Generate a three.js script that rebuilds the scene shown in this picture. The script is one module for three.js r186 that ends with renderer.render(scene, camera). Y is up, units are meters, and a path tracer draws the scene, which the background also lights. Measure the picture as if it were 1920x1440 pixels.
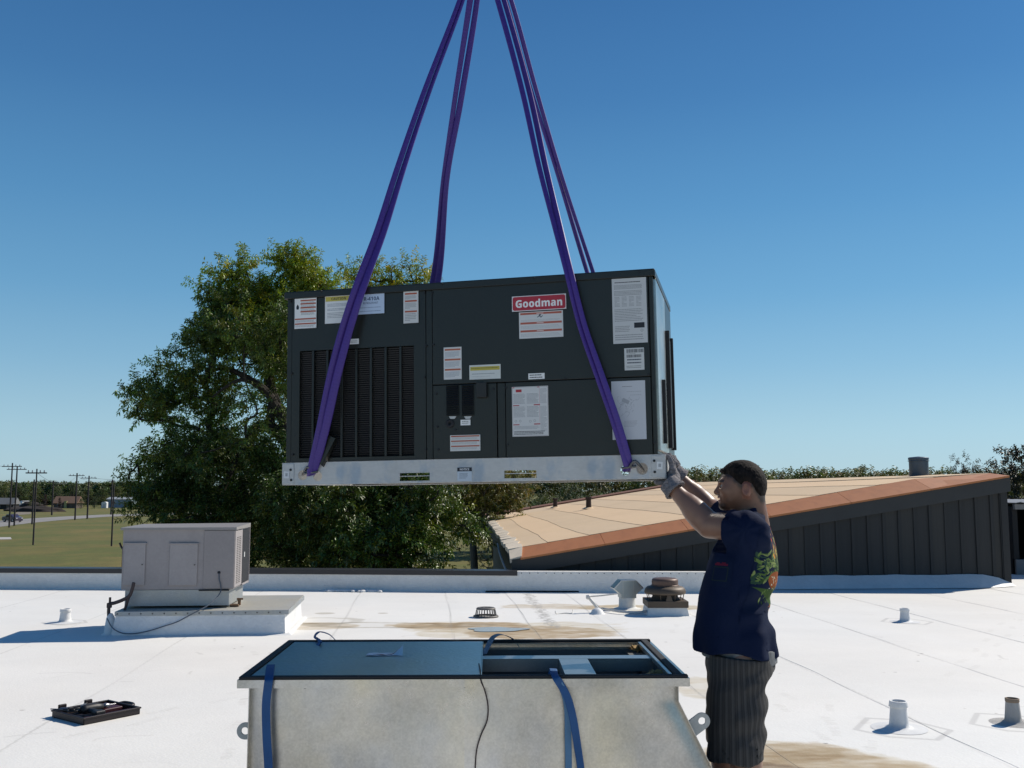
import * as THREE from 'three';
import { mergeGeometries, mergeVertices } from 'three/addons/utils/BufferGeometryUtils.js';
import { RoundedBoxGeometry } from 'three/addons/geometries/RoundedBoxGeometry.js';

// ---------------------------------------------------------------- camera, sky, sun, exposure
const scene = new THREE.Scene();
const F = 1850, EYE = 1.63, PITCH = Math.atan(198 / F);
const camera = new THREE.PerspectiveCamera(2 * Math.atan(720 / F) * 180 / Math.PI, 4 / 3, 0.05, 4000);
camera.position.set(0, EYE, 0);
camera.rotation.x = PITCH;
scene.add(camera);

const SUN = new THREE.Vector3(0.92, 1.0, -0.62).normalize();
{ // clear autumn sky: radiance follows the elevation, with a broad brighter zone round the sun
  const w = 512, h = 256, d = new Float32Array(w * h * 4);
  const stops = [[-90, .16, .16, .13], [-4, .20, .21, .20], [-0.5, .44, .55, .58], [0.5, .47, .65, .72], [3, .41, .635, .755], [7, .26, .50, .705], [11, .160, .39, .64], [16, .102, .295, .555], [22, .062, .203, .445], [30, .037, .137, .345], [45, .021, .085, .25], [90, .015, .064, .19]];
  for (let j = 0; j < h; j++) for (let i = 0; i < w; i++) {
    const el = ((j + .5) / h - .5) * 180, az = ((i + .5) / w - .5) * 2 * Math.PI;
    let k = 0; while (k < stops.length - 2 && stops[k + 1][0] < el) k++;
    const a = stops[k], b = stops[k + 1], t = Math.min(1, Math.max(0, (el - a[0]) / (b[0] - a[0])));
    const dir = new THREE.Vector3(Math.cos(az) * Math.cos(el * Math.PI / 180), Math.sin(el * Math.PI / 180), Math.sin(az) * Math.cos(el * Math.PI / 180));
    const c = Math.max(0, dir.dot(SUN)), g = el > -1 ? .92 + .38 * Math.pow(c, 3) + 1.2 * Math.pow(c, 24) : 1;
    const o = (j * w + i) * 4;
    for (let n = 0; n < 3; n++) d[o + n] = (a[n + 1] + (b[n + 1] - a[n + 1]) * t) * g;
    d[o + 3] = 1;
  }
  const t = new THREE.DataTexture(d, w, h, THREE.RGBAFormat, THREE.FloatType);
  t.mapping = THREE.EquirectangularReflectionMapping; t.magFilter = THREE.LinearFilter; t.minFilter = THREE.LinearFilter; t.needsUpdate = true;
  scene.background = t; scene.environment = t;
}
const sun = new THREE.DirectionalLight(new THREE.Color(1, .93, .82), 4.75);
sun.position.copy(SUN).multiplyScalar(60); sun.castShadow = true;
sun.shadow.mapSize.set(4096, 4096);
Object.assign(sun.shadow.camera, { left: -30, right: 30, top: 30, bottom: -30, near: 1, far: 200 });
scene.add(sun);
const EXPOSURE = 1.0;

// ---------------------------------------------------------------- helpers
function rngOf(s) { return () => { s |= 0; s = s + 0x6D2B79F5 | 0; let t = Math.imul(s ^ s >>> 15, 1 | s); t = t + Math.imul(t ^ t >>> 7, 61 | t) ^ t; return ((t ^ t >>> 14) >>> 0) / 4294967296; }; }
const V = (x, y, z) => new THREE.Vector3(x, y, z);
const sp = Math.sin(PITCH), cp = Math.cos(PITCH);
function ray(px, py) { const x = (px - 960) / F, y = -(py - 720) / F; return V(x, sp + y * cp, -cp + y * sp); }
const at = (px, py, dep) => { const r = ray(px, py); return r.multiplyScalar(dep / -r.z).add(V(0, EYE, 0)); };      // a point at a given distance
const onY = (px, py, h = 0) => { const r = ray(px, py); return r.multiplyScalar((h - EYE) / r.y).add(V(0, EYE, 0)); };  // a point at a given height
const counts = {};
function numbered(n) { const k = counts[n] = (counts[n] ?? -1) + 1; return k ? n + '_' + String(k).padStart(3, '0') : n; }
function tag(o, label, category, group, kind) { o.userData.label = label; if (category) o.userData.category = category; if (group) o.userData.group = group; if (kind) o.userData.kind = kind; return o; }
function thing(name, label, category, pos = [0, 0, 0], group) { const o = new THREE.Group(); o.name = numbered(name); o.position.set(...pos); scene.add(o); return tag(o, label, category, group); }
function mesh(name, geo, mat, parent) {
  const m = new THREE.Mesh(Array.isArray(geo) ? merge(geo) : geo, mat); m.castShadow = m.receiveShadow = true;
  m.name = parent ? name : numbered(name); (parent ?? scene).add(m); return m;
}
function structure(name, geo, mat) { const m = mesh(name, geo, mat); m.userData.kind = 'structure'; return m; }
function merge(list) {
  const gs = list.map((g) => { const q = g.index ? g.toNonIndexed() : g; for (const k of Object.keys(q.attributes)) if (!['position', 'normal', 'uv'].includes(k)) q.deleteAttribute(k); if (!q.attributes.uv) q.setAttribute('uv', new THREE.BufferAttribute(new Float32Array(q.attributes.position.count * 2), 2)); if (!q.attributes.normal) q.computeVertexNormals(); return q; });
  return gs.length === 1 ? gs[0] : mergeGeometries(gs);
}
function boxUV(g) { // uv in metres by the main axis of each face
  const p = g.attributes.position, n = g.attributes.normal, uv = new Float32Array(p.count * 2);
  for (let i = 0; i < p.count; i++) {
    const ax = Math.abs(n.getX(i)), ay = Math.abs(n.getY(i)), az = Math.abs(n.getZ(i)), x = p.getX(i), y = p.getY(i), z = p.getZ(i);
    if (ay >= ax && ay >= az) { uv[2 * i] = x; uv[2 * i + 1] = z; } else if (ax >= az) { uv[2 * i] = z; uv[2 * i + 1] = y; } else { uv[2 * i] = x; uv[2 * i + 1] = y; }
  }
  g.setAttribute('uv', new THREE.BufferAttribute(uv, 2)); return g;
}
function box(w, h, d, x = 0, y = 0, z = 0) { const g = new THREE.BoxGeometry(w, h, d).toNonIndexed(); g.translate(x, y, z); return boxUV(g); }
function rbox(w, h, d, x = 0, y = 0, z = 0, r = .006, s = 2) { let g = new RoundedBoxGeometry(w, h, d, s, Math.min(r, w / 2.01, h / 2.01, d / 2.01)); if (g.index) g = g.toNonIndexed(); g.translate(x, y, z); return boxUV(g); }
function cyl(r1, r2, h, x, y, z, seg = 24, open = false) { const g = new THREE.CylinderGeometry(r1, r2, h, seg, 1, open).toNonIndexed(); g.translate(x, y, z); return g; }
function tube(pts, r, seg = 24, rad = 6) { return new THREE.TubeGeometry(new THREE.CatmullRomCurve3(pts), seg, r, rad, false).toNonIndexed(); }
function lathe(prof, seg = 40, x = 0, y = 0, z = 0) { const g = new THREE.LatheGeometry(prof.map(([a, b]) => new THREE.Vector2(a, b)), seg).toNonIndexed(); g.translate(x, y, z); return g; }
function plateXY(poly, holes, depth, z = 0) { // an outline in x, y, extruded towards +z
  const s = new THREE.Shape(poly.map(([a, b]) => new THREE.Vector2(a, b)));
  for (const h of holes) s.holes.push(h);
  const g = new THREE.ExtrudeGeometry(s, { depth, bevelEnabled: false, curveSegments: 20 }); g.translate(0, 0, z); return boxUV(g);
}
const circlePath = (x, y, r) => { const p = new THREE.Path(); p.absarc(x, y, r, 0, Math.PI * 2, true); return p; };
const rectPath = (x0, y0, x1, y1) => new THREE.Path([[x0, y0], [x0, y1], [x1, y1], [x1, y0]].map(([a, b]) => new THREE.Vector2(a, b)));
function quadGeo(list) { // list of [a,b,c,d] corners, counter-clockwise
  const pos = []; for (const [a, b, c, d] of list) for (const v of [a, b, c, a, c, d]) pos.push(v.x, v.y, v.z);
  const g = new THREE.BufferGeometry(); g.setAttribute('position', new THREE.Float32BufferAttribute(pos, 3)); g.computeVertexNormals(); return boxUV(g);
}
function hexa(b, t) { // a block between bottom corners b[4] and top corners t[4] (both counter-clockwise from above)
  const q = [[b[3], b[2], b[1], b[0]], [t[0], t[1], t[2], t[3]]];
  for (let i = 0; i < 4; i++) { const j = (i + 1) % 4; q.push([b[i], b[j], t[j], t[i]]); }
  return quadGeo(q);
}
function sweep(path, wide, wdir, thick, opts = {}) { // a band along a path: width along wdir, rounded section
  const c = new THREE.CatmullRomCurve3(path), n = opts.n ?? 40, m = opts.m ?? 10, pos = [], uv = [], idx = [], L = c.getLength();
  for (let i = 0; i <= n; i++) {
    const t = i / n, p = c.getPoint(t), T = c.getTangent(t), a = opts.twist ? opts.twist(t) : 0, sc = opts.scale ? opts.scale(t) : 1;
    const W = wdir.clone().addScaledVector(T, -wdir.dot(T)).normalize(), N = V(0, 0, 0).crossVectors(T, W).normalize();
    const W2 = W.clone().multiplyScalar(Math.cos(a)).addScaledVector(N, Math.sin(a)), N2 = N.clone().multiplyScalar(Math.cos(a)).addScaledVector(W, -Math.sin(a));
    for (let k = 0; k <= m; k++) {
      const th = k / m * Math.PI * 2, cx = Math.cos(th), cy = Math.sin(th), e = opts.sq ?? .6;
      const x = Math.sign(cx) * Math.pow(Math.abs(cx), e) * wide / 2 * sc, y = Math.sign(cy) * Math.pow(Math.abs(cy), e) * thick / 2;
      const v = p.clone().addScaledVector(W2, x).addScaledVector(N2, y); pos.push(v.x, v.y, v.z); uv.push(x, t * L);
      if (i < n && k < m) { const q = i * (m + 1) + k; idx.push(q, q + 1, q + m + 2, q, q + m + 2, q + m + 1); }
    }
  }
  const g = new THREE.BufferGeometry(); g.setAttribute('position', new THREE.Float32BufferAttribute(pos, 3)); g.setAttribute('uv', new THREE.Float32BufferAttribute(uv, 2)); g.setIndex(idx); g.computeVertexNormals(); return g;
}
// tileable value noise
function valueNoise(seed, n) {
  const r = rngOf(seed), a = new Float32Array(n * n); for (let i = 0; i < n * n; i++) a[i] = r();
  const s = (t) => t * t * (3 - 2 * t);
  return (x, y) => { x = ((x % 1) + 1) % 1 * n; y = ((y % 1) + 1) % 1 * n; const i = Math.floor(x), j = Math.floor(y), u = s(x - i), v = s(y - j), I = (i + 1) % n, J = (j + 1) % n; return (a[j % n * n + i % n] * (1 - u) + a[j % n * n + I] * u) * (1 - v) + (a[J * n + i % n] * (1 - u) + a[J * n + I] * u) * v; };
}
function fbm(seed, n0, oct) { const fs = []; for (let i = 0; i < oct; i++) fs.push(valueNoise(seed + i * 17, n0 << i)); return (x, y) => { let s = 0, a = .5, w = 0; for (const f of fs) { s += a * f(x, y); w += a; a *= .55; } return s / w; }; }
const lin2s = (v) => Math.round(255 * (v <= .0031308 ? 12.92 * v : 1.055 * Math.pow(Math.min(1, v), 1 / 2.4) - .055));
function texOf(w, h, fn, srgb = true) { // fn(u, v) -> [r, g, b] linear (colour) or raw 0..1 (data)
  const d = new Uint8Array(w * h * 4);
  for (let j = 0; j < h; j++) for (let i = 0; i < w; i++) { const c = fn((i + .5) / w, (j + .5) / h), o = (j * w + i) * 4; for (let n = 0; n < 3; n++) d[o + n] = srgb ? lin2s(Math.max(0, c[n])) : Math.max(0, Math.min(255, c[n] * 255)); d[o + 3] = 255; }
  const t = new THREE.DataTexture(d, w, h); t.colorSpace = srgb ? THREE.SRGBColorSpace : THREE.NoColorSpace; t.wrapS = t.wrapT = THREE.RepeatWrapping; t.magFilter = THREE.LinearFilter; t.minFilter = THREE.LinearMipmapLinearFilter; t.generateMipmaps = true; t.needsUpdate = true; return t;
}
function rep(t, x, y) { const c = t.clone(); c.repeat.set(x, y ?? x); c.needsUpdate = true; return c; }
function canvasTex(w, h, draw) { const c = document.createElement('canvas'); c.width = w; c.height = h; const x = c.getContext('2d'); draw(x, w, h); const t = new THREE.CanvasTexture(c); t.colorSpace = THREE.SRGBColorSpace; t.anisotropy = 8; return t; }
const std = (r, g, b, o = {}) => { const m = new THREE.MeshStandardMaterial({ roughness: .7, metalness: 0, ...o }); m.color.setRGB(r, g, b); return m; };
const phys = (r, g, b, o = {}) => { const m = new THREE.MeshPhysicalMaterial({ roughness: .7, metalness: 0, ...o }); m.color.setRGB(r, g, b); return m; };

// ---------------------------------------------------------------- shared materials
const nA = fbm(11, 4, 6), nB = fbm(57, 8, 5), nC = fbm(91, 16, 4), nFine = fbm(133, 64, 2);
const T = {
  speck: texOf(256, 256, (u, v) => { const k = .82 + .24 * nA(u, v) + .10 * (nFine(u, v) - .5); return [k, k, k]; }),
  spangle: texOf(512, 512, (u, v) => { const k = .80 + .16 * nA(u, v) + .13 * (nFine(u * 2, v * 2) - .5) + .08 * (nC(u * 3, v * 3) - .5), w = nA(u + .3, v); return [k * (1 + .10 * (w - .5)), k, k * (1 - .22 * (w - .5))]; }),
  // zinc: cloudy oxide mottling, yellowish and bluish to paint in reflections, over fine spangle
  zinc: texOf(1024, 1024, (u, v) => { const a = nA(u, v), b = nA(v + .37, u * 1.3 + .11), c = nB(u * 2 + .2, v * 2), s = nFine(u * 5, v * 5) - .5, q = nC(u * 7, v * 7) - .5, k = .50 + .22 * (a - .5) * 2 + .10 * (c - .5) + .11 * s + .07 * q, y = (b - .5) * 1.5; return [k * (.98 + .13 * y), k * (.945 + .03 * y), k * (.86 - .24 * y)]; }),
  rough: texOf(256, 256, (u, v) => { const k = .22 + .5 * nA(u, v) + .1 * nFine(u, v); return [k, k, k]; }, false),
  bump: texOf(256, 256, (u, v) => { const k = .5 * nA(u, v) + .5 * nFine(u, v); return [k, k, k]; }, false),
};
const M = {
  galv: std(1, 1, 1, { metalness: 1, roughness: .62, map: rep(T.zinc, .55), roughnessMap: rep(T.rough, .9), bumpMap: rep(T.bump, 5), bumpScale: .0002 }),
  galvDull: std(.42, .43, .42, { metalness: .6, roughness: .55, map: rep(T.spangle, 1.4) }),
  black: std(.012, .012, .014, { roughness: .55 }),
  rubber: std(.02, .02, .022, { roughness: .8 }),
  dark: std(.008, .008, .009, { roughness: .9 }),
  white: std(.74, .74, .72, { roughness: .6 }),
  membrane: std(.76, .75, .725, { roughness: .55, map: rep(T.speck, .5) }),
  coping: std(.035, .034, .036, { roughness: .4, metalness: .3 }),
  strapBlue: std(.02, .088, .235, { roughness: .7, map: rep(T.speck, 6) }),
};
// ---------------------------------------------------------------- ground beyond the roof
const GY = -5.0;
const onG = (px, py) => onY(px, py, GY);
{
  const t = texOf(1024, 1024, (u, v) => {
    const a = nA(u, v), b = nB(u * 2, v * 2), c = nC(u * 4, v * 4), f = nFine(u * 4, v * 4), dry = Math.max(0, Math.min(1, (a - .45) * 4)), k = .62 + .5 * b * c + .45 * f;
    return [(.098 + .062 * dry) * k, (.104 + .020 * dry) * k, (.014 + .012 * dry) * k];
  });
  const g = new THREE.PlaneGeometry(5000, 5000, 1, 1); g.rotateX(-Math.PI / 2); g.translate(0, GY, -1200); boxUV(g);
  structure('ground', g, std(1, 1, 1, { roughness: 1, map: rep(t, 1 / 34) }));
  const strip = (near, far) => { const q = []; for (let i = 0; i + 1 < near.length; i++) { const P = [near[i], near[i + 1], far[i + 1], far[i]].map((p) => onG(...p).setY(GY + .03)); q.push(P); } return quadGeo(q); };
  structure('road', strip([[-160, 1004], [0, 988], [60, 980.5], [130, 974], [200, 969], [300, 965.5], [420, 963.5]], [[-160, 984], [0, 976.5], [60, 972], [130, 968], [200, 964.8], [300, 962], [420, 960.5]]), std(.27, .255, .24, { roughness: .95, map: rep(T.speck, .12) }));
  const pad = structure('concrete_pad', strip([[-60, 1013], [22, 1011.5]], [[-60, 1008], [20, 1007.5]]), std(.42, .40, .37, { roughness: .9 }));
  structure('driveway', strip([[20, 967], [58, 964]], [[42, 955], [58, 954.5]]), std(.2, .17, .13, { roughness: 1 }));
}

// ---------------------------------------------------------------- white roof, its building and parapet
const SK = .0865;                                       // the membrane sheets run a little to the left of the view
const roof = new THREE.Group(); roof.name = 'roof'; roof.userData.kind = 'structure'; roof.userData.label = 'flat white membrane roof with lapped sheets and brown water stains'; scene.add(roof);
{
  const RX0 = -9.5, RX1 = 11.5, RZ0 = -17.2, RZ1 = -2.8, W = 2048, H = Math.round(2048 * (RZ1 - RZ0) / (RX1 - RX0));
  const xsAll = [-9, -7.35, -5.8, -4.15, -2.57, -.95, .40, 1.35, 2.28, 3.56, 5.04, 6.48, 7.95, 9.4];
  const tex = canvasTex(W, H, (x) => {
    const S = W / (RX1 - RX0), X = (a) => (a - RX0) * S, Y = (z) => (z - RZ0) * S;
    x.fillStyle = 'rgb(236,233,226)'; x.fillRect(0, 0, W, H);
    const img = x.getImageData(0, 0, W, H), r = rngOf(5);
    for (let j = 0; j < H; j++) for (let i = 0; i < W; i++) {
      const o = (j * W + i) * 4, a = nA(i / W * 1.3, j / W * 1.3), b = nC(i / W * 2, j / W * 3.1), c = nFine(i / W * 9, j / W * 9), k = 1 - .065 * a - .035 * b - .012 * c + .010 * (r() - .5), wm = (nB(i / W * .7 + .2, j / W * .7) - .5) * .03;
      img.data[o] *= k * (1 + wm) * 1.035; img.data[o + 1] *= k * 1.035; img.data[o + 2] *= k * (1 - wm) * 1.035;
    }
    x.putImageData(img, 0, 0);
    // dirt stains: irregular patches with a grain of their own
    function stain(cx, cz, rx, rz, col, amp, seed, hole = 0, grain = .68) {
      const i0 = Math.max(0, X(cx - rx * 1.3) | 0), i1 = Math.min(W, X(cx + rx * 1.3) | 0), j0 = Math.max(0, Y(cz - rz * 1.3) | 0), j1 = Math.min(H, Y(cz + rz * 1.3) | 0);
      if (i1 <= i0 || j1 <= j0) return;
      const im = x.getImageData(i0, j0, i1 - i0, j1 - j0);
      for (let j = j0; j < j1; j++) for (let i = i0; i < i1; i++) {
        const u = (i / S + RX0 - cx) / rx, v = (j / S + RZ0 - cz) / rz, n = nB(i / 500 + seed, j / 500) - .5, n2 = nFine(i / 700 + seed, j / 260), n3 = nC(i / 520, j / 150 + seed);
        const d = Math.hypot(u, v) + n * 1.15; let k = Math.max(0, Math.min(1, (1 - d) * 8)) * (1 - grain + grain * 2 * Math.max(0, n2 * .6 + n3 * .7 - .3));
        if (hole) k *= Math.min(1, Math.max(.15, (d - hole) * 5));
        k = Math.min(1, k * amp); const o = ((j - j0) * (i1 - i0) + i - i0) * 4;
        for (let c = 0; c < 3; c++) im.data[o + c] = im.data[o + c] * (1 - k) + im.data[o + c] * col[c] * k;
      }
      x.putImageData(im, i0, j0);
    }
    const brown = [.74, .64, .49], grey = [.78, .76, .72], pale = [.89, .85, .77];
    const pt = (px, py) => { const p = onY(px, py); return [p.x, p.z]; };
    stain(...pt(860, 1173), .95, .33, brown, .8, .1); stain(...pt(1010, 1187), .95, .5, brown, .75, .3); stain(...pt(960, 1176), 1.5, .55, pale, .8, .5);
    stain(...pt(930, 1188), .9, .45, pale, .8, .9); stain(...pt(740, 1172), 1.3, .26, grey, .8, .7, .45); stain(...pt(610, 1164), .55, .35, grey, .6, .2, .5); stain(...pt(588, 1174), .5, .3, brown, .45, .8);
    stain(...pt(1080, 1138), 1.0, .35, brown, .45, .15); stain(...pt(1195, 1140), 1.0, .4, pale, .9, .65); stain(...pt(1340, 1140), .5, .3, pale, .6, .25);
    stain(...pt(607, 1150), .17, .12, grey, .7, .35, 0, .2); stain(...pt(718, 1150), .09, .08, grey, .7, .55, 0, .2);
    stain(...pt(1530, 1442), .75, .62, brown, .65, .45); stain(...pt(1560, 1480), 1.0, .9, pale, .9, .85); stain(...pt(1440, 1412), .45, .3, pale, .8, .05); stain(...pt(1460, 1455), .3, .3, [.55, .46, .36], .6, .33);
    stain(...pt(1315, 1290), .3, .5, pale, .8, .6);
    // scuffed squares round the pipe boots
    x.lineJoin = 'round';
    for (const [px, py, s] of [[1686, 1366, .31], [1697, 1165, .30], [1898, 1356, .30], [122, 1167, .27]]) { const [a, b] = pt(px, py); x.strokeStyle = 'rgba(160,158,154,.34)'; x.lineWidth = 4; x.beginPath(); for (const [u, v] of [[-1, .1], [-.35, -1], [.55, -.75], [1.05, .2], [.4, 1], [-.5, .75]]) x.lineTo(X(a + u * s), Y(b + v * s)); x.closePath(); x.stroke(); }
    // dirt caught along the laps
    for (let q = 0; q < xsAll.length; q++) { const X0 = xsAll[q] - .07; for (let z = RZ0; z < RZ1; z += .12) { const w = 1 + 2.2 * nB(z * .07 + q * .31, q * .13), al = .10 + .42 * Math.max(0, nC(z * .05, q * .17) - .25); x.fillStyle = `rgba(150,146,138,${al})`; x.fillRect(X(X0 + SK * z + .012 * Math.sin(z * 1.7 + q)) - w / 2, Y(z), w, .125 * S); } }
    { const a = onY(985, 1113), b = onY(1036, 1178); for (let i = 0; i < 420; i++) { const t = r(), o = (r() + r() - 1) * .10; x.fillStyle = `rgba(158,154,146,${.10 + .22 * r()})`; x.fillRect(X(a.x + (b.x - a.x) * t + o), Y(a.z + (b.z - a.z) * t), 2 + 4 * r(), 3 + 7 * r()); } }
    // dusty footprints in a few walked lines
    for (const [ax, az, bx, bz, n] of [[1.3, -3.2, 2.6, -8, 13], [-1.5, -5.6, -2.6, -10.5, 13], [2.2, -6, 1.9, -12.5, 16], [-.8, -11, -3, -6.5, 13], [4, -9, 6.5, -13, 12]]) for (let i = 0; i < n; i++) { const t = i / n, X0 = ax + (bx - ax) * t + .09 * (i % 2 ? 1 : -1) + .05 * (r() - .5), Z0 = az + (bz - az) * t + .06 * (r() - .5); x.save(); x.translate(X(X0), Y(Z0)); x.rotate(Math.atan2(bz - az, bx - ax) + .3 * (r() - .5)); for (let k = 0; k < 9; k++) { x.fillStyle = `rgba(140,132,120,${.05 + .12 * r()})`; x.fillRect(-13 + k * 2.9, -4 + 1.5 * r(), 1.5, 7 - 2 * r()); } x.restore(); }
    // specks of litter and heel marks
    for (let i = 0; i < 260; i++) { const v = 90 + r() * 60 | 0; x.fillStyle = `rgba(${v},${v - 8},${v - 18},${.25 + .5 * r()})`; x.fillRect(r() * W, r() * H, 1 + r() * 2.2, 1 + r() * 1.6); }
    for (let i = 0; i < 240; i++) { x.strokeStyle = `rgba(150,144,134,${.05 + .14 * r()})`; x.lineWidth = 1 + 2 * r(); const a = r() * W, b = r() * H; x.beginPath(); x.moveTo(a, b); x.quadraticCurveTo(a + 40 * (r() - .5), b + 30 * (r() - .5), a + 110 * (r() - .5), b + 50 * (r() - .5)); x.stroke(); }
  });
  tex.wrapS = tex.wrapT = THREE.ClampToEdgeWrapping;
  const mat = std(1, 1, 1, { roughness: .62, map: tex, bumpMap: rep(T.bump, 26), bumpScale: .0022 });
  const xs = [-24, -22.4, -20.9, -19.4, -18, -16.5, -15, -13.5, -12, -10.5, -9, -7.35, -5.8, -4.15, -2.57, -.95, .40, 1.35, 2.28, 3.56, 5.04, 6.48, 7.95, 9.4, 10.9, 12.4, 13.9, 15.4, 16.9];
  const rr = rngOf(77);
  for (let i = 0; i + 1 < xs.length; i++) {
    const far = -17.6, near = 7, n = 120, a = xs[i] - .07, b = xs[i + 1], pos = [], uv = [], idx = [];
    const cut = xs[i] > 8.4 ? -19.4 : far;
    // the lapped edge of each sheet lies over its left neighbour and wanders a little
    const ph = rr() * 9, lift = .0013 + .0008 * (i % 2);
    for (let k = 0; k <= n; k++) {
      const z = cut + (near - cut) * k / n, sh = SK * z, w = .010 * Math.sin(z * 1.7 + ph) + .008 * Math.sin(z * 4.3 + ph * 2);
      const y0 = .0006 * Math.sin(z * 2.3 + ph) + .0004 * Math.sin(z * 7 + ph);
      for (const [x, y] of [[a + w, .0005], [a + w + .001, lift + y0], [a + .16, .003], [b, 0]]) { const X = x + sh; pos.push(X, y, z); uv.push((X - RX0) / (RX1 - RX0), (RZ1 - z) / (RZ1 - RZ0)); }
      if (k < n) for (let c = 0; c < 3; c++) { const q = k * 4 + c; idx.push(q, q + 4, q + 1, q + 1, q + 4, q + 5); }
    }
    let g = new THREE.BufferGeometry(); g.setAttribute('position', new THREE.Float32BufferAttribute(pos, 3)); g.setAttribute('uv', new THREE.Float32BufferAttribute(uv, 2)); g.setIndex(idx); g = g.toNonIndexed(); g.computeVertexNormals();
    mesh('membrane_sheet', g, mat, roof);
  }
  // shallow puddle by the drain
  const p = onY(932, 1181), s = new THREE.Shape(), r2 = rngOf(8), N = 40;
  for (let i = 0; i < N; i++) { const t = i / N * Math.PI * 2, q = 1 + .12 * Math.sin(3 * t + 1) + .08 * Math.sin(5 * t); s[i ? 'lineTo' : 'moveTo'](Math.cos(t) * .34 * q, Math.sin(t) * .19 * q); }
  const g = new THREE.ShapeGeometry(s); g.rotateX(-Math.PI / 2); g.translate(p.x, .0085, p.z);
  structure('water', g, std(.42, .40, .36, { roughness: .12, metalness: 0 })).userData.label = 'shallow puddle of rainwater in front of the roof drain';

  const b = thing('flat_roofed_building', 'long low building carrying the white membrane roof', 'building');
  mesh('wall', [hexa([V(-23, GY, 6.5), V(17, GY, 6.5), V(17, GY, -16.8), V(-23, GY, -16.8)].map((v) => v), [V(-23, -.03, 6.5), V(17, -.03, 6.5), V(17, -.03, -16.8), V(-23, -.03, -16.8)])], std(.30, .24, .19, { roughness: .9, map: rep(T.speck, .6) }), b);

  // parapet on the far edge: white flashing below a dark metal coping
  const pa = thing('parapet', 'low white parapet with dark metal coping along the far roof edge', 'parapet');
  const A = onY(-700, 1099.5), B = onY(550, 1107), C = onY(970, 1110.5), D = onY(1345, 1112);
  for (const v of [A, B, C, D]) v.y = 0; A.x = -16;
  const seg = (P, Q, y0, y1, n0, n1) => { const d = V(0, 0, -1); return hexa([P.clone().addScaledVector(d, n0).setY(y0), Q.clone().addScaledVector(d, n0).setY(y0), Q.clone().addScaledVector(d, n1).setY(y0), P.clone().addScaledVector(d, n1).setY(y0)], [P.clone().addScaledVector(d, n0).setY(y1), Q.clone().addScaledVector(d, n0).setY(y1), Q.clone().addScaledVector(d, n1).setY(y1), P.clone().addScaledVector(d, n1).setY(y1)]); };
  const mm = std(.77, .75, .71, { roughness: .6, map: rep(T.speck, .4), bumpMap: rep(T.bump, .7), bumpScale: .012 });
  for (const [P, Q] of [[A, B], [B, C]]) mesh('flashing', seg(P, Q, -.02, .285, .02, .32), mm, pa);
  for (const [P, Q] of [[A, B], [B, C]]) mesh('coping', [seg(P, Q, .26, .335, 0, .36)], M.coping, pa);
  const fl = mesh('flashing', [seg(C, D, -.02, .325, .02, .2)], mm, pa);
  const bar = []; for (let i = 0; i < 24; i++) { const t = (i + .5) / 24, p = C.clone().lerp(D, t); const g = new THREE.SphereGeometry(.008, 6, 4).toNonIndexed(); g.translate(p.x, .30, p.z - .018); bar.push(g); }
  mesh('fastener', bar, M.rubber, fl).userData.kind = 'stuff';
  // crumpled membrane edge lying at its foot
  const lump = []; const r3 = rngOf(3);
  for (let i = 0; i < 9; i++) { const p = onY(612 + i * 12 + 5 * r3(), 1108.6 + .35 * i / 2); const g = new THREE.SphereGeometry(.05 + .035 * r3(), 9, 6).toNonIndexed(); g.scale(1.7, .42, .8); g.rotateY(r3() * 2); g.translate(p.x, .015, p.z + .02); lump.push(g); }
  mesh('folded_membrane_edge', lump, M.membrane, pa);
  // tar patch at the foot
  const tar = []; for (let i = 0; i < 14; i++) { const p = onY(920 + i * 12, 1110.5); tar.push(rbox(.13 + .05 * r3(), .03, .05, p.x, .01, p.z + .015, .012)); }
  mesh('tar_seal', tar, M.rubber, pa);
}

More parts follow.
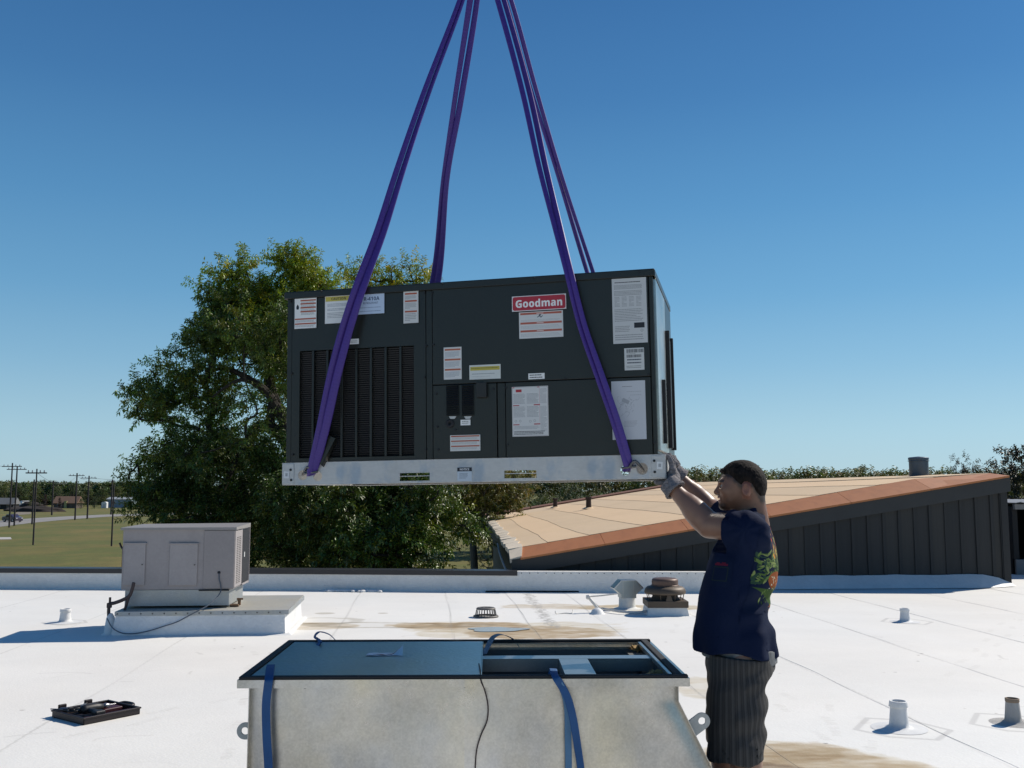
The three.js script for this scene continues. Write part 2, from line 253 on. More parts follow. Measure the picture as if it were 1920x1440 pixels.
// ---------------------------------------------------------------- wing with the tan sloping roof
{
  const A = V(.02, 0, -16.35), E = V(8.50, 0, -16.95), u = E.clone().sub(A), LEN = u.length(); u.normalize();
  const v = V(-.046, 0, -1).normalize(), h0 = .50, h1 = 1.87, hs = (s) => h0 + (h1 - h0) * s / LEN;
  const P = (s, t, y) => A.clone().addScaledVector(u, s).addScaledVector(v, t).setY(y);
  const w = thing('wing_building', 'dark boarded building wing with a tan sloping roof', 'building');
  const mw = std(.028, .0285, .028, { roughness: .75, map: rep(texOf(128, 256, (a, b) => { const k = .75 + .5 * nC(a * 2, b * .12) * (.7 + .6 * nFine(a, b * .1)); return [k, k * .99, k * .97]; }), 3, .6) });
  const mw2 = mw.clone(); mw2.color.setRGB(.023, .024, .024); const mw3 = mw.clone(); mw3.color.setRGB(.034, .0335, .031);
  const DEEP = 23.5, blk = (s0, s1, t0, t1, b, ta, tb) => hexa([P(s0, t0, b), P(s1, t0, b), P(s1, t1, b), P(s0, t1, b)], [P(s0, t0, ta), P(s1, t0, tb), P(s1, t1, tb), P(s0, t1, ta)]);
  mesh('wall', [blk(.30, LEN - .12, .12, DEEP - .2, GY, hs(.3) - .14, hs(LEN) - .14)], mw2, w);
  // front boarding: single boards with covering battens between them
  const r = rngOf(21), pitch = .272;
  for (let i = 0, s = .32; s < LEN - .14; i++, s += pitch) { const e = Math.min(s + pitch - .008, LEN - .13), d = .012 * r(); mesh('board', blk(s, e, .10 - .012 - d, .118, .0, hs(s) - .24, hs(e) - .24), [mw, mw2, mw3][i % 3 ? (r() * 3) | 0 : 0], w); mesh('batten', blk(e - .028, e + .030, .062, .105, .0, hs(e - .03) - .245, hs(e + .02) - .245), mw2, w); }
  mesh('corner_board', blk(LEN - .14, LEN - .02, .05, .2, -.2, hs(LEN) - .2, hs(LEN) - .2), mw2, w);
  mesh('fascia', [blk(-.02, LEN + .02, 0, .05, h0 - .24, h0 - .02, h0 - .02)].map(() => hexa([P(-.02, 0, h0 - .26), P(LEN + .02, 0, h1 - .27), P(LEN + .02, .05, h1 - .27), P(-.02, .05, h0 - .26)], [P(-.02, 0, h0 - .01), P(LEN + .02, 0, h1 - .01), P(LEN + .02, .05, h1 - .01), P(-.02, .05, h0 - .01)])), std(.036, .037, .036, { roughness: .7, map: rep(T.speck, 1) }), w);
  mesh('soffit', hexa([P(0, .05, h0 - .21), P(LEN, .05, h1 - .21), P(LEN, .2, h1 - .21), P(0, .2, h0 - .21)], [P(0, .05, h0 - .18), P(LEN, .05, h1 - .18), P(LEN, .2, h1 - .18), P(0, .2, h0 - .18)]), mw2, w);
  mesh('eave_fascia', hexa([P(0, .05, h0 - .30), P(.04, .05, h0 - .30), P(.04, DEEP, h0 - .30), P(0, DEEP, h0 - .30)], [P(0, .05, h0 - .03), P(.04, .05, h0 - .03), P(.04, DEEP, h0 - .03), P(0, DEEP, h0 - .03)]), mw2, w);
  mesh('soffit', hexa([P(.04, .2, h0 - .28), P(.5, .2, h0 - .2), P(.5, DEEP, h0 - .2), P(.04, DEEP, h0 - .28)], [P(.04, .2, h0 - .25), P(.5, .2, h0 - .17), P(.5, DEEP, h0 - .17), P(.04, DEEP, h0 - .25)]), mw2, w);
  // apron of rusty brown metal along the near rake, sloping down to the edge
  const ap = .6, rise = (s) => .13 + .05 * s / LEN - .13 * Math.max(0, (s - 7.2) / 1.3), mr = std(.43, .160, .052, { roughness: .6, map: rep(texOf(128, 128, (a, b) => { const k = .82 + .3 * nC(a, b * .4); return [k, k * .98, k * .95]; }), .7) });
  for (let k = 0; k < 6; k++) { const s0 = .12 + (LEN - .12) * k / 6, s1 = .12 + (LEN - .12) * (k + 1) / 6 - .006; mesh('rake_flashing', hexa([P(s0, -.03, hs(s0) - .03), P(s1, -.03, hs(s1) - .03), P(s1, ap, hs(s1) + rise(s1) - .04), P(s0, ap, hs(s0) + rise(s0) - .04)], [P(s0, -.03, hs(s0)), P(s1, -.03, hs(s1)), P(s1, ap, hs(s1) + rise(s1)), P(s0, ap, hs(s0) + rise(s0))]), mr, w); }
  // tan roofing sheets parallel to the eave, each lapping the next
  const mt = texOf(512, 512, (a, b) => { const k = .90 + .14 * nA(a, b) + .07 * (nFine(a * 2, b * 2) - .5) - .04 * nC(a * 3, b * .5); return [.73 * k, .52 * k, .315 * k * (1.02 - .05 * nB(a, b))]; });
  const mtm = std(1, 1, 1, { roughness: .85, map: rep(mt, .16) }), mtl = std(.9, .93, .96, { roughness: .85, map: rep(mt, .16) });
  const rf = mesh('roof', hexa([P(.0, ap, h0 + rise(0) - .10), P(LEN, ap, h1 + rise(LEN) - .10), P(LEN, DEEP, h1 - .02), P(0, DEEP, h0 - .02)], [P(.0, ap, h0 + rise(0) - .05), P(LEN, ap, h1 + rise(LEN) - .05), P(LEN, DEEP, h1 + .03), P(0, DEEP, h0 + .03)]), mtl, w);
  const ss = [-.02, .62, 1.30, 2.25, 3.25, 4.3, 5.35, 6.4, 7.45, LEN + .02], top = (s, t) => { const k = (t - ap) / (DEEP - ap); return hs(s) + rise(s) * (1 - k) + .05 * k; };
  for (let i = 0; i + 1 < ss.length; i++) {
    const n = 16, a = ss[i], b = Math.min(ss[i + 1] + .12, LEN + .02), q = [], ph = r() * 7;
    for (let k = 0; k < n; k++) { const t0 = ap + (DEEP - ap) * k / n, t1 = ap + (DEEP - ap) * (k + 1) / n, w0 = .03 * Math.sin(t0 * .6 + ph) + .012 * Math.sin(t0 * 2.1), w1 = .03 * Math.sin(t1 * .6 + ph) + .012 * Math.sin(t1 * 2.1); const a0 = i ? a + w0 : a, a1 = i ? a + w1 : a, up = .009; q.push([P(a0, t0, top(a0, t0) + up), P(b, t0, top(b, t0) + .002), P(b, t1, top(b, t1) + .002), P(a1, t1, top(a1, t1) + up)], [P(a0, t0, top(a0, t0) - .02), P(a0, t0, top(a0, t0) + up), P(a1, t1, top(a1, t1) + up), P(a1, t1, top(a1, t1) - .02)]); if (!k) q.push([P(a0, t0, top(a0, t0) - .08), P(b, t0, top(b, t0) - .08), P(b, t0, top(b, t0) + .002), P(a0, t0, top(a0, t0) + up)]); }
    mesh('roofing_sheet', quadGeo(q), i % 2 ? mtm : mtl, rf);
  }
  mesh('rake_flashing', hexa([P(-.02, DEEP - .25, h0 + .06), P(LEN, DEEP - .25, h1 + .06), P(LEN, DEEP + .04, h1 - .1), P(-.02, DEEP + .04, h0 - .1)], [P(-.02, DEEP - .25, h0 + .11), P(LEN, DEEP - .25, h1 + .11), P(LEN, DEEP + .04, h1 + .16), P(-.02, DEEP + .04, h0 + .16)]), std(.22, .10, .06, { roughness: .7 }), w);
  // worn pale edge strip at the eave and the pipe hanging under it
  const es = [], ro = Array.from({ length: 47 }, () => .10 * r()); for (let k = 0; k < 46; k++) { const t0 = .02 + (DEEP - .02) * k / 46, t1 = t0 + DEEP / 46, o = ro[k], o1 = ro[k + 1], dr = .03 * r(); const H = (q, t) => t < ap ? hs(q) + rise(q) * t / ap : top(q, t), L0 = -.04 - o * .4, R0 = .12 + o, R1 = .12 + o1; es.push(hexa([P(L0, t0, H(0, t0) - .05 - dr), P(R0, t0, H(R0, t0) - .03), P(R1, t1, H(R1, t1) - .03), P(L0, t1, H(0, t1) - .05 - dr)], [P(L0, t0, H(0, t0) + .022 - dr), P(R0, t0, H(R0, t0) + .026), P(R1, t1, H(R1, t1) + .026), P(L0, t1, H(0, t1) + .022 - dr)])); }
  mesh('eave_strip', es, std(.70, .60, .46, { roughness: .8, map: rep(T.speck, 1.5) }), w);
  mesh('gutter_bracket', tube([P(-.10, .3, h0 - .22), P(-.12, 3, h0 - .1), P(-.10, 5, h0 - .02)], .02, 12, 6), std(.3, .29, .28, { roughness: .6 }), w);
  mesh('drain_pipe', [tube([P(.33, 2.2, h0 - .2), P(.30, 2.2, -.2), P(.30, 2.2, GY + .1)], .02, 8, 6)], std(.20, .19, .18, { roughness: .6 }), w);
  // white membrane turned up against the boards
  const fq = []; for (let k = 0; k < 20; k++) { const s0 = 3.4 + (LEN - 3.4) * k / 20, s1 = 3.4 + (LEN - 3.4) * (k + 1) / 20, y = (s) => .20 * Math.min(1, .25 + (LEN - s) / .5) + .006 * Math.sin(s * 5.1) + .004 * Math.sin(s * 13); const n = (s) => -.05 - .25 * Math.min(1, (LEN - s) / .6); fq.push([P(s0, n(s0), .012), P(s1, n(s1), .012), P(s1, .045, y(s1)), P(s0, .045, y(s0))], [P(s0, .045, y(s0)), P(s1, .045, y(s1)), P(s1, .09, y(s1)), P(s0, .09, y(s0))]); }
  mesh('wall_flashing', quadGeo(fq), M.membrane, w);
  // plumbing vents through the tan roof
  for (const [s, t, lab] of [[2.45, 19.5, 'small dark vent stub near the far edge of the tan roof'], [2.85, 12.9, 'small dark vent stub in the middle of the tan roof']]) {
    const o = thing('vent_stub', lab, 'vent pipe', P(s, t, top(s, t)).toArray(), 'vent stubs on the tan roof');
    mesh('pipe', cyl(.075, .085, .34, 0, .15, 0, 14), std(.045, .03, .025, { roughness: .8 }), o); mesh('cap', cyl(.10, .095, .06, 0, .33, 0, 14), std(.04, .028, .024, { roughness: .8 }), o); mesh('boot', cyl(.11, .22, .05, 0, .03, 0, 14), mtm, o);
  }
  const q = P(8.33, 3.0, top(8.33, 3.0) - .04), o = thing('flue_cap', 'blue grey round metal flue standing at the ridge of the tan roof', 'flue', q.toArray()), mg = std(.085, .115, .15, { roughness: .5, metalness: .5 });
  mesh('casing', lathe([[.0, -.2], [.185, -.2], [.185, .36], [.197, .365], [.197, .40], [.18, .41], [.0, .43]], 32), mg, o); mesh('rim', lathe([[.192, .33], [.203, .33], [.203, .345], [.192, .345]], 32), mg, o);
}
// ---------------------------------------------------------------- open shed at the right edge
{
  const s = thing('shed', 'dark open shed with a corrugated roof edge at the right', 'shed');
  const x0 = 9.70, z0 = -19.4, top = 1.33;
  const cr = []; for (let i = 0; i < 30; i++) cr.push(new THREE.Vector2(x0 + i * .1, top + .02 * (i % 2)));
  const sh = new THREE.Shape([...cr, ...cr.slice().reverse().map((p) => new THREE.Vector2(p.x, p.y - .012))]), g = new THREE.ExtrudeGeometry(sh, { depth: 5, bevelEnabled: false }); g.translate(0, .05, z0 - 5 + .25);
  mesh('roof_sheet', g, std(.36, .35, .34, { metalness: .5, roughness: .5 }), s);
  mesh('beam', box(3, .10, .08, x0 + 1.5, top - .03, z0 + .18), std(.2, .19, .18, { roughness: .6 }), s);
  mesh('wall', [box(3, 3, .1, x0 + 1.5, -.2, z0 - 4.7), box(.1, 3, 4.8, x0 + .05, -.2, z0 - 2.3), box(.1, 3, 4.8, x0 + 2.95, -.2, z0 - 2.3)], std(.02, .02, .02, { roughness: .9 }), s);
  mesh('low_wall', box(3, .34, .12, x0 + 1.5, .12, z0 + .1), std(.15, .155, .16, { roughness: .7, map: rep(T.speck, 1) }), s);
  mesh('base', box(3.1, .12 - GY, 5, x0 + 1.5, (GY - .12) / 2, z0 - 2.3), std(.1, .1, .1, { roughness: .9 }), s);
}
// ---------------------------------------------------------------- the rooftop unit hanging in its slings
const unit = thing('packaged_rooftop_unit', 'large dark grey packaged air conditioner hanging level from purple slings', 'air conditioner', [-.2254, 1.7699, -4.6029]);
unit.rotation.set(0, -.2314, .015, 'YXZ'); unit.updateMatrixWorld(true);
const UW = 1.80, UH = .843, UD = .93, RH = .105;
const uInv = unit.matrixWorld.clone().invert(), uO = V(0, EYE, 0).applyMatrix4(uInv);
const U = (px, py, z = 0) => { const d = ray(px, py).transformDirection(uInv), k = (z - uO.z) / d.z; return uO.clone().addScaledVector(d, k); };   // a spot on the front face, in the unit's own metres
const UWd = (v) => v.clone().applyMatrix4(unit.matrixWorld);
const paintTex = texOf(256, 256, (u, v) => { const k = .88 + .16 * nA(u, v) + .10 * (nFine(u, v) - .5); return [k, k, k]; });
const paint = std(.0200, .0203, .0160, { roughness: .33, map: rep(paintTex, 1.6), bumpMap: rep(T.bump, 2.5), bumpScale: .0006 });
const paint2 = std(.018, .018, .0165, { roughness: .45, map: rep(paintTex, 1.6) });
const slatM = std(.010, .0105, .011, { roughness: .5 });
{
  const fx = (px, py) => U(px, py).x, fy = (px, py) => U(px, py).y;
  const L = -UW / 2, R = UW / 2;
  // openings of the left louvred panel
  const ox0 = fx(561, 755), ox1 = fx(776, 755), oy0 = fy(668, 857), oy1 = fy(668, 653);
  const pL = L + .028, pR = fx(798, 700);
  const cab = [];
  // shell: back, ends and floor, so that the louvres open on a real hollow
  cab.push(box(UW - .02, UH - .02, .02, 0, UH / 2, -UD + .01), box(.02, UH - .02, UD - .04, R - .012, UH / 2, -UD / 2), box(UW - .02, .02, UD - .04, 0, .011, -UD / 2), box(.02, UH - .04, UD - .06, pR + .06, UH / 2, -UD / 2));
  cab.push(box(.02, UH - .02, .12, L + .012, UH / 2, -.08), box(.02, UH - .02, .12, L + .012, UH / 2, -UD + .08), box(.02, .08, UD - .04, L + .012, .05, -UD / 2), box(.02, .17, UD - .04, L + .012, UH - .095, -UD / 2));
  mesh('cabinet', cab, paint, unit);
  const left = mesh('condenser_panel', plateXY([[pL, .004], [pR, .004], [pR, UH - .026], [pL, UH - .026]], [rectPath(ox0, oy0, ox1, oy1)], .018, -.02), paint, unit);
  const cols = 8, pitch = (ox1 - ox0 + .012) / cols;
  for (let i = 1; i < cols; i++) mesh('mullion', rbox(.0125, oy1 - oy0, .014, ox0 - .006 + i * pitch, (oy0 + oy1) / 2, -.010, .003, 1), paint, left);
  const ns = 50, slat = (() => { const g = box(ox1 - ox0, .0075, .011, 0, 0, 0); g.rotateX(.55); return g; })();
  for (let i = 0; i < ns; i++) { const m = mesh('louver', slat, slatM, left); m.position.set((ox0 + ox1) / 2, oy0 + (i + .5) * (oy1 - oy0) / ns, -.022); }
  // condenser coil, compressor and copper lines seen through the louvres
  const end = []; for (let i = 0; i < 34; i++) end.push(box(.006, .008, UD - .24, L + .02, .1 + i * (UH - .28) / 34, -UD / 2));
  mesh('coil_guard', end, slatM, unit);
  mesh('compressor', lathe([[.001, 0], [.10, 0], [.105, .03], [.105, .24], [.08, .30], [.03, .33], [.001, .33]], 24, fx(680, 800), .03, -.38), std(.02, .02, .022, { roughness: .4 }), unit);
  const cu = std(.55, .25, .12, { metalness: 1, roughness: .3 });
  mesh('copper_line', [tube([V(fx(735, 700), .7, -.14), V(fx(733, 750), .45, -.13), V(fx(728, 800), .2, -.16), V(fx(700, 820), .14, -.25)], .008), tube([V(fx(741, 680), .72, -.16), V(fx(752, 740), .46, -.15), V(fx(775, 745), .44, -.13)], .006), tube([V(fx(640, 820), .12, -.15), V(fx(690, 822), .115, -.14), V(fx(715, 800), .2, -.2)], .007)], cu, unit);
  // corner posts and the other panels, with real joints between them
  const gap = .003, panel = (name, a, b, c, d, z = 0, par = unit, m = paint) => mesh(name, rbox(b - a - gap, d - c - gap, .02, (a + b) / 2, (c + d) / 2, z - .01, .0025, 1), m, par);
  panel('corner_post', L, pL, .002, UH - .024, -.003);
  const xm0 = pR, xm1 = fx(811, 700), ym = fy(1030, 713.5), xc0 = fx(932, 780), xc1 = fx(948, 780);
  panel('center_post', xm0, xm1, .002, UH - .024, -.004);
  const up = panel('access_panel', xm1, R - .022, ym, UH - .024, .002), lc = panel('control_panel', xm1, xc0, .002, ym), lo = panel('access_panel', xc1, R - .022, .002, ym, .001);
  panel('panel_post', xc0, xc1, .002, ym, -.004); panel('corner_post', R - .022, R, .002, UH - .024, -.002);
  // lid with a turned-down lip
  const lid = mesh('lid', [rbox(UW + .016, .014, UD + .02, 0, UH - .006, -UD / 2, .004), rbox(UW + .018, .030, .008, 0, UH - .018, .008, .002, 1), rbox(.008, .03, UD + .02, R + .007, UH - .018, -UD / 2, .002, 1), rbox(.008, .03, UD + .02, L - .007, UH - .018, -UD / 2, .002, 1), rbox(UW + .018, .03, .008, 0, UH - .018, -UD - .008, .002, 1)], paint, unit);
  // screws
  const scr = (px, py, par, z = .003) => { const p = U(px, py); const g = new THREE.CylinderGeometry(.0052, .0058, .006, 8).toNonIndexed(); g.rotateX(Math.PI / 2); g.translate(p.x, p.y, z); mesh('screw', g, M.black, par); };
  for (const [x, y] of [[545, 565], [547, 700], [549, 852], [796, 548], [799, 648], [796, 707], [798, 843]]) scr(x, y, left);
  for (const [x, y] of [[811, 549], [813, 646], [1216, 702], [1060, 709]]) scr(x, y, up, .005);
  for (const [x, y] of [[818, 738], [820, 800], [822, 843], [925, 729], [854, 806]]) scr(x, y, lc);
  for (const [x, y] of [[949, 727], [952, 834], [1224, 728], [1227, 830]]) scr(x, y, lo, .004);
  for (const [x, y] of [[604, 547], [830, 533], [1002, 522], [1199, 510]]) scr(x, y, lid, .013);
  // control panel: small louvres, sight tabs, grommet and a cover plate
  for (const [a, b] of [[837, 861], [866, 889]]) {
    const x0 = fx(a, 750), x1 = fx(b, 750), y0 = fy(a, 780), y1 = fy(a, 722);
    const v = mesh('vent', box(x1 - x0, y1 - y0, .004, (x0 + x1) / 2, (y0 + y1) / 2, .0015), paint, lc);
    for (let i = 0; i < 15; i++) { const g = box(x1 - x0 - .004, .005, .008, 0, 0, 0); g.rotateX(-.6); g.translate((x0 + x1) / 2, y0 + (i + .5) * (y1 - y0) / 15, .006); mesh('louver', g, i < 5 || i === 14 ? paint : slatM, v); }
    const c = U((a + b) / 2, 783); mesh('tab', plateXY([[c.x - .018, c.y + .006], [c.x + .018, c.y + .006], [c.x + .010, c.y - .006], [c.x - .010, c.y - .006]], [], .003, .001), std(.55, .55, .53), lc);
  }
  { const c = U(844, 794); const g = lathe([[.006, -.002], [.006, .006], [.015, .007], [.021, .003], [.021, -.002]], 20); g.rotateX(Math.PI / 2); g.translate(c.x, c.y, .002); mesh('grommet', g, M.rubber, lc); const h = new THREE.CylinderGeometry(.007, .007, .003, 12).toNonIndexed(); h.rotateX(Math.PI / 2); h.translate(c.x, c.y, .002); mesh('knockout', h, M.dark, lc); }
  { const a = U(895, 746), b = U(914, 717); mesh('cover_plate', rbox(b.x - a.x, b.y - a.y, .022, (a.x + b.x) / 2, (a.y + b.y) / 2, .012, .003), paint2, lc); }
  // right end: filter access covers that stand proud, with a pale plate between dark rails
  const rail = (x, z, y0, y1, w, d, m, n) => mesh(n, rbox(w, y1 - y0, d, R + x, (y0 + y1) / 2, z, .003, 1), m, unit);
  mesh('end_panel', rbox(.014, UH - .06, UD * .55, R + .003, UH / 2 - .01, -UD * .3, .003, 1), M.galv, unit);
  mesh('end_panel', rbox(.014, UH - .06, UD * .40, R + .003, UH / 2 - .01, -UD * .785, .003, 1), paint, unit);
  rail(.019, -.52, .05, .64, .022, .022, M.black, 'cover_rail'); rail(.019, -.78, .05, .64, .022, .022, M.black, 'cover_rail'); rail(.014, -.65, .06, .62, .008, .22, paint, 'filter_cover');
  rail(.016, -.22, .06, .36, .02, .02, M.black, 'cover_rail');
  // galvanized base rails: channels with lifting holes and fork slots front and back
  const hz = .008, BL = L - .010, BR = R + .030;
  const h1 = U(568, 891, hz), h2 = U(596, 893, hz), h3 = U(1173, 882, hz), h4 = U(1204, 879, hz), s1a = U(750, 902, hz), s1b = U(806, 886, hz), s2a = U(946, 897, hz), s2b = U(1006, 881, hz);
  const gr = std(.66, .64, .61, { metalness: .35, roughness: .5, map: rep(texOf(512, 256, (u, v) => { const a = nA(u * 2, v * 2), b = nB(u * 3, v * .8), k = .86 + .25 * (a - .5) + .10 * (nFine(u * 2, v * 2) - .5), bl = Math.max(0, Math.min(1, (b - .56) * 5)); return [k * (1 - .30 * bl), k * (1 - .2 * bl), k * (1 - .08 * bl)]; }), .55, 1.3), bumpMap: rep(T.bump, 1.2), bumpScale: .001 });
  const rails = (z0, name) => mesh(name, plateXY([[BL, -RH], [BR, -RH], [BR, .002], [BL, .002]], [circlePath(h1.x, h1.y, .024), circlePath(h2.x, h2.y, .023), circlePath(h3.x, h3.y, .023), circlePath(h4.x, h4.y, .026), rectPath(s1a.x, s1a.y, s1b.x, s1b.y), rectPath(s2a.x, s2a.y, s2b.x, s2b.y)], .003, z0), gr, unit);
  const fr = rails(hz, 'base_rail'); mesh('base_rail', plateXY([[BL, -RH], [BR, -RH], [BR, .002], [BL, .002]], [rectPath(-.74, -RH + .012, .66, -.022)], .003, -UD - .008), gr, unit);
  for (const [a, b] of [[s1a, s1b], [s2a, s2b]]) mesh('slot_lip', box(b.x - a.x + .004, .003, .03, (a.x + b.x) / 2, b.y - (b.y - a.y) * .40, hz - .016), gr, fr);
  mesh('base_flange', [box(BR - BL, .003, .05, 0 + (BL + BR) / 2, -RH + .0015, hz - .027), box(BR - BL, .003, .05, (BL + BR) / 2, -RH + .0015, -UD + .02)], gr, unit);
  mesh('base_rail', box(.003, RH, UD + .012, BR + .0015, -RH / 2 + .001, -UD / 2), gr, unit); mesh('base_rail', box(.003, RH, UD + .012, BL - .0015, -RH / 2 + .001, -UD / 2), gr, unit);
  mesh('base_pan', box(UW - .1, .012, UD - .1, 0, -.004, -UD / 2), M.galvDull, unit);
  for (const px of [548, 1221]) { const y0 = U(px, px < 900 ? 872 : 853, hz).y; const e = px < 900 ? [BL, U(552, 890, hz).x] : [U(1222, 875, hz).x, BR]; mesh('end_bracket', rbox(e[1] - e[0], RH - .006, .003, (e[0] + e[1]) / 2, -RH / 2 + .001, hz + .0045, .001, 1), gr, fr); }
  for (const [x, y] of [[546, 881], [547, 900], [1227, 864], [1228, 885]]) { const p = U(x, y, hz); const g = new THREE.CylinderGeometry(.006, .006, .004, 10).toNonIndexed(); g.rotateX(Math.PI / 2); g.translate(p.x, p.y, hz + .0065); mesh('bolt', g, M.black, fr); }

  // printed labels
  const lines = (x, a, b, w, h, n, col = '#777', lw = .6) => { const r = rngOf(n * 31 + w); x.fillStyle = col; for (let i = 0; i < n; i++) { const yy = b + h * (i + .2) / n; let xx = a; const e = a + w * (i % 5 === 4 ? .4 + .5 * r() : .9 + .1 * r()); while (xx < e) { const l = 3 + r() * 11; x.fillRect(xx, yy, Math.min(l, e - xx), Math.max(1, h / n * lw * .62)); xx += l + 2; } } };
  const bar = (x, a, b, w, h, col, text) => { x.fillStyle = col; x.fillRect(a, b, w, h); if (text) { x.fillStyle = '#fff'; x.font = `bold ${h * .8}px sans-serif`; x.textAlign = 'center'; x.fillText(text, a + w / 2, b + h * .8); } };
  const paper = (x, w, h, c = '#edebe6') => { x.fillStyle = c; x.fillRect(0, 0, w, h); const r = rngOf(w * 3 + h); for (let i = 0; i < 120; i++) { x.fillStyle = `rgba(90,85,80,${.05 * r()})`; x.fillRect(r() * w, r() * h, 6 * r(), 2); } };
  const orange = '#b0583c';
  const label = (name, lab, x0, y0, x1, y1, res, draw, par, z = .004, rot = 0) => {
    const a = U((x0 + x1) / 2, (y0 + y1) / 2), w = Math.abs(U(x1, (y0 + y1) / 2).x - U(x0, (y0 + y1) / 2).x), h = Math.abs(U((x0 + x1) / 2, y0).y - U((x0 + x1) / 2, y1).y), H = Math.round(res * h / w);
    const m = std(1, 1, 1, { roughness: .5, map: canvasTex(res, H, draw) }), g = new THREE.BoxGeometry(w, h, .0012); const o = mesh(name, g, m, par); o.position.set(a.x, a.y, z); o.rotation.z = rot; o.userData.label = lab; return o;
  };
  label('warning_label', 'white warning label with orange bars', 553, 559.5, 594, 616, 200, (x, w, h) => { paper(x, w, h); x.strokeStyle = '#888'; x.strokeRect(2, 2, w - 4, h - 4); for (const f of [.05, .16, .29, .42, .66, .82]) { bar(x, f < .5 ? w * .27 : 4, h * f, f < .5 ? w * .7 : w - 8, h * .045, orange); lines(x, f < .5 ? w * .29 : 8, h * (f + .06), f < .5 ? w * .66 : w - 16, h * .08, 3); } x.fillStyle = '#23262c'; x.beginPath(); x.moveTo(w * .14, h * .19); x.quadraticCurveTo(w * .24, h * .30, w * .18, h * .36); x.lineTo(w * .10, h * .36); x.quadraticCurveTo(w * .05, h * .28, w * .14, h * .19); x.fill(); }, left);
  label('caution_label', 'white caution label with a yellow heading', 610, 555, 661, 606, 220, (x, w, h) => { paper(x, w, h); x.fillStyle = '#cdbb55'; x.fillRect(4, 4, w - 8, h * .17); x.fillStyle = '#33322a'; x.font = `bold ${h * .13}px sans-serif`; x.textAlign = 'center'; x.fillText('CAUTION', w / 2, h * .145); lines(x, w * .09, h * .27, w * .82, h * .13, 3, '#8d9097'); lines(x, w * .09, h * .45, w * .82, h * .1, 2, '#8d9097'); lines(x, w * .09, h * .6, w * .82, h * .22, 4, '#999'); }, left);
  label('refrigerant_label', 'pale blue refrigerant label', 664, 552, 721, 589, 260, (x, w, h) => { paper(x, w, h, '#c3d2e6'); x.fillStyle = '#27405e'; x.textAlign = 'center'; x.font = `bold ${h * .26}px sans-serif`; x.fillText('R-410A', w * .58, h * .32); x.font = `${h * .13}px sans-serif`; x.fillText('REFRIGERANT', w * .55, h * .50); lines(x, w * .12, h * .64, w * .76, h * .08, 1, '#7e93ad'); lines(x, w * .12, h * .82, w * .76, h * .09, 1, '#7e93ad'); }, left);
  label('warning_label', 'tall narrow warning label', 757, 546.5, 785, 606, 150, (x, w, h) => { paper(x, w, h, '#d3d1cd'); for (const [f, e] of [[.05, .2], [.28, .27], [.61, .33]]) { bar(x, w * .1, h * f, w * .8, h * .05, orange); lines(x, w * .12, h * (f + .08), w * .76, h * (e - .08), 5, '#8a8a8a'); } }, left);
  label('small_label', null, 655, 635.5, 673.5, 645.5, 80, (x, w, h) => { paper(x, w, h); lines(x, w * .1, h * .3, w * .8, h * .5, 2, '#999'); }, left);
  label('brand_badge', 'red badge with white lettering', 960.5, 554, 1062, 582.5, 640, (x, w, h) => { x.fillStyle = '#dedad8'; x.fillRect(0, 0, w, h); x.fillStyle = '#b3303f'; x.beginPath(); x.roundRect(9, 9, w - 18, h - 18, 24); x.fill(); x.fillStyle = '#efece8'; x.textAlign = 'center'; x.textBaseline = 'middle'; let s = h * .74; x.font = `bold ${s}px sans-serif`; s *= w * .88 / x.measureText('Goodman').width; x.font = `bold ${s}px sans-serif`; x.lineWidth = 3; x.strokeStyle = '#efece8'; x.strokeText('Goodman', w / 2, h * .52); x.fillText('Goodman', w / 2, h * .52); }, up, .010);
  label('warning_label', 'white label with three orange bars', 973.5, 584, 1056, 633.5, 330, (x, w, h) => { paper(x, w, h, '#d6d5d1'); for (const f of [.03, .39, .69]) { bar(x, w * .03, h * f, w * .94, h * .075, '#b5604c'); x.fillStyle = '#e8d8d2'; x.fillRect(w * .4, h * (f + .025), w * .16, h * .025); } lines(x, w * .04, h * .29, w * .92, h * .08, 2, '#b5b5b3'); lines(x, w * .04, h * .52, w * .92, h * .13, 3, '#b8b8b6'); lines(x, w * .04, h * .82, w * .92, h * .13, 3, '#b5b5b3'); x.strokeStyle = '#2c3440'; x.lineWidth = 5; x.beginPath(); x.moveTo(w * .42, h * .22); x.lineTo(w * .46, h * .16); x.lineTo(w * .5, h * .22); x.lineTo(w * .54, h * .16); x.stroke(); x.beginPath(); x.arc(w * .48, h * .13, 5, 0, 7); x.stroke(); }, up);
  label('rating_plate', 'large pale rating plate full of small print', 1148.5, 521.5, 1213, 643.5, 300, (x, w, h) => { paper(x, w, h, '#c9c9c7'); lines(x, w * .08, h * .05, w * .8, h * .025, 1, '#333', .8); lines(x, w * .06, h * .10, w * .84, h * .07, 4, '#777'); lines(x, w * .06, h * .19, w * .84, h * .08, 4, '#7c7c7c'); for (let i = 0; i < 4; i++) lines(x, w * (.07 + .21 * i), h * .28, w * .15, h * .16, 8, '#8c8c8c'); lines(x, w * .06, h * .47, w * .84, h * .2, 8, '#8a8a8a'); lines(x, w * .06, h * .73, w * .45, h * .1, 4, '#888'); lines(x, w * .06, h * .86, w * .84, h * .1, 3, '#8c8c8c'); x.fillStyle = '#26272b'; x.fillRect(w * .62, h * .69, w * .30, h * .08); x.strokeStyle = '#777'; x.lineWidth = 3; x.beginPath(); x.arc(w * .84, h * .81, 10, 0, 7); x.stroke(); }, up);
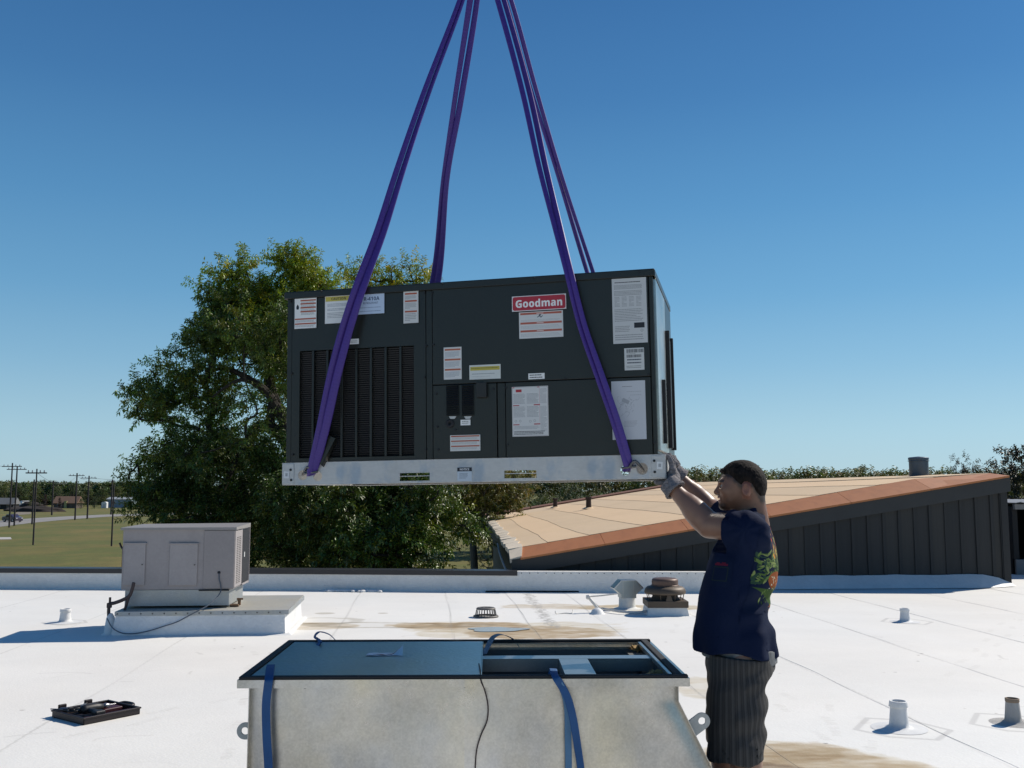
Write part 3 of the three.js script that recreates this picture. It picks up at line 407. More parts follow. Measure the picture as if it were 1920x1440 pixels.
  label('barcode_label', 'white barcode label', 1171, 652.5, 1208, 694, 200, (x, w, h) => { paper(x, w, h, '#cfcfcb'); const r = rngOf(4); for (const [f, e, k] of [[.05, .16, .85], [.30, .13, .75]]) { let a = w * .12; while (a < w * k + w * .1) { const b = 1 + r() * 4; x.fillStyle = '#3a3a3c'; x.fillRect(a, h * f, b, h * e); a += b + 1 + r() * 3; } } lines(x, w * .12, h * .24, w * .5, h * .04, 1, '#555'); lines(x, w * .14, h * .48, w * .74, h * .10, 1, '#3d4450', .9); lines(x, w * .14, h * .62, w * .74, h * .10, 1, '#3d4450', .9); lines(x, w * .1, h * .79, w * .8, h * .14, 2, '#777'); }, up);
  label('warning_label', 'small warning label with orange headings', 832.5, 651, 866, 711.5, 180, (x, w, h) => { paper(x, w, h, '#d8d7d3'); x.strokeStyle = '#999'; x.strokeRect(3, 3, w - 6, h - 6); for (const f of [.05, .36, .67]) { bar(x, w * .06, h * f, w * .88, h * .055, '#b8694e'); lines(x, w * .08, h * (f + .09), w * .82, h * .18, 5, '#8e959c'); } }, up);
  label('notice_label', 'white label with a yellow heading', 880.5, 684, 939, 711, 260, (x, w, h) => { paper(x, w, h, '#d5d6d0'); x.fillStyle = '#bfae4a'; x.fillRect(w * .03, h * .12, w * .94, h * .26); lines(x, w * .06, h * .19, w * .86, h * .1, 1, '#6d652e'); lines(x, w * .08, h * .58, w * .8, h * .1, 1, '#7a8086'); lines(x, w * .08, h * .78, w * .6, h * .06, 1, '#aaa'); }, up);
  label('small_label', null, 991, 700, 1021.5, 711, 130, (x, w, h) => { paper(x, w, h); lines(x, w * .08, h * .16, w * .8, h * .28, 1, '#444', .9); lines(x, w * .08, h * .56, w * .84, h * .28, 1, '#444', .9); }, up);
  label('instruction_sheet', 'white instruction sheet with red headings', 960.5, 724.5, 1028.5, 818, 320, (x, w, h) => { paper(x, w, h, '#d5d3cf'); x.strokeStyle = '#8a7876'; x.lineWidth = 2; x.strokeRect(5, 5, w - 10, h - 10); x.fillStyle = '#b03038'; x.fillRect(w * .11, h * .055, w * .16, h * .055); x.fillRect(4, 4, w * .06, 7); x.fillRect(w * .7, 4, w * .06, 7); for (const f of [.37, .755]) { x.fillRect(w * .03, h * f, w * .17, h * .017); x.fillRect(w * .6, h * f - 3, w * .17, h * .02); } x.fillRect(w * .76, 6, 1, h * .7); for (const [a, b] of [[.04, .16], [.41, .33]]) lines(x, w * a, h * .14, w * .33, h * .21, 9, '#8d8d8d'); lines(x, w * .78, h * .05, w * .18, h * .3, 14, '#999'); lines(x, w * .04, h * .40, w * .33, h * .22, 9, '#909090'); lines(x, w * .41, h * .40, w * .33, h * .22, 9, '#909090'); lines(x, w * .78, h * .40, w * .18, h * .5, 22, '#9c9c9c'); x.strokeStyle = '#777'; for (const [a, b] of [[.1, .69], [.22, .69], [.5, .7], [.62, .69]]) { x.beginPath(); x.arc(w * a, h * b, 9, 0, 7); x.stroke(); } lines(x, w * .05, h * .79, w * .7, h * .07, 3, '#999'); lines(x, w * .05, h * .89, w * .88, h * .08, 3, '#4a4a4a', .8); }, lo);
  label('wiring_diagram', 'plain white sheet with a faint line drawing', 1147.5, 714, 1211, 824, 300, (x, w, h) => { paper(x, w, h, '#c6c7ca'); lines(x, w * .32, h * .09, w * .32, h * .018, 1, '#55575c'); const r = rngOf(12); x.strokeStyle = 'rgba(110,112,118,.55)'; for (let i = 0; i < 34; i++) { x.lineWidth = 1 + r(); const a = w * (.2 + .55 * r()), b = h * (.25 + .33 * r()); x.beginPath(); x.moveTo(a, b); x.bezierCurveTo(a + 50 * (r() - .5), b + 60 * (r() - .5), a + 70 * (r() - .5), b + 60 * r(), a + 70 * (r() - .5), b + 70 * (r() - .3)); x.stroke(); } x.fillStyle = '#a0a2a6'; x.save(); x.translate(w * .42, h * .35); x.rotate(.45); x.fillRect(-36, -18, 66, 34); x.restore(); lines(x, w * .45, h * .18, w * .45, h * .012, 1, '#888'); lines(x, w * .55, h * .24, w * .35, h * .012, 1, '#888'); lines(x, w * .35, h * .68, w * .4, h * .11, 5, '#a3a3a6'); }, lo);
  label('small_label', null, 864, 787, 882.5, 797.5, 80, (x, w, h) => { paper(x, w, h); lines(x, w * .15, h * .2, w * .7, h * .6, 2, '#666'); }, lc);
  label('warning_label', 'low white label with orange bars', 844.5, 815.5, 901, 845.5, 260, (x, w, h) => { paper(x, w, h, '#d6d3cd'); for (const f of [.04, .34, .66]) { bar(x, w * .03, h * f, w * .94, h * .075, orange); lines(x, w * .05, h * (f + .11), w * .9, h * .13, 3, '#a5a5a2'); } }, lc);
  label('notice_sticker', 'white sticker with a black heading', 859, 876, 886, 902, 200, (x, w, h) => { paper(x, w, h, '#c3ccd4'); x.fillStyle = '#20232c'; x.fillRect(0, h * .02, w, h * .28); x.fillStyle = '#e8e8e8'; x.font = `bold ${h * .2}px sans-serif`; x.textAlign = 'center'; x.fillText('NOTICE', w / 2, h * .235); lines(x, w * .14, h * .42, w * .6, h * .42, 5, '#6e7680'); }, fr, hz + .0045);
  for (const [a, b, c, d] of [[535, 884, 545, 897], [1232, 866, 1243, 880]]) label('sticker', 'small white square sticker', a, b, c, d, 60, (x, w, h) => { paper(x, w, h, '#e2e1de'); x.fillStyle = '#a9a9a8'; x.fillRect(w * .28, h * .25, w * .44, h * .45); }, fr, hz + .008, -.06);
}

// ---------------------------------------------------------------- lifting slings
const slingM = phys(.080, .036, .27, { roughness: .5, sheen: .35, sheenRoughness: .5, map: rep(texOf(128, 128, (u, v) => { const k = .82 + .2 * Math.abs(((v * 16) % 1) - .5) + .2 * (nC(u * 2, v * 2) - .5); return [k, k, k]; }), 6, 3) });
slingM.sheenColor.setRGB(.25, .18, .6);
{
  const apex = at(902, -120, 5.15);
  function strap(name, label, frontPts, wide, spread, wf = () => 1) {
    const s = thing(name, label, 'lifting sling', [0, 0, 0], undefined);
    const path = frontPts;
    for (const side of [-1, 1]) {
      const pts = path.map((p, i) => { const t = i / (path.length - 1), e = spread(t) * side; return p.clone().add(V(e, 0, -.006 * side * Math.sin(t * 8))); });
      mesh('strand', sweep(pts, wide, V(1, .25, side * .25), .016, { n: 90, m: 12, twist: (t) => side * .35 * Math.sin(t * 5 + side), scale: (t) => wf(t) * (1 - .14 * Math.sin(t * 11 + side * 2) * Math.sin(t * 3)), sq: .75 }), slingM, s);
    }
    return s;
  }
  const onFace = (px, py, off) => UWd(U(px, py, off));
  // front left
  const up = (list, edge) => list.map(([px, py], i) => { const d0 = -edge.z, k = i / list.length; return at(px, py, 5.15 + (d0 - 5.15) * Math.pow((list[0][1] < 0 ? (py + 120) : py) / (list.edge + 120), 1)); });
  const flEdge = onFace(675, 538, .035), frEdge = onFace(1067, 512, .035);
  const l1 = [[902, -120], [865, 0], [800, 172], [750, 318], [712, 438]]; l1.edge = 538;
  strap('lifting_sling', 'purple lifting sling crossing the louvred left half of the hanging unit', [...up(l1, flEdge), flEdge, onFace(652, 610, .05), onFace(628, 700, .06), onFace(606, 800, .055), onFace(589, 868, .035), onFace(584, 886, .022), onFace(582, 892, -.01)], .040, (t) => .006 + .011 * Math.sin(Math.min(1, t * 1.05) * 3.14), (t) => .50 + .56 * Math.pow(Math.sin(Math.min(1, t * .98 + .02) * 2.75), 2));
  const l2 = [[902, -120], [939, 0], [985, 168], [1018, 318], [1046, 430]]; l2.edge = 512;
  strap('lifting_sling', 'purple lifting sling crossing the right half of the unit beside the red badge', [...up(l2, frEdge), frEdge, onFace(1092, 610, .05), onFace(1123, 700, .06), onFace(1154, 790, .055), onFace(1174, 858, .035), onFace(1178, 874, .022), onFace(1176, 882, -.01)], .028, (t) => .0095 + .009 * Math.max(0, Math.sin(t * 6.2 + .6)) * (t < .45 ? 1 : .2));
  // the two at the back go down behind the unit to its rear rail
  const bk = (list, px, hole) => { const e = UWd(V(U(px, 520).x, UH + .01, -UD - .03)); return e; };
  const holeL = UWd(V(-.80, -.05, -UD - .02)), holeR = UWd(V(.80, -.05, -UD - .02));
  const blTop = at(815, 535, 5.62), brTop = at(1108, 515, 5.55);
  strap('lifting_sling', 'reddish purple lifting sling behind the unit rising left of the middle', [apex.clone(), at(888, 0, 5.24), at(858, 190, 5.36), at(836, 330, 5.46), blTop, blTop.clone().lerp(holeL, .5), holeL], .034, (t) => .009 + .010 * Math.abs(Math.sin(t * 5.2 + .5)));
  strap('lifting_sling', 'reddish purple lifting sling behind the unit at its right end', [apex.clone().add(V(.03, 0, 0)), at(953, 0, 5.22), at(998, 160, 5.33), at(1050, 330, 5.44), brTop, brTop.clone().lerp(holeR, .5), holeR], .024, (t) => .008 + .009 * Math.abs(Math.sin(t * 6 + .3)));
  // shackles through the lifting holes
  const shk = std(.16, .16, .16, { metalness: .9, roughness: .45 });
  const mk = (lab, a, b, c) => { const o = thing('shackle', lab, 'shackle'); mesh('bow', tube([a, a.clone().lerp(b, .5).add(V(0, .022, .015)), b, c],   .0065, 24, 8), shk, o); mesh('pin', tube([a.clone().add(V(-.035, -.004, 0)), a.clone().add(V(.03, .004, 0))], .0055, 2, 8), shk, o); };
  mk('grey shackle hooked into the right lifting hole of the rail', UWd(U(1180, 876, .03)), UWd(U(1199, 872, .03)), UWd(U(1206, 882, -.02)));
  mk('dark red shackle in the left lifting hole of the rail', UWd(U(584, 886, .028)), UWd(U(572, 882, .03)), UWd(U(568, 890, -.02)));
  // flat sheet-metal guard tucked behind the left sling
  const g = thing('corner_guard', 'flat dark metal guard plate tucked behind the left sling', 'guard plate');
  const q = [[608, 884], [627, 822], [618, 818], [596, 868], [590, 872]], c = [[603, 873], [628.5, 822], [611, 814], [592, 862]];
  const pw = c.map(([x, y]) => UWd(U(x, y, .030))), pb = c.map(([x, y]) => UWd(U(x, y, .024)));
  mesh('plate', hexa(pb, pw), paint, g);
  const p2 = [UWd(U(603, 873, .031)), UWd(U(609, 877, .002)), UWd(U(631, 826, .002)), UWd(U(628.5, 822, .031))]; mesh('flange', [quadGeo([p2]), quadGeo([[p2[3], p2[2], p2[1], p2[0]].map((v) => v.clone().add(V(.002, .001, -.001)))])], paint, g);
}

// ---------------------------------------------------------------- galvanized curb adapter in the foreground
const CY = .90;
const curb = thing('curb_adapter', 'galvanized sheet-metal curb adapter with a half open top in the foreground', 'roof curb', [-.194, 0, -4.396]);
curb.rotation.y = .022; curb.updateMatrixWorld(true);
const cInv = curb.matrixWorld.clone().invert();
const K = (px, py, h = CY) => onY(px, py, h).applyMatrix4(cInv);                          // a spot on its top, in its own metres
const KW = (v) => v.clone().applyMatrix4(curb.matrixWorld);
const CW = 1.752, CD = .952;
{
  const x0 = -CW / 2, x1 = CW / 2, z1 = CD / 2, z0 = -CD / 2, ins = .035;
  const bx0 = x0 + .037, bx1 = x1 - .037, bt = CY - .022, zf = z1 - ins, zb = z0 + ins, kn = CY - .095, fx = bx1 + .40;
  const prof = [[bx0, .0], [fx, .0], [bx1, kn], [bx1, bt], [bx0, bt]];
  const nx = 140, ny = 50, fp = [], fi = [], rx = (y) => y > kn ? bx1 : bx1 + (fx - bx1) * (kn - y) / kn;
  for (let j = 0; j <= ny; j++) for (let i = 0; i <= nx; i++) { const y = bt * j / ny, a = bx0, b = rx(y), x = a + (b - a) * i / nx, e = Math.min(x - a, b - x), w = .0035 * Math.sin(x * 3.1 + y * 2.2) * Math.sin(y * 3.6 + .4) + .0018 * Math.sin(x * 7.3 - y * 6.1) + .0009 * Math.sin(x * 15 + y * 9); fp.push(x, y, zf + w * Math.min(1, e / .12) * Math.min(1, (bt - y) / .15) - .022 * Math.exp(-Math.pow(e / .05, 2))); if (i < nx && j < ny) { const q = j * (nx + 1) + i; fi.push(q, q + 1, q + nx + 2, q, q + nx + 2, q + nx + 1); } }
  const fgm = new THREE.BufferGeometry(); fgm.setAttribute('position', new THREE.Float32BufferAttribute(fp, 3)); fgm.setIndex(fi); fgm.computeVertexNormals(); boxUV(fgm);
  const face = mesh('front_panel', fgm, M.galv, curb);
  for (const t of [.13, .5, .87]) mesh('rivet', new THREE.SphereGeometry(.006, 8, 5).translate(bx0 + (bx1 - bx0) * t, bt - .012, zf), M.galvDull, curb);
  mesh('back_panel', plateXY(prof, [], .003, zb), M.galv, curb);
  mesh('side_panel', box(.003, bt, zf - zb - .006, bx0 + .0015, bt / 2, (zf + zb) / 2), M.galv, curb);
  const zs = [zb + .003, zf - .003], wall = (a, b, c, d) => hexa([V(a, b, zs[1]), V(a + .003, b, zs[1]), V(a + .003, b, zs[0]), V(a, b, zs[0])], [V(c, d, zs[1]), V(c + .003, d, zs[1]), V(c + .003, d, zs[0]), V(c, d, zs[0])]);
  mesh('side_panel', [wall(bx1 - .003, kn, bx1 - .003, bt), wall(fx - .003, 0, bx1 - .003, kn)], M.galv, curb);
  // grey fibre liner inside
  const lin = std(.13, .13, .125, { roughness: .95, map: rep(T.speck, 3) });
  mesh('liner', [box(CW - .2, bt - .02, .012, 0, bt / 2, zf - .04), box(CW - .14, bt - .02, .012, 0, bt / 2, zb + .012), box(.012, bt - .02, CD - .13, bx0 + .012, bt / 2, 0), box(.012, bt - .02, CD - .13, bx1 - .012, bt / 2, 0), box(CW - .1, .01, CD - .1, 0, .03, 0)], lin, curb);
  // rim: folded flange with its lip, then the black gasket on it
  const lipH = .028, rimM = M.galv;
  mesh('flange', [box(CW, .003, .055, 0, CY - .0015, z1 - .0275), box(CW, .003, .055, 0, CY - .0015, z0 + .0275), box(.055, .003, CD - .11, x0 + .0275, CY - .0015, 0), box(.055, .003, CD - .11, x1 - .0275, CY - .0015, 0)], rimM, curb);
  mesh('lip', box(CW, lipH, .003, 0, CY - .003 - lipH / 2, z1 - .0015), rimM, curb); mesh('lip', box(CW, lipH, .003, 0, CY - .003 - lipH / 2, z0 + .0015), rimM, curb); mesh('lip', box(.003, lipH, CD - .008, x0 + .0015, CY - .003 - lipH / 2, 0), rimM, curb); mesh('lip', box(.003, lipH, CD - .008, x1 - .0015, CY - .003 - lipH / 2, 0), rimM, curb);
  const gz = .030; mesh('gasket', rbox(CW - .01, .012, gz, 0, CY + .006, z1 - gz / 2 - .004, .004), M.rubber, curb); mesh('gasket', rbox(CW - .01, .012, gz, 0, CY + .006, z0 + gz / 2 + .004, .004), M.rubber, curb); mesh('gasket', rbox(gz, .012, CD - 2 * gz - .01, x0 + gz / 2 + .005, CY + .006, 0, .004), M.rubber, curb); mesh('gasket', rbox(gz, .012, CD - 2 * gz - .01, x1 - gz / 2 - .022, CY + .006, 0, .004), M.rubber, curb);
  // covering sheet on the left, bars across the open right half
  const xs = K(904, 1240).x;
  const sheetM = std(.44, .55, .56, { metalness: .9, roughness: .36, map: rep(T.spangle, 1.2), bumpMap: rep(T.bump, 1.3), bumpScale: .0025 });
  const sg = new THREE.PlaneGeometry(xs - x0 - .045, CD - .085, 30, 12); sg.rotateX(-Math.PI / 2); { const p = sg.attributes.position; for (let i = 0; i < p.count; i++) p.setY(i, .0022 * Math.sin(p.getX(i) * 5.1) * Math.cos(p.getZ(i) * 3.3)); sg.computeVertexNormals(); } sg.translate((xs + x0 + .04) / 2, CY + .0075, 0);
  mesh('top_sheet', [boxUV(sg.toNonIndexed()), box(.003, .02, CD - .085, xs, CY - .003, 0)], sheetM, curb);
  const barM = std(.40, .44, .46, { metalness: .85, roughness: .33, map: rep(T.spangle, 2) });
  const b1 = K(1080, 1226).z, b2 = K(1080, 1234).z;
  mesh('cross_bar', [box(x1 - .05 - xs, .004, .085, (x1 - .05 + xs) / 2, CY - .006, (b1 + b2) / 2 + .0), box(x1 - .05 - xs, .05, .003, (x1 - .05 + xs) / 2, CY - .034, (b1 + b2) / 2 + .041)], barM, curb);
  const zc0 = (b1 + b2) / 2 + .046, zc1 = z1 - .056, ca = K(1075, 1236).x, cb = K(1097, 1269).x;
  mesh('cross_bar', [box(.125, .004, zc1 - zc0, (ca + cb) / 2 - .004, CY - .006, (zc0 + zc1) / 2), box(.003, .05, zc1 - zc0, (ca + cb) / 2 - .066, CY - .034, (zc0 + zc1) / 2)], barM, curb);
  mesh('inner_rail', rbox(.016, .02, CD - .12, x1 - .064, CY - .004, 0, .003, 1), barM, curb);
  // lifting lugs with round eyes
  const lug = (pts, cx, cy, r, hole, z) => { const s = new THREE.Shape(pts.map(([a, b]) => new THREE.Vector2(a, b))); const g0 = new THREE.Shape(); g0.absarc(cx, cy, r, 0, Math.PI * 2); return s; };
  const mkLug = (cx, cy, ang) => { const r = .031, len = .07, s = new THREE.Shape(); s.moveTo(len, -r); s.lineTo(0, -r); s.absarc(0, 0, r, -Math.PI / 2, Math.PI / 2, true); s.lineTo(len, r); s.lineTo(len, -r); s.holes.push(circlePath(0, 0, .0145)); const g = new THREE.ExtrudeGeometry(s, { depth: .006, bevelEnabled: true, bevelSize: .001, bevelThickness: .001, bevelSegments: 1, curveSegments: 24 }); g.rotateZ(ang); g.translate(cx, cy, zf - .036); mesh('lifting_lug', boxUV(g), M.galvDull, curb); };
  const lp = (px, py) => { const r = ray(px, py).transformDirection(cInv), o = V(0, EYE, 0).applyMatrix4(cInv), k = (zf + .006 - o.z) / r.z; return o.addScaledVector(r, k); };
  const a = lp(455, 1375), b = lp(1320, 1356); mkLug(a.x, a.y, 0); mkLug(b.x, b.y, Math.PI + .62);
  // dry leaves caught in the corners
  const lm = std(.36, .24, .10, { roughness: .9, side: THREE.DoubleSide }), r = rngOf(41), lg = [];
  for (const [px, py, n, q] of [[1246, 1262, 22, .05], [1208, 1214, 26, .05]]) { const c = K(px, py, CY - .015); for (let i = 0; i < n; i++) { const g = new THREE.CircleGeometry(.012 + .012 * r(), 5).toNonIndexed(); g.scale(1, .45, 1); g.rotateX(r() * 3); g.rotateY(r() * 6); g.rotateZ(r() * 3); g.translate(c.x - q * r() - .02, c.y - .01 + .02 * r(), c.z + q * (r() - .5)); lg.push(g); } }
  mesh('leaf_litter', lg, lm, curb).userData.kind = 'stuff';
  mesh('debris_shelf', [box(.10, .004, .12, K(1246, 1262).x - .02, CY - .036, K(1246, 1262).z), box(.10, .004, .12, K(1208, 1214).x - .02, CY - .036, K(1208, 1214).z)], lin, curb);
  // torn label on the sheet
  const t0 = K(722, 1231), tl = thing('torn_label', 'torn white and red label peeling up from the dark top sheet', 'label', KW(V(t0.x, CY + .0095, t0.z)).toArray());
  const tg = new THREE.PlaneGeometry(.16, .075, 16, 6); tg.rotateX(-Math.PI / 2); { const p = tg.attributes.position; for (let i = 0; i < p.count; i++) { const x = p.getX(i), z = p.getZ(i); p.setY(i, .002 * Math.abs(Math.sin(x * 60 + z * 50)) + (x > .035 && z < .02 ? (x - .035) * .9 : 0)); } tg.computeVertexNormals(); }
  mesh('sheet', tg, std(1, 1, 1, { roughness: .7, side: THREE.DoubleSide, map: canvasTex(128, 64, (x, w, h) => { x.fillStyle = '#d5dbe2'; x.fillRect(0, 0, w, h); x.fillStyle = '#f2f2f2'; x.fillRect(6, 5, w - 12, h * .55); x.fillStyle = '#5a1f1c'; x.beginPath(); x.moveTo(22, 36); x.lineTo(w * .7, 28); x.lineTo(w * .96, 4); x.lineTo(w, 26); x.lineTo(w * .7, 44); x.lineTo(24, 44); x.fill(); x.fillStyle = '#a0672a'; x.fillRect(w * .86, 8, 9, 12); }) }), tl);

  // blue tie-down straps
  const sm = M.strapBlue, dz = .012;
  const ft = (px, py, off) => { const r = ray(px, py).transformDirection(cInv), o = V(0, EYE, 0).applyMatrix4(cInv), k = (zf + off - o.z) / r.z; return KW(o.addScaledVector(r, k)); };
  const tp = (px, py, off) => KW(K(px, py).setY(CY + off));
  const s1 = thing('tie_down_strap', 'blue webbing strap hanging over the left front edge of the metal curb', 'strap', [0, 0, 0], undefined);
  mesh('webbing', sweep([tp(508, 1252, .012), tp(506, 1264, .018), ft(504, 1275, .05), ft(502, 1290, .052), ft(499, 1320, .05), ft(500, 1380, .05), ft(503, 1430, .05), ft(504, 1475, .04), ft(502, 1560, .03)], .033, V(1, 0, 0), .003, { n: 60, sq: .3 }), sm, s1);
  const s2 = thing('tie_down_strap', 'doubled blue webbing strap hanging from the open half of the metal curb', 'strap');
  mesh('webbing', sweep([tp(1030, 1266, -.07), tp(1036, 1262, .012), ft(1042, 1270, .052), ft(1052, 1285, .055), ft(1064, 1308, .058), ft(1074, 1345, .060), ft(1083, 1400, .056), ft(1090, 1450, .05), ft(1096, 1560, .03)], .030, V(.96, .2, .1), .003, { n: 60, sq: .3, twist: (t) => -.35 * Math.sin(t * 5) }), sm, s2);
  mesh('webbing', sweep([tp(1036, 1263, .010), ft(1046, 1276, .049), ft(1058, 1300, .046), ft(1064, 1330, .035), ft(1065, 1380, .028), ft(1066, 1430, .025), ft(1064, 1560, .02)], .026, V(1, 0, .1), .003, { n: 60, sq: .3 }), rep ? std(.10, .22, .36, { roughness: .7, map: rep(T.speck, 6) }) : sm, s2);
  const s3 = thing('tie_down_strap', 'end of a blue strap curling over the back edge of the left sheet', 'strap');
  mesh('webbing', sweep([tp(600, 1214, .012), tp(596, 1207, .016), tp(592, 1203.5, .03), tp(600, 1200.5, .04), tp(616, 1201, .03), tp(630, 1203, .005)], .03, V(.3, 0, 1), .003, { n: 40, sq: .3 }), sm, s3);
  const s4 = thing('tie_down_strap', 'pale blue strap end arching over the back rim into the opening', 'strap');
  mesh('webbing', sweep([tp(907, 1227, -.002), tp(914, 1222, .02), tp(926, 1212, .045), tp(942, 1206, .04), tp(962, 1203.5, .012), tp(972, 1202, -.03)], .03, V(.5, 0, 1), .003, { n: 40, sq: .3 }), std(.07, .15, .24, { roughness: .6, map: rep(T.speck, 6) }), s4);
  // thin lead hanging down the front
  const wl = thing('wire_lead', 'thin dark red wire hanging down the front of the metal curb', 'wire');
  mesh('lead', tube([tp(898, 1250, .012), tp(901, 1268, .016), ft(902, 1278, .045), ft(908, 1292, .03), ft(915, 1324, .02), ft(913, 1352, .018), ft(902, 1378, .02), ft(894, 1405, .02), ft(891, 1440, .02), ft(890, 1540, .015)], .0026, 80, 6), std(.035, .012, .012, { roughness: .5 }), wl);
}
// ---------------------------------------------------------------- older beige unit on its curb, left
{
  const beige = std(.335, .305, .30, { roughness: .6, map: rep(T.speck, .8) }), beige2 = std(.355, .325, .32, { roughness: .6, map: rep(T.speck, .8) }), seam = std(.12, .11, .105, { roughness: .8 });
  const o = thing('old_rooftop_unit', 'small weathered beige air conditioner on a galvanized stand at the left', 'air conditioner', [-4.49, 0, -11.50]); o.rotation.y = SK;
  const W = 1.27, D = .89, y0 = .485, y1 = 1.165;
  mesh('cabinet', box(W - .01, y1 - y0, D - .01, W / 2, (y0 + y1) / 2, -D / 2), beige, o);
  mesh('lid', [hexa([V(-.02, y1, .02), V(W + .02, y1 + .0, .02), V(W + .02, y1, -D - .02), V(-.02, y1, -D - .02)], [V(-.02, y1 + .028, .02), V(W + .02, y1 + .03, .02), V(W + .02, y1 + .05, -D - .02), V(-.02, y1 + .04, -D - .02)])], std(.27, .255, .245, { roughness: .5 }), o);
  const px = (a) => (a - 235) / 205 * W, py = (b) => y1 - (b - 996) / 104 * (y1 - y0);
  const pan = (a, b, c, d) => { const m = mesh('access_panel', rbox(px(b) - px(a), py(c) - py(d), .018, (px(a) + px(b)) / 2, (py(c) + py(d)) / 2, .004, .006), beige2, o); mesh('top_edge', rbox(px(b) - px(a) + .02, .016, .03, (px(a) + px(b)) / 2, py(c) + .006, .006, .004), beige, m); mesh('latch', cyl(.008, .008, .02, 0, 0, 0, 8).rotateX(Math.PI / 2).translate(px(b) - .03, (py(c) + py(d)) / 2, .015), seam, m); };
  pan(239, 278, 1020, 1092); pan(322, 373, 1021, 1093);
  mesh('corner_panel', rbox(px(440) - px(384), y1 - y0 - .02, .014, (px(440) + px(384)) / 2, (y0 + y1) / 2, .001, .003), std(.30, .272, .267, { roughness: .6, map: rep(T.speck, .8) }), o);
  mesh('knockout', cyl(.017, .017, .01, 0, 0, 0, 12).rotateX(Math.PI / 2).translate(px(413), py(1071), .010), M.dark, o);
  // right end: pale louvred grille, then the dark coil in a thin frame
  const g = mesh('grille', rbox(.012, y1 - y0 - .03, .44, W + .002, (y0 + y1) / 2, -.225, .003, 1), beige2, o);
  for (let i = 0; i < 26; i++) for (let j = 0; j < 2; j++) mesh('slot', box(.004, .010, .10, W + .0085, y0 + .06 + i * .021, -.14 - j * .15), seam, g);
  mesh('coil', box(.02, y1 - y0 - .04, .40, W - .002, (y0 + y1) / 2, -.66), std(.022, .024, .028, { roughness: .7, metalness: .3, map: rep(T.speck, 6) }), o);
  mesh('coil_frame', [box(.03, y1 - y0, .014, W + .004, (y0 + y1) / 2, -D + .0), box(.03, .02, .42, W + .004, y0 + .012, -.66)], beige2, o);
  mesh('tag', box(.004, .06, .035, W + .011, (y0 + y1) / 2 + .02, -.58), M.white, o);
  // disconnect box and flue on the left end
  mesh('disconnect_box', [rbox(.07, .22, .13, -.035, y0 + .35, -.30, .008), rbox(.035, .1, .08, -.02, y0 + .52, -.30, .005)], std(.10, .045, .035, { roughness: .7 }), o);
  mesh('bracket', rbox(.05, .14, .10, -.025, y0 + .10, -.30, .006), M.galvDull, o); mesh('arm', tube([V(-.04, y0 + .42, -.3), V(-.09, y0 + .46, -.3), V(-.12, y0 + .52, -.3)], .012, 8, 6), M.black, o);
  // galvanized stand
  const st = thing('equipment_stand', 'stepped galvanized curb with white membrane sides under the beige unit', 'roof curb', [-4.49, 0, -11.50]); st.rotation.y = SK;
  const gm = std(.40, .42, .42, { metalness: .5, roughness: .5, map: rep(T.spangle, 1), bumpMap: rep(T.bump, .8), bumpScale: .004 });
  mesh('upper_curb', box(W - .10, .18, D - .02, W / 2 + .0, .39, -D / 2 - .0), gm, st); mesh('black_gap', rbox(.34, .012, .03, W - .22, .474, .008, .003), M.rubber, st);
  const X1 = 1.93, Z1 = .24, Z0 = -1.22;
  mesh('platform_top', hexa([V(.02, .265, Z1), V(X1, .265, Z1), V(X1, .265, Z0), V(.02, .265, Z0)], [V(.02, .270, Z1), V(X1, .270, Z1), V(X1, .285, Z0), V(.02, .285, Z0)]), std(.55, .53, .47, { metalness: .3, roughness: .5, map: rep(T.spangle, .7) }), st);
  mesh('platform_flange', [rbox(X1 - .015, .05, .008, X1 / 2 + .012, .245, Z1 + .004, .002, 1), rbox(.008, .05, Z1 - Z0, X1 + .004, .248, (Z0 + Z1) / 2, .002, 1)], gm, st);
  const fs = []; for (let i = 0; i < 15; i++) { const q = new THREE.SphereGeometry(.009, 6, 4).toNonIndexed(); q.translate(.05 + i * .128, .245, Z1 + .01); fs.push(q); } const fm = mesh('fastener', fs, seam, st); fm.userData.kind = 'stuff';
  mesh('membrane_side', hexa([V(.0, 0, Z1 + .05), V(X1 - .02, 0, Z1 + .05), V(X1 - .02, 0, Z0), V(.0, 0, Z0)], [V(.035, .262, Z1 - .01), V(X1 - .04, .262, Z1 - .01), V(X1 - .04, .262, Z0), V(.035, .262, Z0)]), std(.74, .745, .74, { roughness: .6, map: rep(T.speck, .5), bumpMap: rep(T.bump, .8), bumpScale: .01 }), st);
  mesh('membrane_toe', hexa([V(-.04, 0, Z1 + .11), V(X1 + .06, 0, Z1 + .11), V(X1 + .06, 0, Z0), V(-.04, 0, Z0)], [V(.0, .02, Z1 + .03), V(X1 + .02, .02, Z1 + .03), V(X1 + .02, .02, Z0), V(.0, .02, Z0)]), M.membrane, st);
  mesh('gas_cock', [tube([V(W + .05, .29, -.12), V(W + .05, .37, -.12)], .018, 2, 8), tube([V(W + .02, .36, -.12), V(W + .09, .36, -.12)], .012, 2, 6), rbox(.10, .03, .08, W + .0, .29, -.10, .01)], std(.16, .09, .045, { roughness: .8 }), st);
  // cable strung over the front of the stand
  const T4 = (x, y, z) => V(x, y, z).applyMatrix4((st.updateMatrixWorld(true), st.matrixWorld));
  const c = thing('cable', 'thin grey cable sagging across the front of the beige unit stand', 'cable');
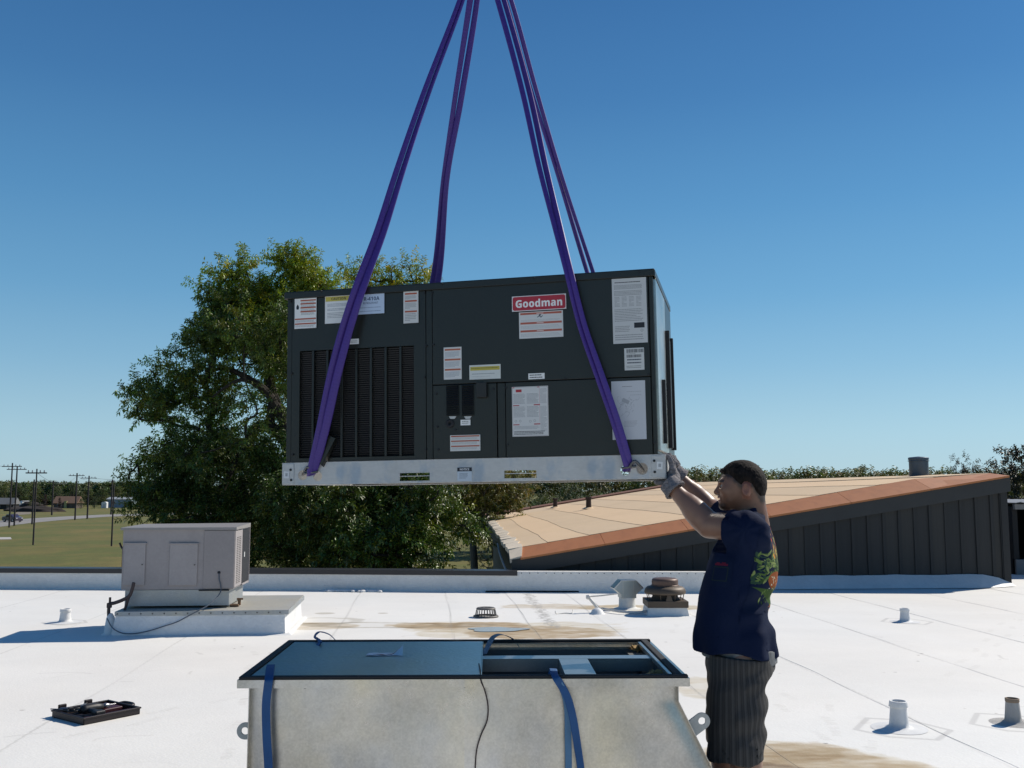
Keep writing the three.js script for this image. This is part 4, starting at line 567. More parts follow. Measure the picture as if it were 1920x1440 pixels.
  mesh('cable', tube([T4(px(413), py(1071), .012), T4(px(414), .60, .02), T4(px(418), .47, .03), T4(px(404), .34, .18), T4(px(385), .27, .27), T4(px(367), .21, .275), T4(px(350), .155, .285), T4(px(330), .115, .29), T4(px(300), .06, .30), T4(px(275), .035, .305), T4(px(255), .045, .31), T4(px(238), .10, .295), T4(px(226), .2, .26)], .0065, 90, 6), std(.09, .11, .14, { roughness: .7 }), c);
  // white boot with a dark conduit elbow beside it
  const e = onY(206, 1190), v = thing('conduit_boot', 'white pipe boot with a dark conduit bent over to the beige unit', 'pipe', [e.x, 0, e.z]);
  const up = (dx, dy, dz = 0) => V(dx / 162, dy / 162, dz);
  mesh('boot', lathe([[.10, 0], [.065, .02], [.055, .12], [.045, .19], [.02, .235], [.0, .24]], 24), M.white, v);
  mesh('conduit', tube([up(-3, 28), up(-4, 46), up(-2, 55), up(6, 57), up(22, 63), up(33, 70), up(38, 84), up(40, 94)], .020, 40, 8), std(.045, .030, .032, { roughness: .6 }), v);
  mesh('fitting', [rbox(.05, .06, .05, -.02, .325, 0, .012), cyl(.014, .014, .07, -.015, .38, 0, 8)], std(.04, .025, .025, { roughness: .6 }), v);
  mesh('brace', tube([up(16, 17), up(24, 40), up(33, 72)], .016, 10, 6), std(.04, .028, .03, { roughness: .6 }), v);
}
// ---------------------------------------------------------------- vent pipes
function ventPipe(lab, px, py, h, r, capped, old) {
  const p = onY(px, py), o = thing('vent_pipe', lab, 'vent pipe', [p.x, 0, p.z]);
  const m = old ? std(.56, .54, .51, { roughness: .9, map: rep(T.speck, 5), bumpMap: rep(T.bump, 9), bumpScale: .006 }) : std(.72, .72, .71, { roughness: .6, map: rep(T.speck, 2) });
  mesh('boot', lathe([[r * 3.6, .003], [r * 1.9, .008], [r * 1.28, .02], [r * 1.2, .05], [r * 1.02, h * .82], [r, h * .84], [r * .99, h * .9]], 28), m, o);
  if (capped) mesh('cap', lathe([[r * 1.02, h * .80], [r * 1.22, h * .80], [r * 1.12, h * .98], [r * 1.06, h], [r * .86, h * 1.0], [r * .84, h * .9], [r * .8, h * .2], [0, h * .2]], 28), m, o);
  else { const q = rngOf(px | 0), g = lathe([[r * .99, h * .85], [r * 1.06, h * .88], [r * 1.07, h], [r * .86, h * 1.01], [r * .82, h * .9], [r * .8, h * .3], [0, h * .3]], 28); mesh('torn_collar', g, std(.27, .20, .14, { roughness: .9, map: rep(T.speck, 5) }), o); }
  return o;
}
ventPipe('white capped vent pipe nearest the camera at the right of the roof', 1686, 1366, .185, .052, true);
ventPipe('small white vent pipe far off on the right of the roof', 1697, 1166, .165, .050, true);
ventPipe('weathered grey vent pipe with a torn collar at the right edge', 1900, 1356, .17, .044, false, true);
ventPipe('white capped vent pipe left of the beige unit near its shadow', 122, 1167, .165, .056, true);
// ---------------------------------------------------------------- roof drain strainer
{
  const p = onY(911, 1157), o = thing('roof_drain', 'dark cast-iron domed strainer of a roof drain behind the puddle', 'drain', [p.x, 0, p.z]), m = std(.14, .13, .12, { roughness: .6, metalness: .3 });
  mesh('base_ring', lathe([[.125, .0], [.165, .0], [.16, .022], [.135, .026], [.125, .02]], 40), m, o);
  for (let i = 0; i < 22; i++) { const a = i / 22 * Math.PI * 2, d = V(Math.cos(a), 0, Math.sin(a)); mesh('bar', tube([d.clone().multiplyScalar(.135).setY(.018), d.clone().multiplyScalar(.125).setY(.07), d.clone().multiplyScalar(.115).setY(.108)], .005, 5, 5), m, o); }
  mesh('crown', lathe([[.122, .10], [.124, .112], [.110, .122], [.075, .124], [.072, .116], [.095, .112]], 40), m, o);
  for (let i = 0; i < 10; i++) { const a = i / 10 * Math.PI; mesh('spoke', box(.15, .008, .007, 0, .119, 0).rotateY(a), m, o); }
}
// ---------------------------------------------------------------- galvanized vent hood, brown exhaust fan, conduit
{
  const p = onY(1176, 1141), o = thing('vent_hood', 'galvanized gooseneck vent with a folded octagonal hood on a white collar', 'vent', [p.x, 0, p.z]); o.rotation.y = .12;
  mesh('collar', lathe([[.20, 0], [.13, .015], [.115, .03], [.113, .15], [.105, .155]], 28), std(.70, .70, .67, { roughness: .6, map: rep(T.speck, 1.5) }), o);
  mesh('neck', cyl(.105, .105, .14, 0, .21, 0, 24), M.galv, o);
  const s = [[-.105, .15], [.105, .15], [.105, .20], [.205, .285], [.105, .385], [-.105, .385], [-.205, .285], [-.105, .20]];
  mesh('hood', plateXY(s, [], .21, -.105), std(.46, .50, .50, { metalness: .85, roughness: .4, map: rep(T.spangle, 2.5) }), o);
  mesh('hood_seam', [box(.006, .235, .004, -.08, .27, .107), box(.006, .235, .004, .07, .27, .107), rbox(.215, .012, .225, 0, .387, 0, .004)], M.galv, o);
  for (const k of [-1, 1]) mesh('hood_lip', quadGeo([[V(.205 * k, .29, .115), V(.205 * k, .29, -.115), V(.106 * k, .391, -.115), V(.106 * k, .391, .115)], [V(.199 * k, .275, .115), V(.205 * k, .29, .115), V(.106 * k, .391, .115), V(.100 * k, .38, .115)], [V(.205 * k, .29, -.115), V(.199 * k, .275, -.115), V(.100 * k, .38, -.115), V(.106 * k, .391, -.115)]]), M.galv, o);
  const q = onY(1252, 1154), f = thing('exhaust_fan', 'brown mushroom-shaped roof exhaust fan on a square curb', 'exhaust fan', [q.x, 0, q.z - .2]), bm = std(.135, .080, .058, { roughness: .5, metalness: .2, map: rep(T.speck, 2) }), bm2 = std(.105, .075, .050, { roughness: .55, metalness: .2, map: rep(T.speck, 2) });
  mesh('curb', [hexa([V(-.27, 0, .27), V(.27, 0, .27), V(.27, 0, -.27), V(-.27, 0, -.27)], [V(-.245, .11, .245), V(.245, .11, .245), V(.245, .11, -.245), V(-.245, .11, -.245)])], M.membrane, f);
  mesh('curb_cap', rbox(.53, .085, .53, 0, .145, 0, .008), bm2, f);
  mesh('throat', lathe([[.20, .18], [.17, .22], [.16, .29], [.19, .29]], 36), std(.04, .03, .022, { roughness: .7 }), f);
  for (let i = 0; i < 8; i++) { const a = i / 8 * Math.PI * 2 + .39, c = Math.cos(a), n = Math.sin(a); mesh('strut', tube([V(c * .235, .185, n * .235), V(c * .255, .28, n * .255)], .006, 2, 5), bm2, f); }
  mesh('bracket', hexa([V(-.03, .185, .262), V(.06, .185, .262), V(.06, .185, .24), V(-.03, .185, .24)], [V(.0, .285, .25), V(.03, .285, .25), V(.03, .285, .23), V(.0, .285, .23)]), bm2, f);
  mesh('lower_hood', lathe([[.262, .262], [.272, .268], [.272, .290], [.262, .325], [.235, .352], [.18, .366], [.17, .366]], 48), bm2, f);
  mesh('upper_hood', lathe([[.165, .362], [.172, .372], [.174, .425], [.168, .448], [.145, .462], [.08, .470], [.0, .472]], 48), bm, f); mesh('rim', lathe([[.172, .36], [.182, .364], [.182, .374], [.172, .378]], 48), bm, f);
  const wp = std(.60, .58, .54, { roughness: .5, metalness: .3 }), R = (x, y, h) => { const b = onY(x, y); return b.setY(h); };
  const c = thing('conduit', 'white painted conduit run on an angled post beside the galvanized vent', 'conduit');
  mesh('post', tube([R(1124, 1149, .02), R(1116, 1149, .10), R(1104, 1149, .20)], .020, 8, 8), wp, c);
  mesh('brace', tube([R(1128, 1148, .02), R(1108, 1148, .17)], .013, 4, 8), wp, c);
  mesh('cross_pipe', tube([R(1102, 1148, .205), R(1130, 1147, .215), R(1160, 1146, .235)], .010, 8, 8), wp, c); mesh('elbow', rbox(.06, .06, .05, R(1103, 1149, 0).x, .205, R(1103, 1149, 0).z, .02), wp, c);
  mesh('floor_pipe', tube([R(1121, 1148, .05), R(1132, 1148, .045), R(1165, 1152, .035), R(1200, 1153, .035), R(1222, 1151, .05)], .016, 24, 8), wp, c);
  mesh('foot', lathe([[.11, 0], [.085, .02], [.07, .05], [.03, .075], [0, .078]], 20, R(1120, 1151, 0).x, 0, R(1120, 1151, 0).z), M.white, c);
  const w = thing('bent_rod', 'thin bent white rod lying on the roof near the conduit', 'rod'); mesh('rod', tube([R(1041, 1152, .045), R(1042, 1152, .012), R(1060, 1151, .01), R(1072, 1151.5, .012), R(1074, 1150, .05)], .006, 24, 6), wp, w);
}
// ---------------------------------------------------------------- open tool case on the roof
{
  const a = onY(98, 1336), b = onY(150, 1369), c = onY(262, 1346), d = onY(210, 1322), ctr = a.clone().add(b).add(c).add(d).multiplyScalar(.25);
  const t = thing('tool_case', 'open dark maroon plastic tool case full of tools on the white roof', 'tool case', [ctr.x, 0, ctr.z]);
  const ex = c.clone().sub(b), ez = b.clone().sub(a); t.rotation.y = Math.atan2(-ex.z, ex.x);
  const W = (ex.length() + d.distanceTo(a)) / 2, D = Math.min(.42, (ez.length() + c.distanceTo(d)) / 2), H = .048, m = std(.011, .0045, .005, { roughness: .5 }), m2 = std(.05, .008, .014, { roughness: .45 });
  mesh('shell', [rbox(W, .012, D, 0, .008, 0, .005), rbox(W, H, .012, 0, H / 2 + .002, D / 2 - .006, .005), rbox(W, H, .012, 0, H / 2 + .002, -D / 2 + .006, .005), rbox(.012, H, D, -W / 2 + .006, H / 2 + .002, 0, .005), rbox(.012, H, D, W / 2 - .006, H / 2 + .002, 0, .005), rbox(W + .014, .012, .02, 0, H, D / 2 - .004, .004), rbox(W + .014, .012, .02, 0, H, -D / 2 + .004, .004), rbox(.02, .012, D, -W / 2 + .004, H, 0, .004), rbox(.02, .012, D, W / 2 - .004, H, 0, .004)], m, t);
  for (const [x, z] of [[-.14, -D / 2 - .004], [.06, -D / 2 - .004]]) mesh('latch', rbox(.06, .045, .02, x, H + .01, z, .006), m, t);
  mesh('handle', tube([V(W / 2 + .002, .04, -.08), V(W / 2 + .04, .045, -.06), V(W / 2 + .04, .045, .06), V(W / 2 + .002, .04, .08)], .012, 16, 8), m, t);
  mesh('tray', [rbox(W * .34, .03, D * .5, W * .26, .03, -D * .16, .01), rbox(W * .9, .02, .03, 0, .03, D * .33, .008)], m2, t);
  const dr = thing('power_drill', 'black cordless drill lying in the open tool case', 'drill', [ctr.x, 0, ctr.z]); dr.rotation.y = t.rotation.y;
  const bk = std(.012, .012, .014, { roughness: .5 });
  const body = lathe([[0, 0], [.026, .004], [.034, .03], [.034, .11], [.026, .14], [.018, .17], [.0, .172]], 20); body.rotateZ(-Math.PI / 2); body.translate(-.12, .062, .0); mesh('body', body, bk, dr);
  mesh('grip', rbox(.04, .035, .13, -.07, .056, .07, .014), bk, dr); mesh('battery', rbox(.08, .045, .06, -.07, .05, .145, .012), bk, dr);
  const ch = lathe([[0, 0], [.014, 0], [.019, .02], [.012, .05], [.004, .06], [.004, .10], [0, .1]], 16); ch.rotateZ(-Math.PI / 2); ch.translate(.05, .062, 0); mesh('chuck', ch, std(.25, .25, .26, { metalness: .9, roughness: .35 }), dr);
  const r = rngOf(19), TL = [];
  for (let i = 0; i < 6; i++) { const x = -W * .36 + r() * W * .7, z = -D * .3 + r() * D * .6, l = .07 + .07 * r(), an = r() * 3; const tl = thing('hand_tool', ['small black socket wrench in the left of the tool case', 'dark screwdriver with a steel shaft in the tool case', 'grey pliers lying across the tool case', 'black bit holder in the corner of the tool case', 'steel wrench beside the drill in the tool case', 'short dark chisel at the front of the tool case'][i], 'hand tool', [ctr.x, .028, ctr.z]); tl.rotation.y = t.rotation.y; const h = lathe([[0, 0], [.012, .004], [.015, l * .3], [.012, l * .8], [.004, l * .85], [.004, l * 1.5], [0, l * 1.5]], 10); h.rotateZ(-Math.PI / 2); h.rotateY(an); h.translate(x, .012 + .02 * r(), z); mesh('shaft', h, i % 2 ? std(.2, .2, .21, { metalness: .8, roughness: .4 }) : bk, tl); }
  const cd = thing('coiled_cable', 'coiled black power cord inside the tool case', 'cord', [ctr.x, 0, ctr.z]); cd.rotation.y = t.rotation.y;
  const pts = []; for (let i = 0; i <= 40; i++) { const a = i / 40 * Math.PI * 5; pts.push(V(-.14 + (.05 + .012 * Math.sin(a * 3)) * Math.cos(a), .035 + i * .0012, -.05 + .045 * Math.sin(a))); } mesh('cord', tube(pts, .0055, 120, 6), bk, cd);
}
// ---------------------------------------------------------------- surface from a distance field
function surface(f, lo, hi, cell, colorOf, uvOf) {
  const n = [0, 1, 2].map((k) => Math.ceil((hi[k] - lo[k]) / cell) + 1), [nx, ny, nz] = n, g = new Float32Array(nx * ny * nz);
  for (let k = 0, o = 0; k < nz; k++) for (let j = 0; j < ny; j++) for (let i = 0; i < nx; i++, o++) g[o] = f(lo[0] + i * cell, lo[1] + j * cell, lo[2] + k * cell);
  const id = new Int32Array(nx * ny * nz).fill(-1), pos = [], idx = [], off = [0, 1, nx, nx + 1, nx * ny, nx * ny + 1, nx * ny + nx, nx * ny + nx + 1], ed = [[0, 1], [2, 3], [4, 5], [6, 7], [0, 2], [1, 3], [4, 6], [5, 7], [0, 4], [1, 5], [2, 6], [3, 7]];
  for (let k = 0; k < nz - 1; k++) for (let j = 0; j < ny - 1; j++) for (let i = 0; i < nx - 1; i++) {
    const o = (k * ny + j) * nx + i; let m = 0; for (let c = 0; c < 8; c++) if (g[o + off[c]] < 0) m |= 1 << c;
    if (m === 0 || m === 255) continue;
    let x = 0, y = 0, z = 0, q = 0;
    for (const [a, b] of ed) { const va = g[o + off[a]], vb = g[o + off[b]]; if ((va < 0) === (vb < 0)) continue; const t = va / (va - vb); x += (a & 1) + ((b & 1) - (a & 1)) * t; y += (a >> 1 & 1) + ((b >> 1 & 1) - (a >> 1 & 1)) * t; z += (a >> 2) + ((b >> 2) - (a >> 2)) * t; q++; }
    id[o] = pos.length / 3; pos.push(lo[0] + (i + x / q) * cell, lo[1] + (j + y / q) * cell, lo[2] + (k + z / q) * cell);
  }
  for (let k = 1; k < nz - 1; k++) for (let j = 1; j < ny - 1; j++) for (let i = 1; i < nx - 1; i++) {
    const o = (k * ny + j) * nx + i, a = g[o] < 0;
    for (const [d, u, v] of [[1, nx, nx * ny], [nx, nx * ny, 1], [nx * ny, 1, nx]]) { if (a === (g[o + d] < 0)) continue; const q = [id[o], id[o - u], id[o - u - v], id[o - v]]; if (q.some((e) => e < 0)) continue; if (a) idx.push(q[0], q[2], q[1], q[0], q[3], q[2]); else idx.push(q[0], q[1], q[2], q[0], q[2], q[3]); }
  }
  // orient by the field and take normals from its slope
  const nor = new Float32Array(pos.length), e = cell * .6;
  for (let i = 0; i < pos.length; i += 3) { const [x, y, z] = [pos[i], pos[i + 1], pos[i + 2]]; let a = f(x + e, y, z) - f(x - e, y, z), b = f(x, y + e, z) - f(x, y - e, z), c = f(x, y, z + e) - f(x, y, z - e); const l = Math.hypot(a, b, c) || 1; nor[i] = a / l; nor[i + 1] = b / l; nor[i + 2] = c / l; const d = f(x, y, z); if (Math.abs(d) < cell) { pos[i] -= nor[i] * d * .7; pos[i + 1] -= nor[i + 1] * d * .7; pos[i + 2] -= nor[i + 2] * d * .7; } }
  let s = 0; for (let t = 0; t < Math.min(idx.length, 3000); t += 3) { const [a, b, c] = [idx[t] * 3, idx[t + 1] * 3, idx[t + 2] * 3]; const ux = pos[b] - pos[a], uy = pos[b + 1] - pos[a + 1], uz = pos[b + 2] - pos[a + 2], vx = pos[c] - pos[a], vy = pos[c + 1] - pos[a + 1], vz = pos[c + 2] - pos[a + 2]; s += (uy * vz - uz * vy) * nor[a] + (uz * vx - ux * vz) * nor[a + 1] + (ux * vy - uy * vx) * nor[a + 2]; }
  if (s < 0) for (let t = 0; t < idx.length; t += 3) [idx[t + 1], idx[t + 2]] = [idx[t + 2], idx[t + 1]];
  const G = new THREE.BufferGeometry(); G.setAttribute('position', new THREE.Float32BufferAttribute(pos, 3)); G.setAttribute('normal', new THREE.BufferAttribute(nor, 3)); G.setIndex(idx);
  const uv = new Float32Array(pos.length / 3 * 2); if (uvOf) for (let i = 0; i < pos.length / 3; i++) { const q = uvOf(pos[3 * i], pos[3 * i + 1], pos[3 * i + 2]); uv[2 * i] = q[0]; uv[2 * i + 1] = q[1]; } G.setAttribute('uv', new THREE.BufferAttribute(uv, 2));
  if (colorOf) { const c = new Float32Array(pos.length); for (let i = 0; i < pos.length; i += 3) { const q = colorOf(pos[i], pos[i + 1], pos[i + 2], nor[i], nor[i + 1], nor[i + 2]); c[i] = q[0]; c[i + 1] = q[1]; c[i + 2] = q[2]; } G.setAttribute('color', new THREE.BufferAttribute(c, 3)); }
  return G;
}
const smin = (a, b, k) => { const h = Math.max(0, Math.min(1, .5 + .5 * (b - a) / k)); return b + (a - b) * h - k * h * (1 - h); };
const smax = (a, b, k) => -smin(-a, -b, k);
const cap = (a, b, ra, rb) => { const dx = b.x - a.x, dy = b.y - a.y, dz = b.z - a.z, L = dx * dx + dy * dy + dz * dz; return (x, y, z) => { const px = x - a.x, py = y - a.y, pz = z - a.z, t = Math.max(0, Math.min(1, (px * dx + py * dy + pz * dz) / L)); return Math.hypot(px - dx * t, py - dy * t, pz - dz * t) - (ra + (rb - ra) * t); }; };
const ell = (c, rx, ry, rz) => (x, y, z) => { const a = (x - c.x) / rx, b = (y - c.y) / ry, d = (z - c.z) / rz, k = Math.hypot(a, b, d), q = Math.hypot(a / rx, b / ry, d / rz); return k < 1e-6 ? -Math.min(rx, ry, rz) : k * (k - 1) / q; };
const vn = (() => { const r = rngOf(303), t = new Float32Array(4096); for (let i = 0; i < 4096; i++) t[i] = r() * 2 - 1; const s = (q) => q * q * (3 - 2 * q), h = (i, j, k) => t[(i * 73 + j * 419 + k * 1031) & 4095]; return (x, y, z) => { const i = Math.floor(x), j = Math.floor(y), k = Math.floor(z), u = s(x - i), v = s(y - j), w = s(z - k); const L = (a, b, c) => a + (b - a) * c; return L(L(L(h(i, j, k), h(i + 1, j, k), u), L(h(i, j + 1, k), h(i + 1, j + 1, k), u), v), L(L(h(i, j, k + 1), h(i + 1, j, k + 1), u), L(h(i, j + 1, k + 1), h(i + 1, j + 1, k + 1), u), v), w); }; })();

// ---------------------------------------------------------------- the man guiding the unit
{
  const D0 = 4.30, yaw = 15 * Math.PI / 180;
  const FW = V(-Math.cos(yaw), 0, -Math.sin(yaw)), LF = V(-Math.sin(yaw), 0, Math.cos(yaw));                     // where he faces, and his left
  const man = thing('person', 'man in navy t-shirt and dark striped shorts reaching up to steady the hanging unit', 'person');
  const O = at(1390, 1200, D0); man.position.set(O.x, 0, O.z); man.updateMatrixWorld(true);
  const q = (px, py, dep) => at(px, py, dep).sub(man.position);
  const par = (x, z) => x * FW.x + z * FW.z, prp = (x, z) => x * LF.x + z * LF.z;
  const box3 = (pts, m) => { const b = new THREE.Box3().setFromPoints(pts); return [[b.min.x - m, b.min.y - m, b.min.z - m], [b.max.x + m, b.max.y + m, b.max.z + m]]; };
  // joints
  const shL = q(1397, 993, 4.12), elL = q(1330, 985, 4.27), wrL = q(1259, 912, 4.37), shR = q(1378, 982, 4.47), elR = q(1326, 950, 4.64), wrR = q(1268, 890, 4.63);
  const nk0 = q(1404, 940, D0), nk1 = q(1405, 985, D0), HC = q(1390, 910, 4.29);
  const skin = std(1, 1, 1, { roughness: .42, vertexColors: true });
  const HF = V(-Math.cos(.2), 0, -Math.sin(.2)), HL = V(-Math.sin(.2), 0, Math.cos(.2));                          // the head's own directions
  // ---- head
  const cran = ell(V(-.004, .016, 0), .094, .088, .077), jaw = ell(V(.032, -.048, 0), .066, .064, .060), faceB = ell(V(.045, -.012, 0), .052, .07, .060), chin = ell(V(.080, -.094, 0), .024, .020, .026), occ = ell(V(-.045, -.01, 0), .052, .06, .066);
  const nose = cap(V(.090, .008, 0), V(.112, -.030, 0), .0085, .0125), tipN = ell(V(.110, -.033, 0), .012, .010, .014), alaL = ell(V(.098, -.038, .013), .011, .008, .008), alaR = ell(V(.098, -.038, -.013), .011, .008, .008);
  const brow = cap(V(.088, .018, .034), V(.094, .016, 0), .010, .010), brow2 = cap(V(.088, .018, -.034), V(.094, .016, 0), .010, .010), upL = cap(V(.092, -.057, .022), V(.100, -.055, 0), .006, .0085), upR = cap(V(.092, -.057, -.022), V(.100, -.055, 0), .006, .0085), loL = cap(V(.090, -.069, .020), V(.097, -.069, 0), .006, .009), loR = cap(V(.090, -.069, -.020), V(.097, -.069, 0), .006, .009);
  const chk = ell(V(.060, -.020, .040), .030, .028, .024), chk2 = ell(V(.060, -.020, -.040), .030, .028, .024), soL = ell(V(.094, -.002, .033), .014, .012, .018), soR = ell(V(.094, -.002, -.033), .014, .012, .018), eyL = ell(V(.081, -.003, .032), .0125, .0125, .0125), eyR = ell(V(.081, -.003, -.032), .0125, .0125, .0125);
  const mouth = ell(V(.106, -.0625, 0), .016, .0028, .022), earO = ell(V(-.020, -.020, .076), .021, .034, .011), earI = ell(V(-.016, -.016, .088), .012, .022, .010), earO2 = ell(V(-.020, -.020, -.076), .021, .034, .011);
  const headF = (a, b, c) => {
    let d = smin(cran(a, b, c), faceB(a, b, c), .03); d = smin(d, jaw(a, b, c), .025); d = smin(d, occ(a, b, c), .03); d = smin(d, chin(a, b, c), .022); d = smin(d, Math.min(chk(a, b, c), chk2(a, b, c)), .02); d = smin(d, Math.min(brow(a, b, c), brow2(a, b, c)), .012);
    d = smax(d, -Math.min(soL(a, b, c), soR(a, b, c)), .010); d = smin(d, Math.min(eyL(a, b, c), eyR(a, b, c)), .004); d = smin(d, nose(a, b, c), .010); d = smin(d, tipN(a, b, c), .006); d = smin(d, Math.min(alaL(a, b, c), alaR(a, b, c)), .006);
    d = smin(d, Math.min(upL(a, b, c), upR(a, b, c), loL(a, b, c), loR(a, b, c)), .008); d = smax(d, -mouth(a, b, c), .004);
    let e = smax(earO(a, b, c), -earI(a, b, c), .006); d = smin(d, Math.min(e, earO2(a, b, c)), .006); return d;
  };
  const HS = .945, loc = (x, y, z) => { const X = x - HC.x, Y = y - HC.y, Z = z - HC.z; return [(X * HF.x + Z * HF.z) / HS, Y / HS, (X * HL.x + Z * HL.z) / HS]; };
  const neck = cap(nk0.clone().add(V(-.005, .01, 0)), nk1.clone().add(V(.0, -.06, 0)), .062, .072), nape = cap(HC.clone().addScaledVector(HF, -.045).add(V(0, -.05, 0)), nk1.clone().addScaledVector(HF, -.03), .045, .055);
  const headW = (x, y, z) => { const [a, b, c] = loc(x, y, z); let d = Math.abs(a) < .16 && Math.abs(b) < .16 ? headF(a, b, c) : Math.hypot(a, b, c) - .12; d = smin(d, neck(x, y, z), .03); return smin(d, nape(x, y, z), .03); };
  const ic = (c, k) => [c[0] * k, c[1] * k, c[2] * k], tone = [.20, .098, .060];
  const mixc = (a, b, t) => { t = Math.max(0, Math.min(1, t)); return [a[0] + (b[0] - a[0]) * t, a[1] + (b[1] - a[1]) * t, a[2] + (b[2] - a[2]) * t]; };
  const line = (a) => a > .05 ? .039 + (a - .05) * .35 : a > .0 ? -.008 + a * .94 : a > -.045 ? -.008 + Math.min(1, -a / .012) * .020 + a * .3 : -.0015 + (a + .045) * 1.9 < -.072 ? -.072 : -.0015 + (a + .045) * 1.9;
  const headCol = (x, y, z) => {
    const [a, b, c] = loc(x, y, z), n = vn(x * 90, y * 90, z * 90); let k = ic(tone, 1 + .08 * n);
    const stub = Math.max(0, Math.min(1, (-.045 - b) * 40)) * Math.max(0, Math.min(1, (a + .03) * 20)); k = mixc(k, [.10, .06, .045], stub * .3);
    { const lb = line(a), e = b - lb; if (e > -.02) k = mixc(k, [.014, .010, .009], .9 * Math.max(0, Math.min(1, (e + .02 - .008 * n) / .022))); }
    if (a > .060 && b < -.078) k = mixc(k, [.03, .019, .015], .75 * Math.min(1, (-.078 - b) * 120) * Math.min(1, (a - .06) * 60));      // goatee
    if (a > .082 && Math.abs(b + .046) < .005 && Math.abs(c) < .026) k = mixc(k, [.03, .02, .016], .8);                              // moustache
    if (a > .084 && b < -.052 && b > -.074 && Math.abs(c) < .022) k = mixc(k, [.30, .11, .09], .8);
    if (a > .06 && Math.abs(b - .019) < .0055 && Math.abs(Math.abs(c) - .030) < .020) k = [.02, .013, .01];                          // eyebrows
    for (const s of [-1, 1]) { const r = Math.hypot(b + .003, c - s * .032); if (a > .076 && r < .0105) { k = [.26, .24, .22]; if (Math.hypot(b + .003, c - s * .030) < .0058) k = [.02, .012, .008]; if (b > .003 || b < -.008) k = ic(tone, .7); } }
    if (c > .06 || c < -.06) if (Math.abs(a + .02) < .02) k = mixc(k, [.34, .13, .085], .5);
    return k;
  };
  const gHead = surface(headW, [HC.x - .17, HC.y - .175, HC.z - .14], [HC.x + .16, HC.y + .13, HC.z + .14], .0042, headCol);
  // ---- arms, trunk, legs in one skin
  const ank = (px, dep, dz) => { const p = q(px, 1500, dep); return V(p.x, .09, p.z); };
  const hipL = q(1388, 1235, 4.20), hipR = q(1384, 1235, 4.40), knL = q(1398, 1425, 4.18), knR = q(1362, 1420, 4.42);
  const anL = V(knL.x + .03, .09, knL.z + .0), anR = V(knR.x - .02, .09, knR.z);
  const bones = [
    [cap(shL, elL, .055, .050), .02], [cap(shL.clone().lerp(elL, .35).add(V(0, .008, 0)), shL.clone().lerp(elL, .7).add(V(0, .004, 0)), .050, .052), .02], [cap(elL, elL.clone().lerp(wrL, .35), .047, .047), .03], [cap(elL.clone().lerp(wrL, .25).add(V(0, -.006, 0)), wrL, .048, .030), .03], [cap(elL.clone().lerp(wrL, .12).add(V(-.005, .012, 0)), elL.clone().lerp(wrL, .5).add(V(0, .012, 0)), .036, .032), .025],
    [cap(shR, elR, .054, .048), .02], [cap(elR, elR.clone().lerp(wrR, .4), .043, .042), .03], [cap(elR.clone().lerp(wrR, .2), wrR, .044, .028), .03],
    [cap(nk1, q(1388, 1080, D0), .07, .095), .04], [cap(shL, shR, .046, .046), .03], [cap(q(1388, 1080, D0), q(1376, 1150, D0), .095, .09), .04], [cap(q(1376, 1150, D0), q(1386, 1225, D0), .09, .10), .04],
    [cap(hipL, knL, .085, .062), .04], [cap(hipR, knR, .085, .062), .04], [cap(knL, knL.clone().lerp(anL, .3), .058, .060), .03], [cap(knL.clone().lerp(anL, .25).addScaledVector(FW, -.018), anL, .058, .038), .03], [cap(knR, knR.clone().lerp(anR, .3), .058, .060), .03], [cap(knR.clone().lerp(anR, .25).addScaledVector(FW, -.018), anR, .058, .038), .03],
    [cap(anL, anL.clone().addScaledVector(FW, .12).add(V(0, -.045, 0)), .04, .03), .03], [cap(anR, anR.clone().addScaledVector(FW, .12).add(V(0, -.045, 0)), .04, .03), .03],
  ];
  const bodyF = (x, y, z) => { let d = neck(x, y, z); for (const [f, k] of bones) { const e = f(x, y, z); d = d - e > k ? e : e - d > k ? d : smin(d, e, k); } return d; };
  const [bl, bh] = box3([shL, elL, wrL, shR, elR, wrR, anL, anR, nk1, anL.clone().addScaledVector(FW, .14)], .14); bl[1] = .01; bh[1] = Math.max(wrL.y, wrR.y) + .03;
  const skinCol = (x, y, z) => ic([.235, .125, .082], 1 + .07 * vn(x * 60, y * 60, z * 60) + .05 * vn(x * 14, y * 14, z * 14));
  const gBody = surface((x, y, z) => Math.max(bodyF(x, y, z), -1), bl, bh, .0095, skinCol);
  // one skin: the neck of the head and of the body overlap inside each other
  const gh = gHead.toNonIndexed(), gb = gBody.toNonIndexed(); mesh('body', mergeGeometries([gh, gb]), skin, man).userData.label = 'brown skin of face, neck, arms and legs';
  // ---- hair
  const tuft = ell(V(.076, .066, 0), .020, .014, .045), hairF = (x, y, z) => { const [a, b, c] = loc(x, y, z); let d = smin(cran(a, b, c), occ(a, b, c), .03) + .003 - .013 * Math.max(0, Math.min(1, (b - line(a)) / .034)) - .003 * Math.max(0, Math.min(1, b * 14)) - .0012 * vn(x * 220, y * 220, z * 220) - .0012 * vn(x * 45, y * 45, z * 45); const d2 = smin(d, nape(x, y, z) - .003, .02); d = b < -.02 ? d2 : d; d = Math.min(d, tuft(a, b, c)); d = Math.max(d, (line(a) - .006 - b) * .8); return smax(d, -(earO(a, b, c) - .003), .003); };
  mesh('hair', surface(hairF, [HC.x - .14, HC.y - .11, HC.z - .13], [HC.x + .14, HC.y + .14, HC.z + .13], .0042, (x, y, z) => { const n = vn(x * 200, y * 80, z * 200), m = vn(x * 60, y * 40, z * 60); return ic([.0125, .0090, .0075], 1 + .9 * n + .5 * m); }), phys(1, 1, 1, { roughness: .8, specularIntensity: .35, vertexColors: true }), man);

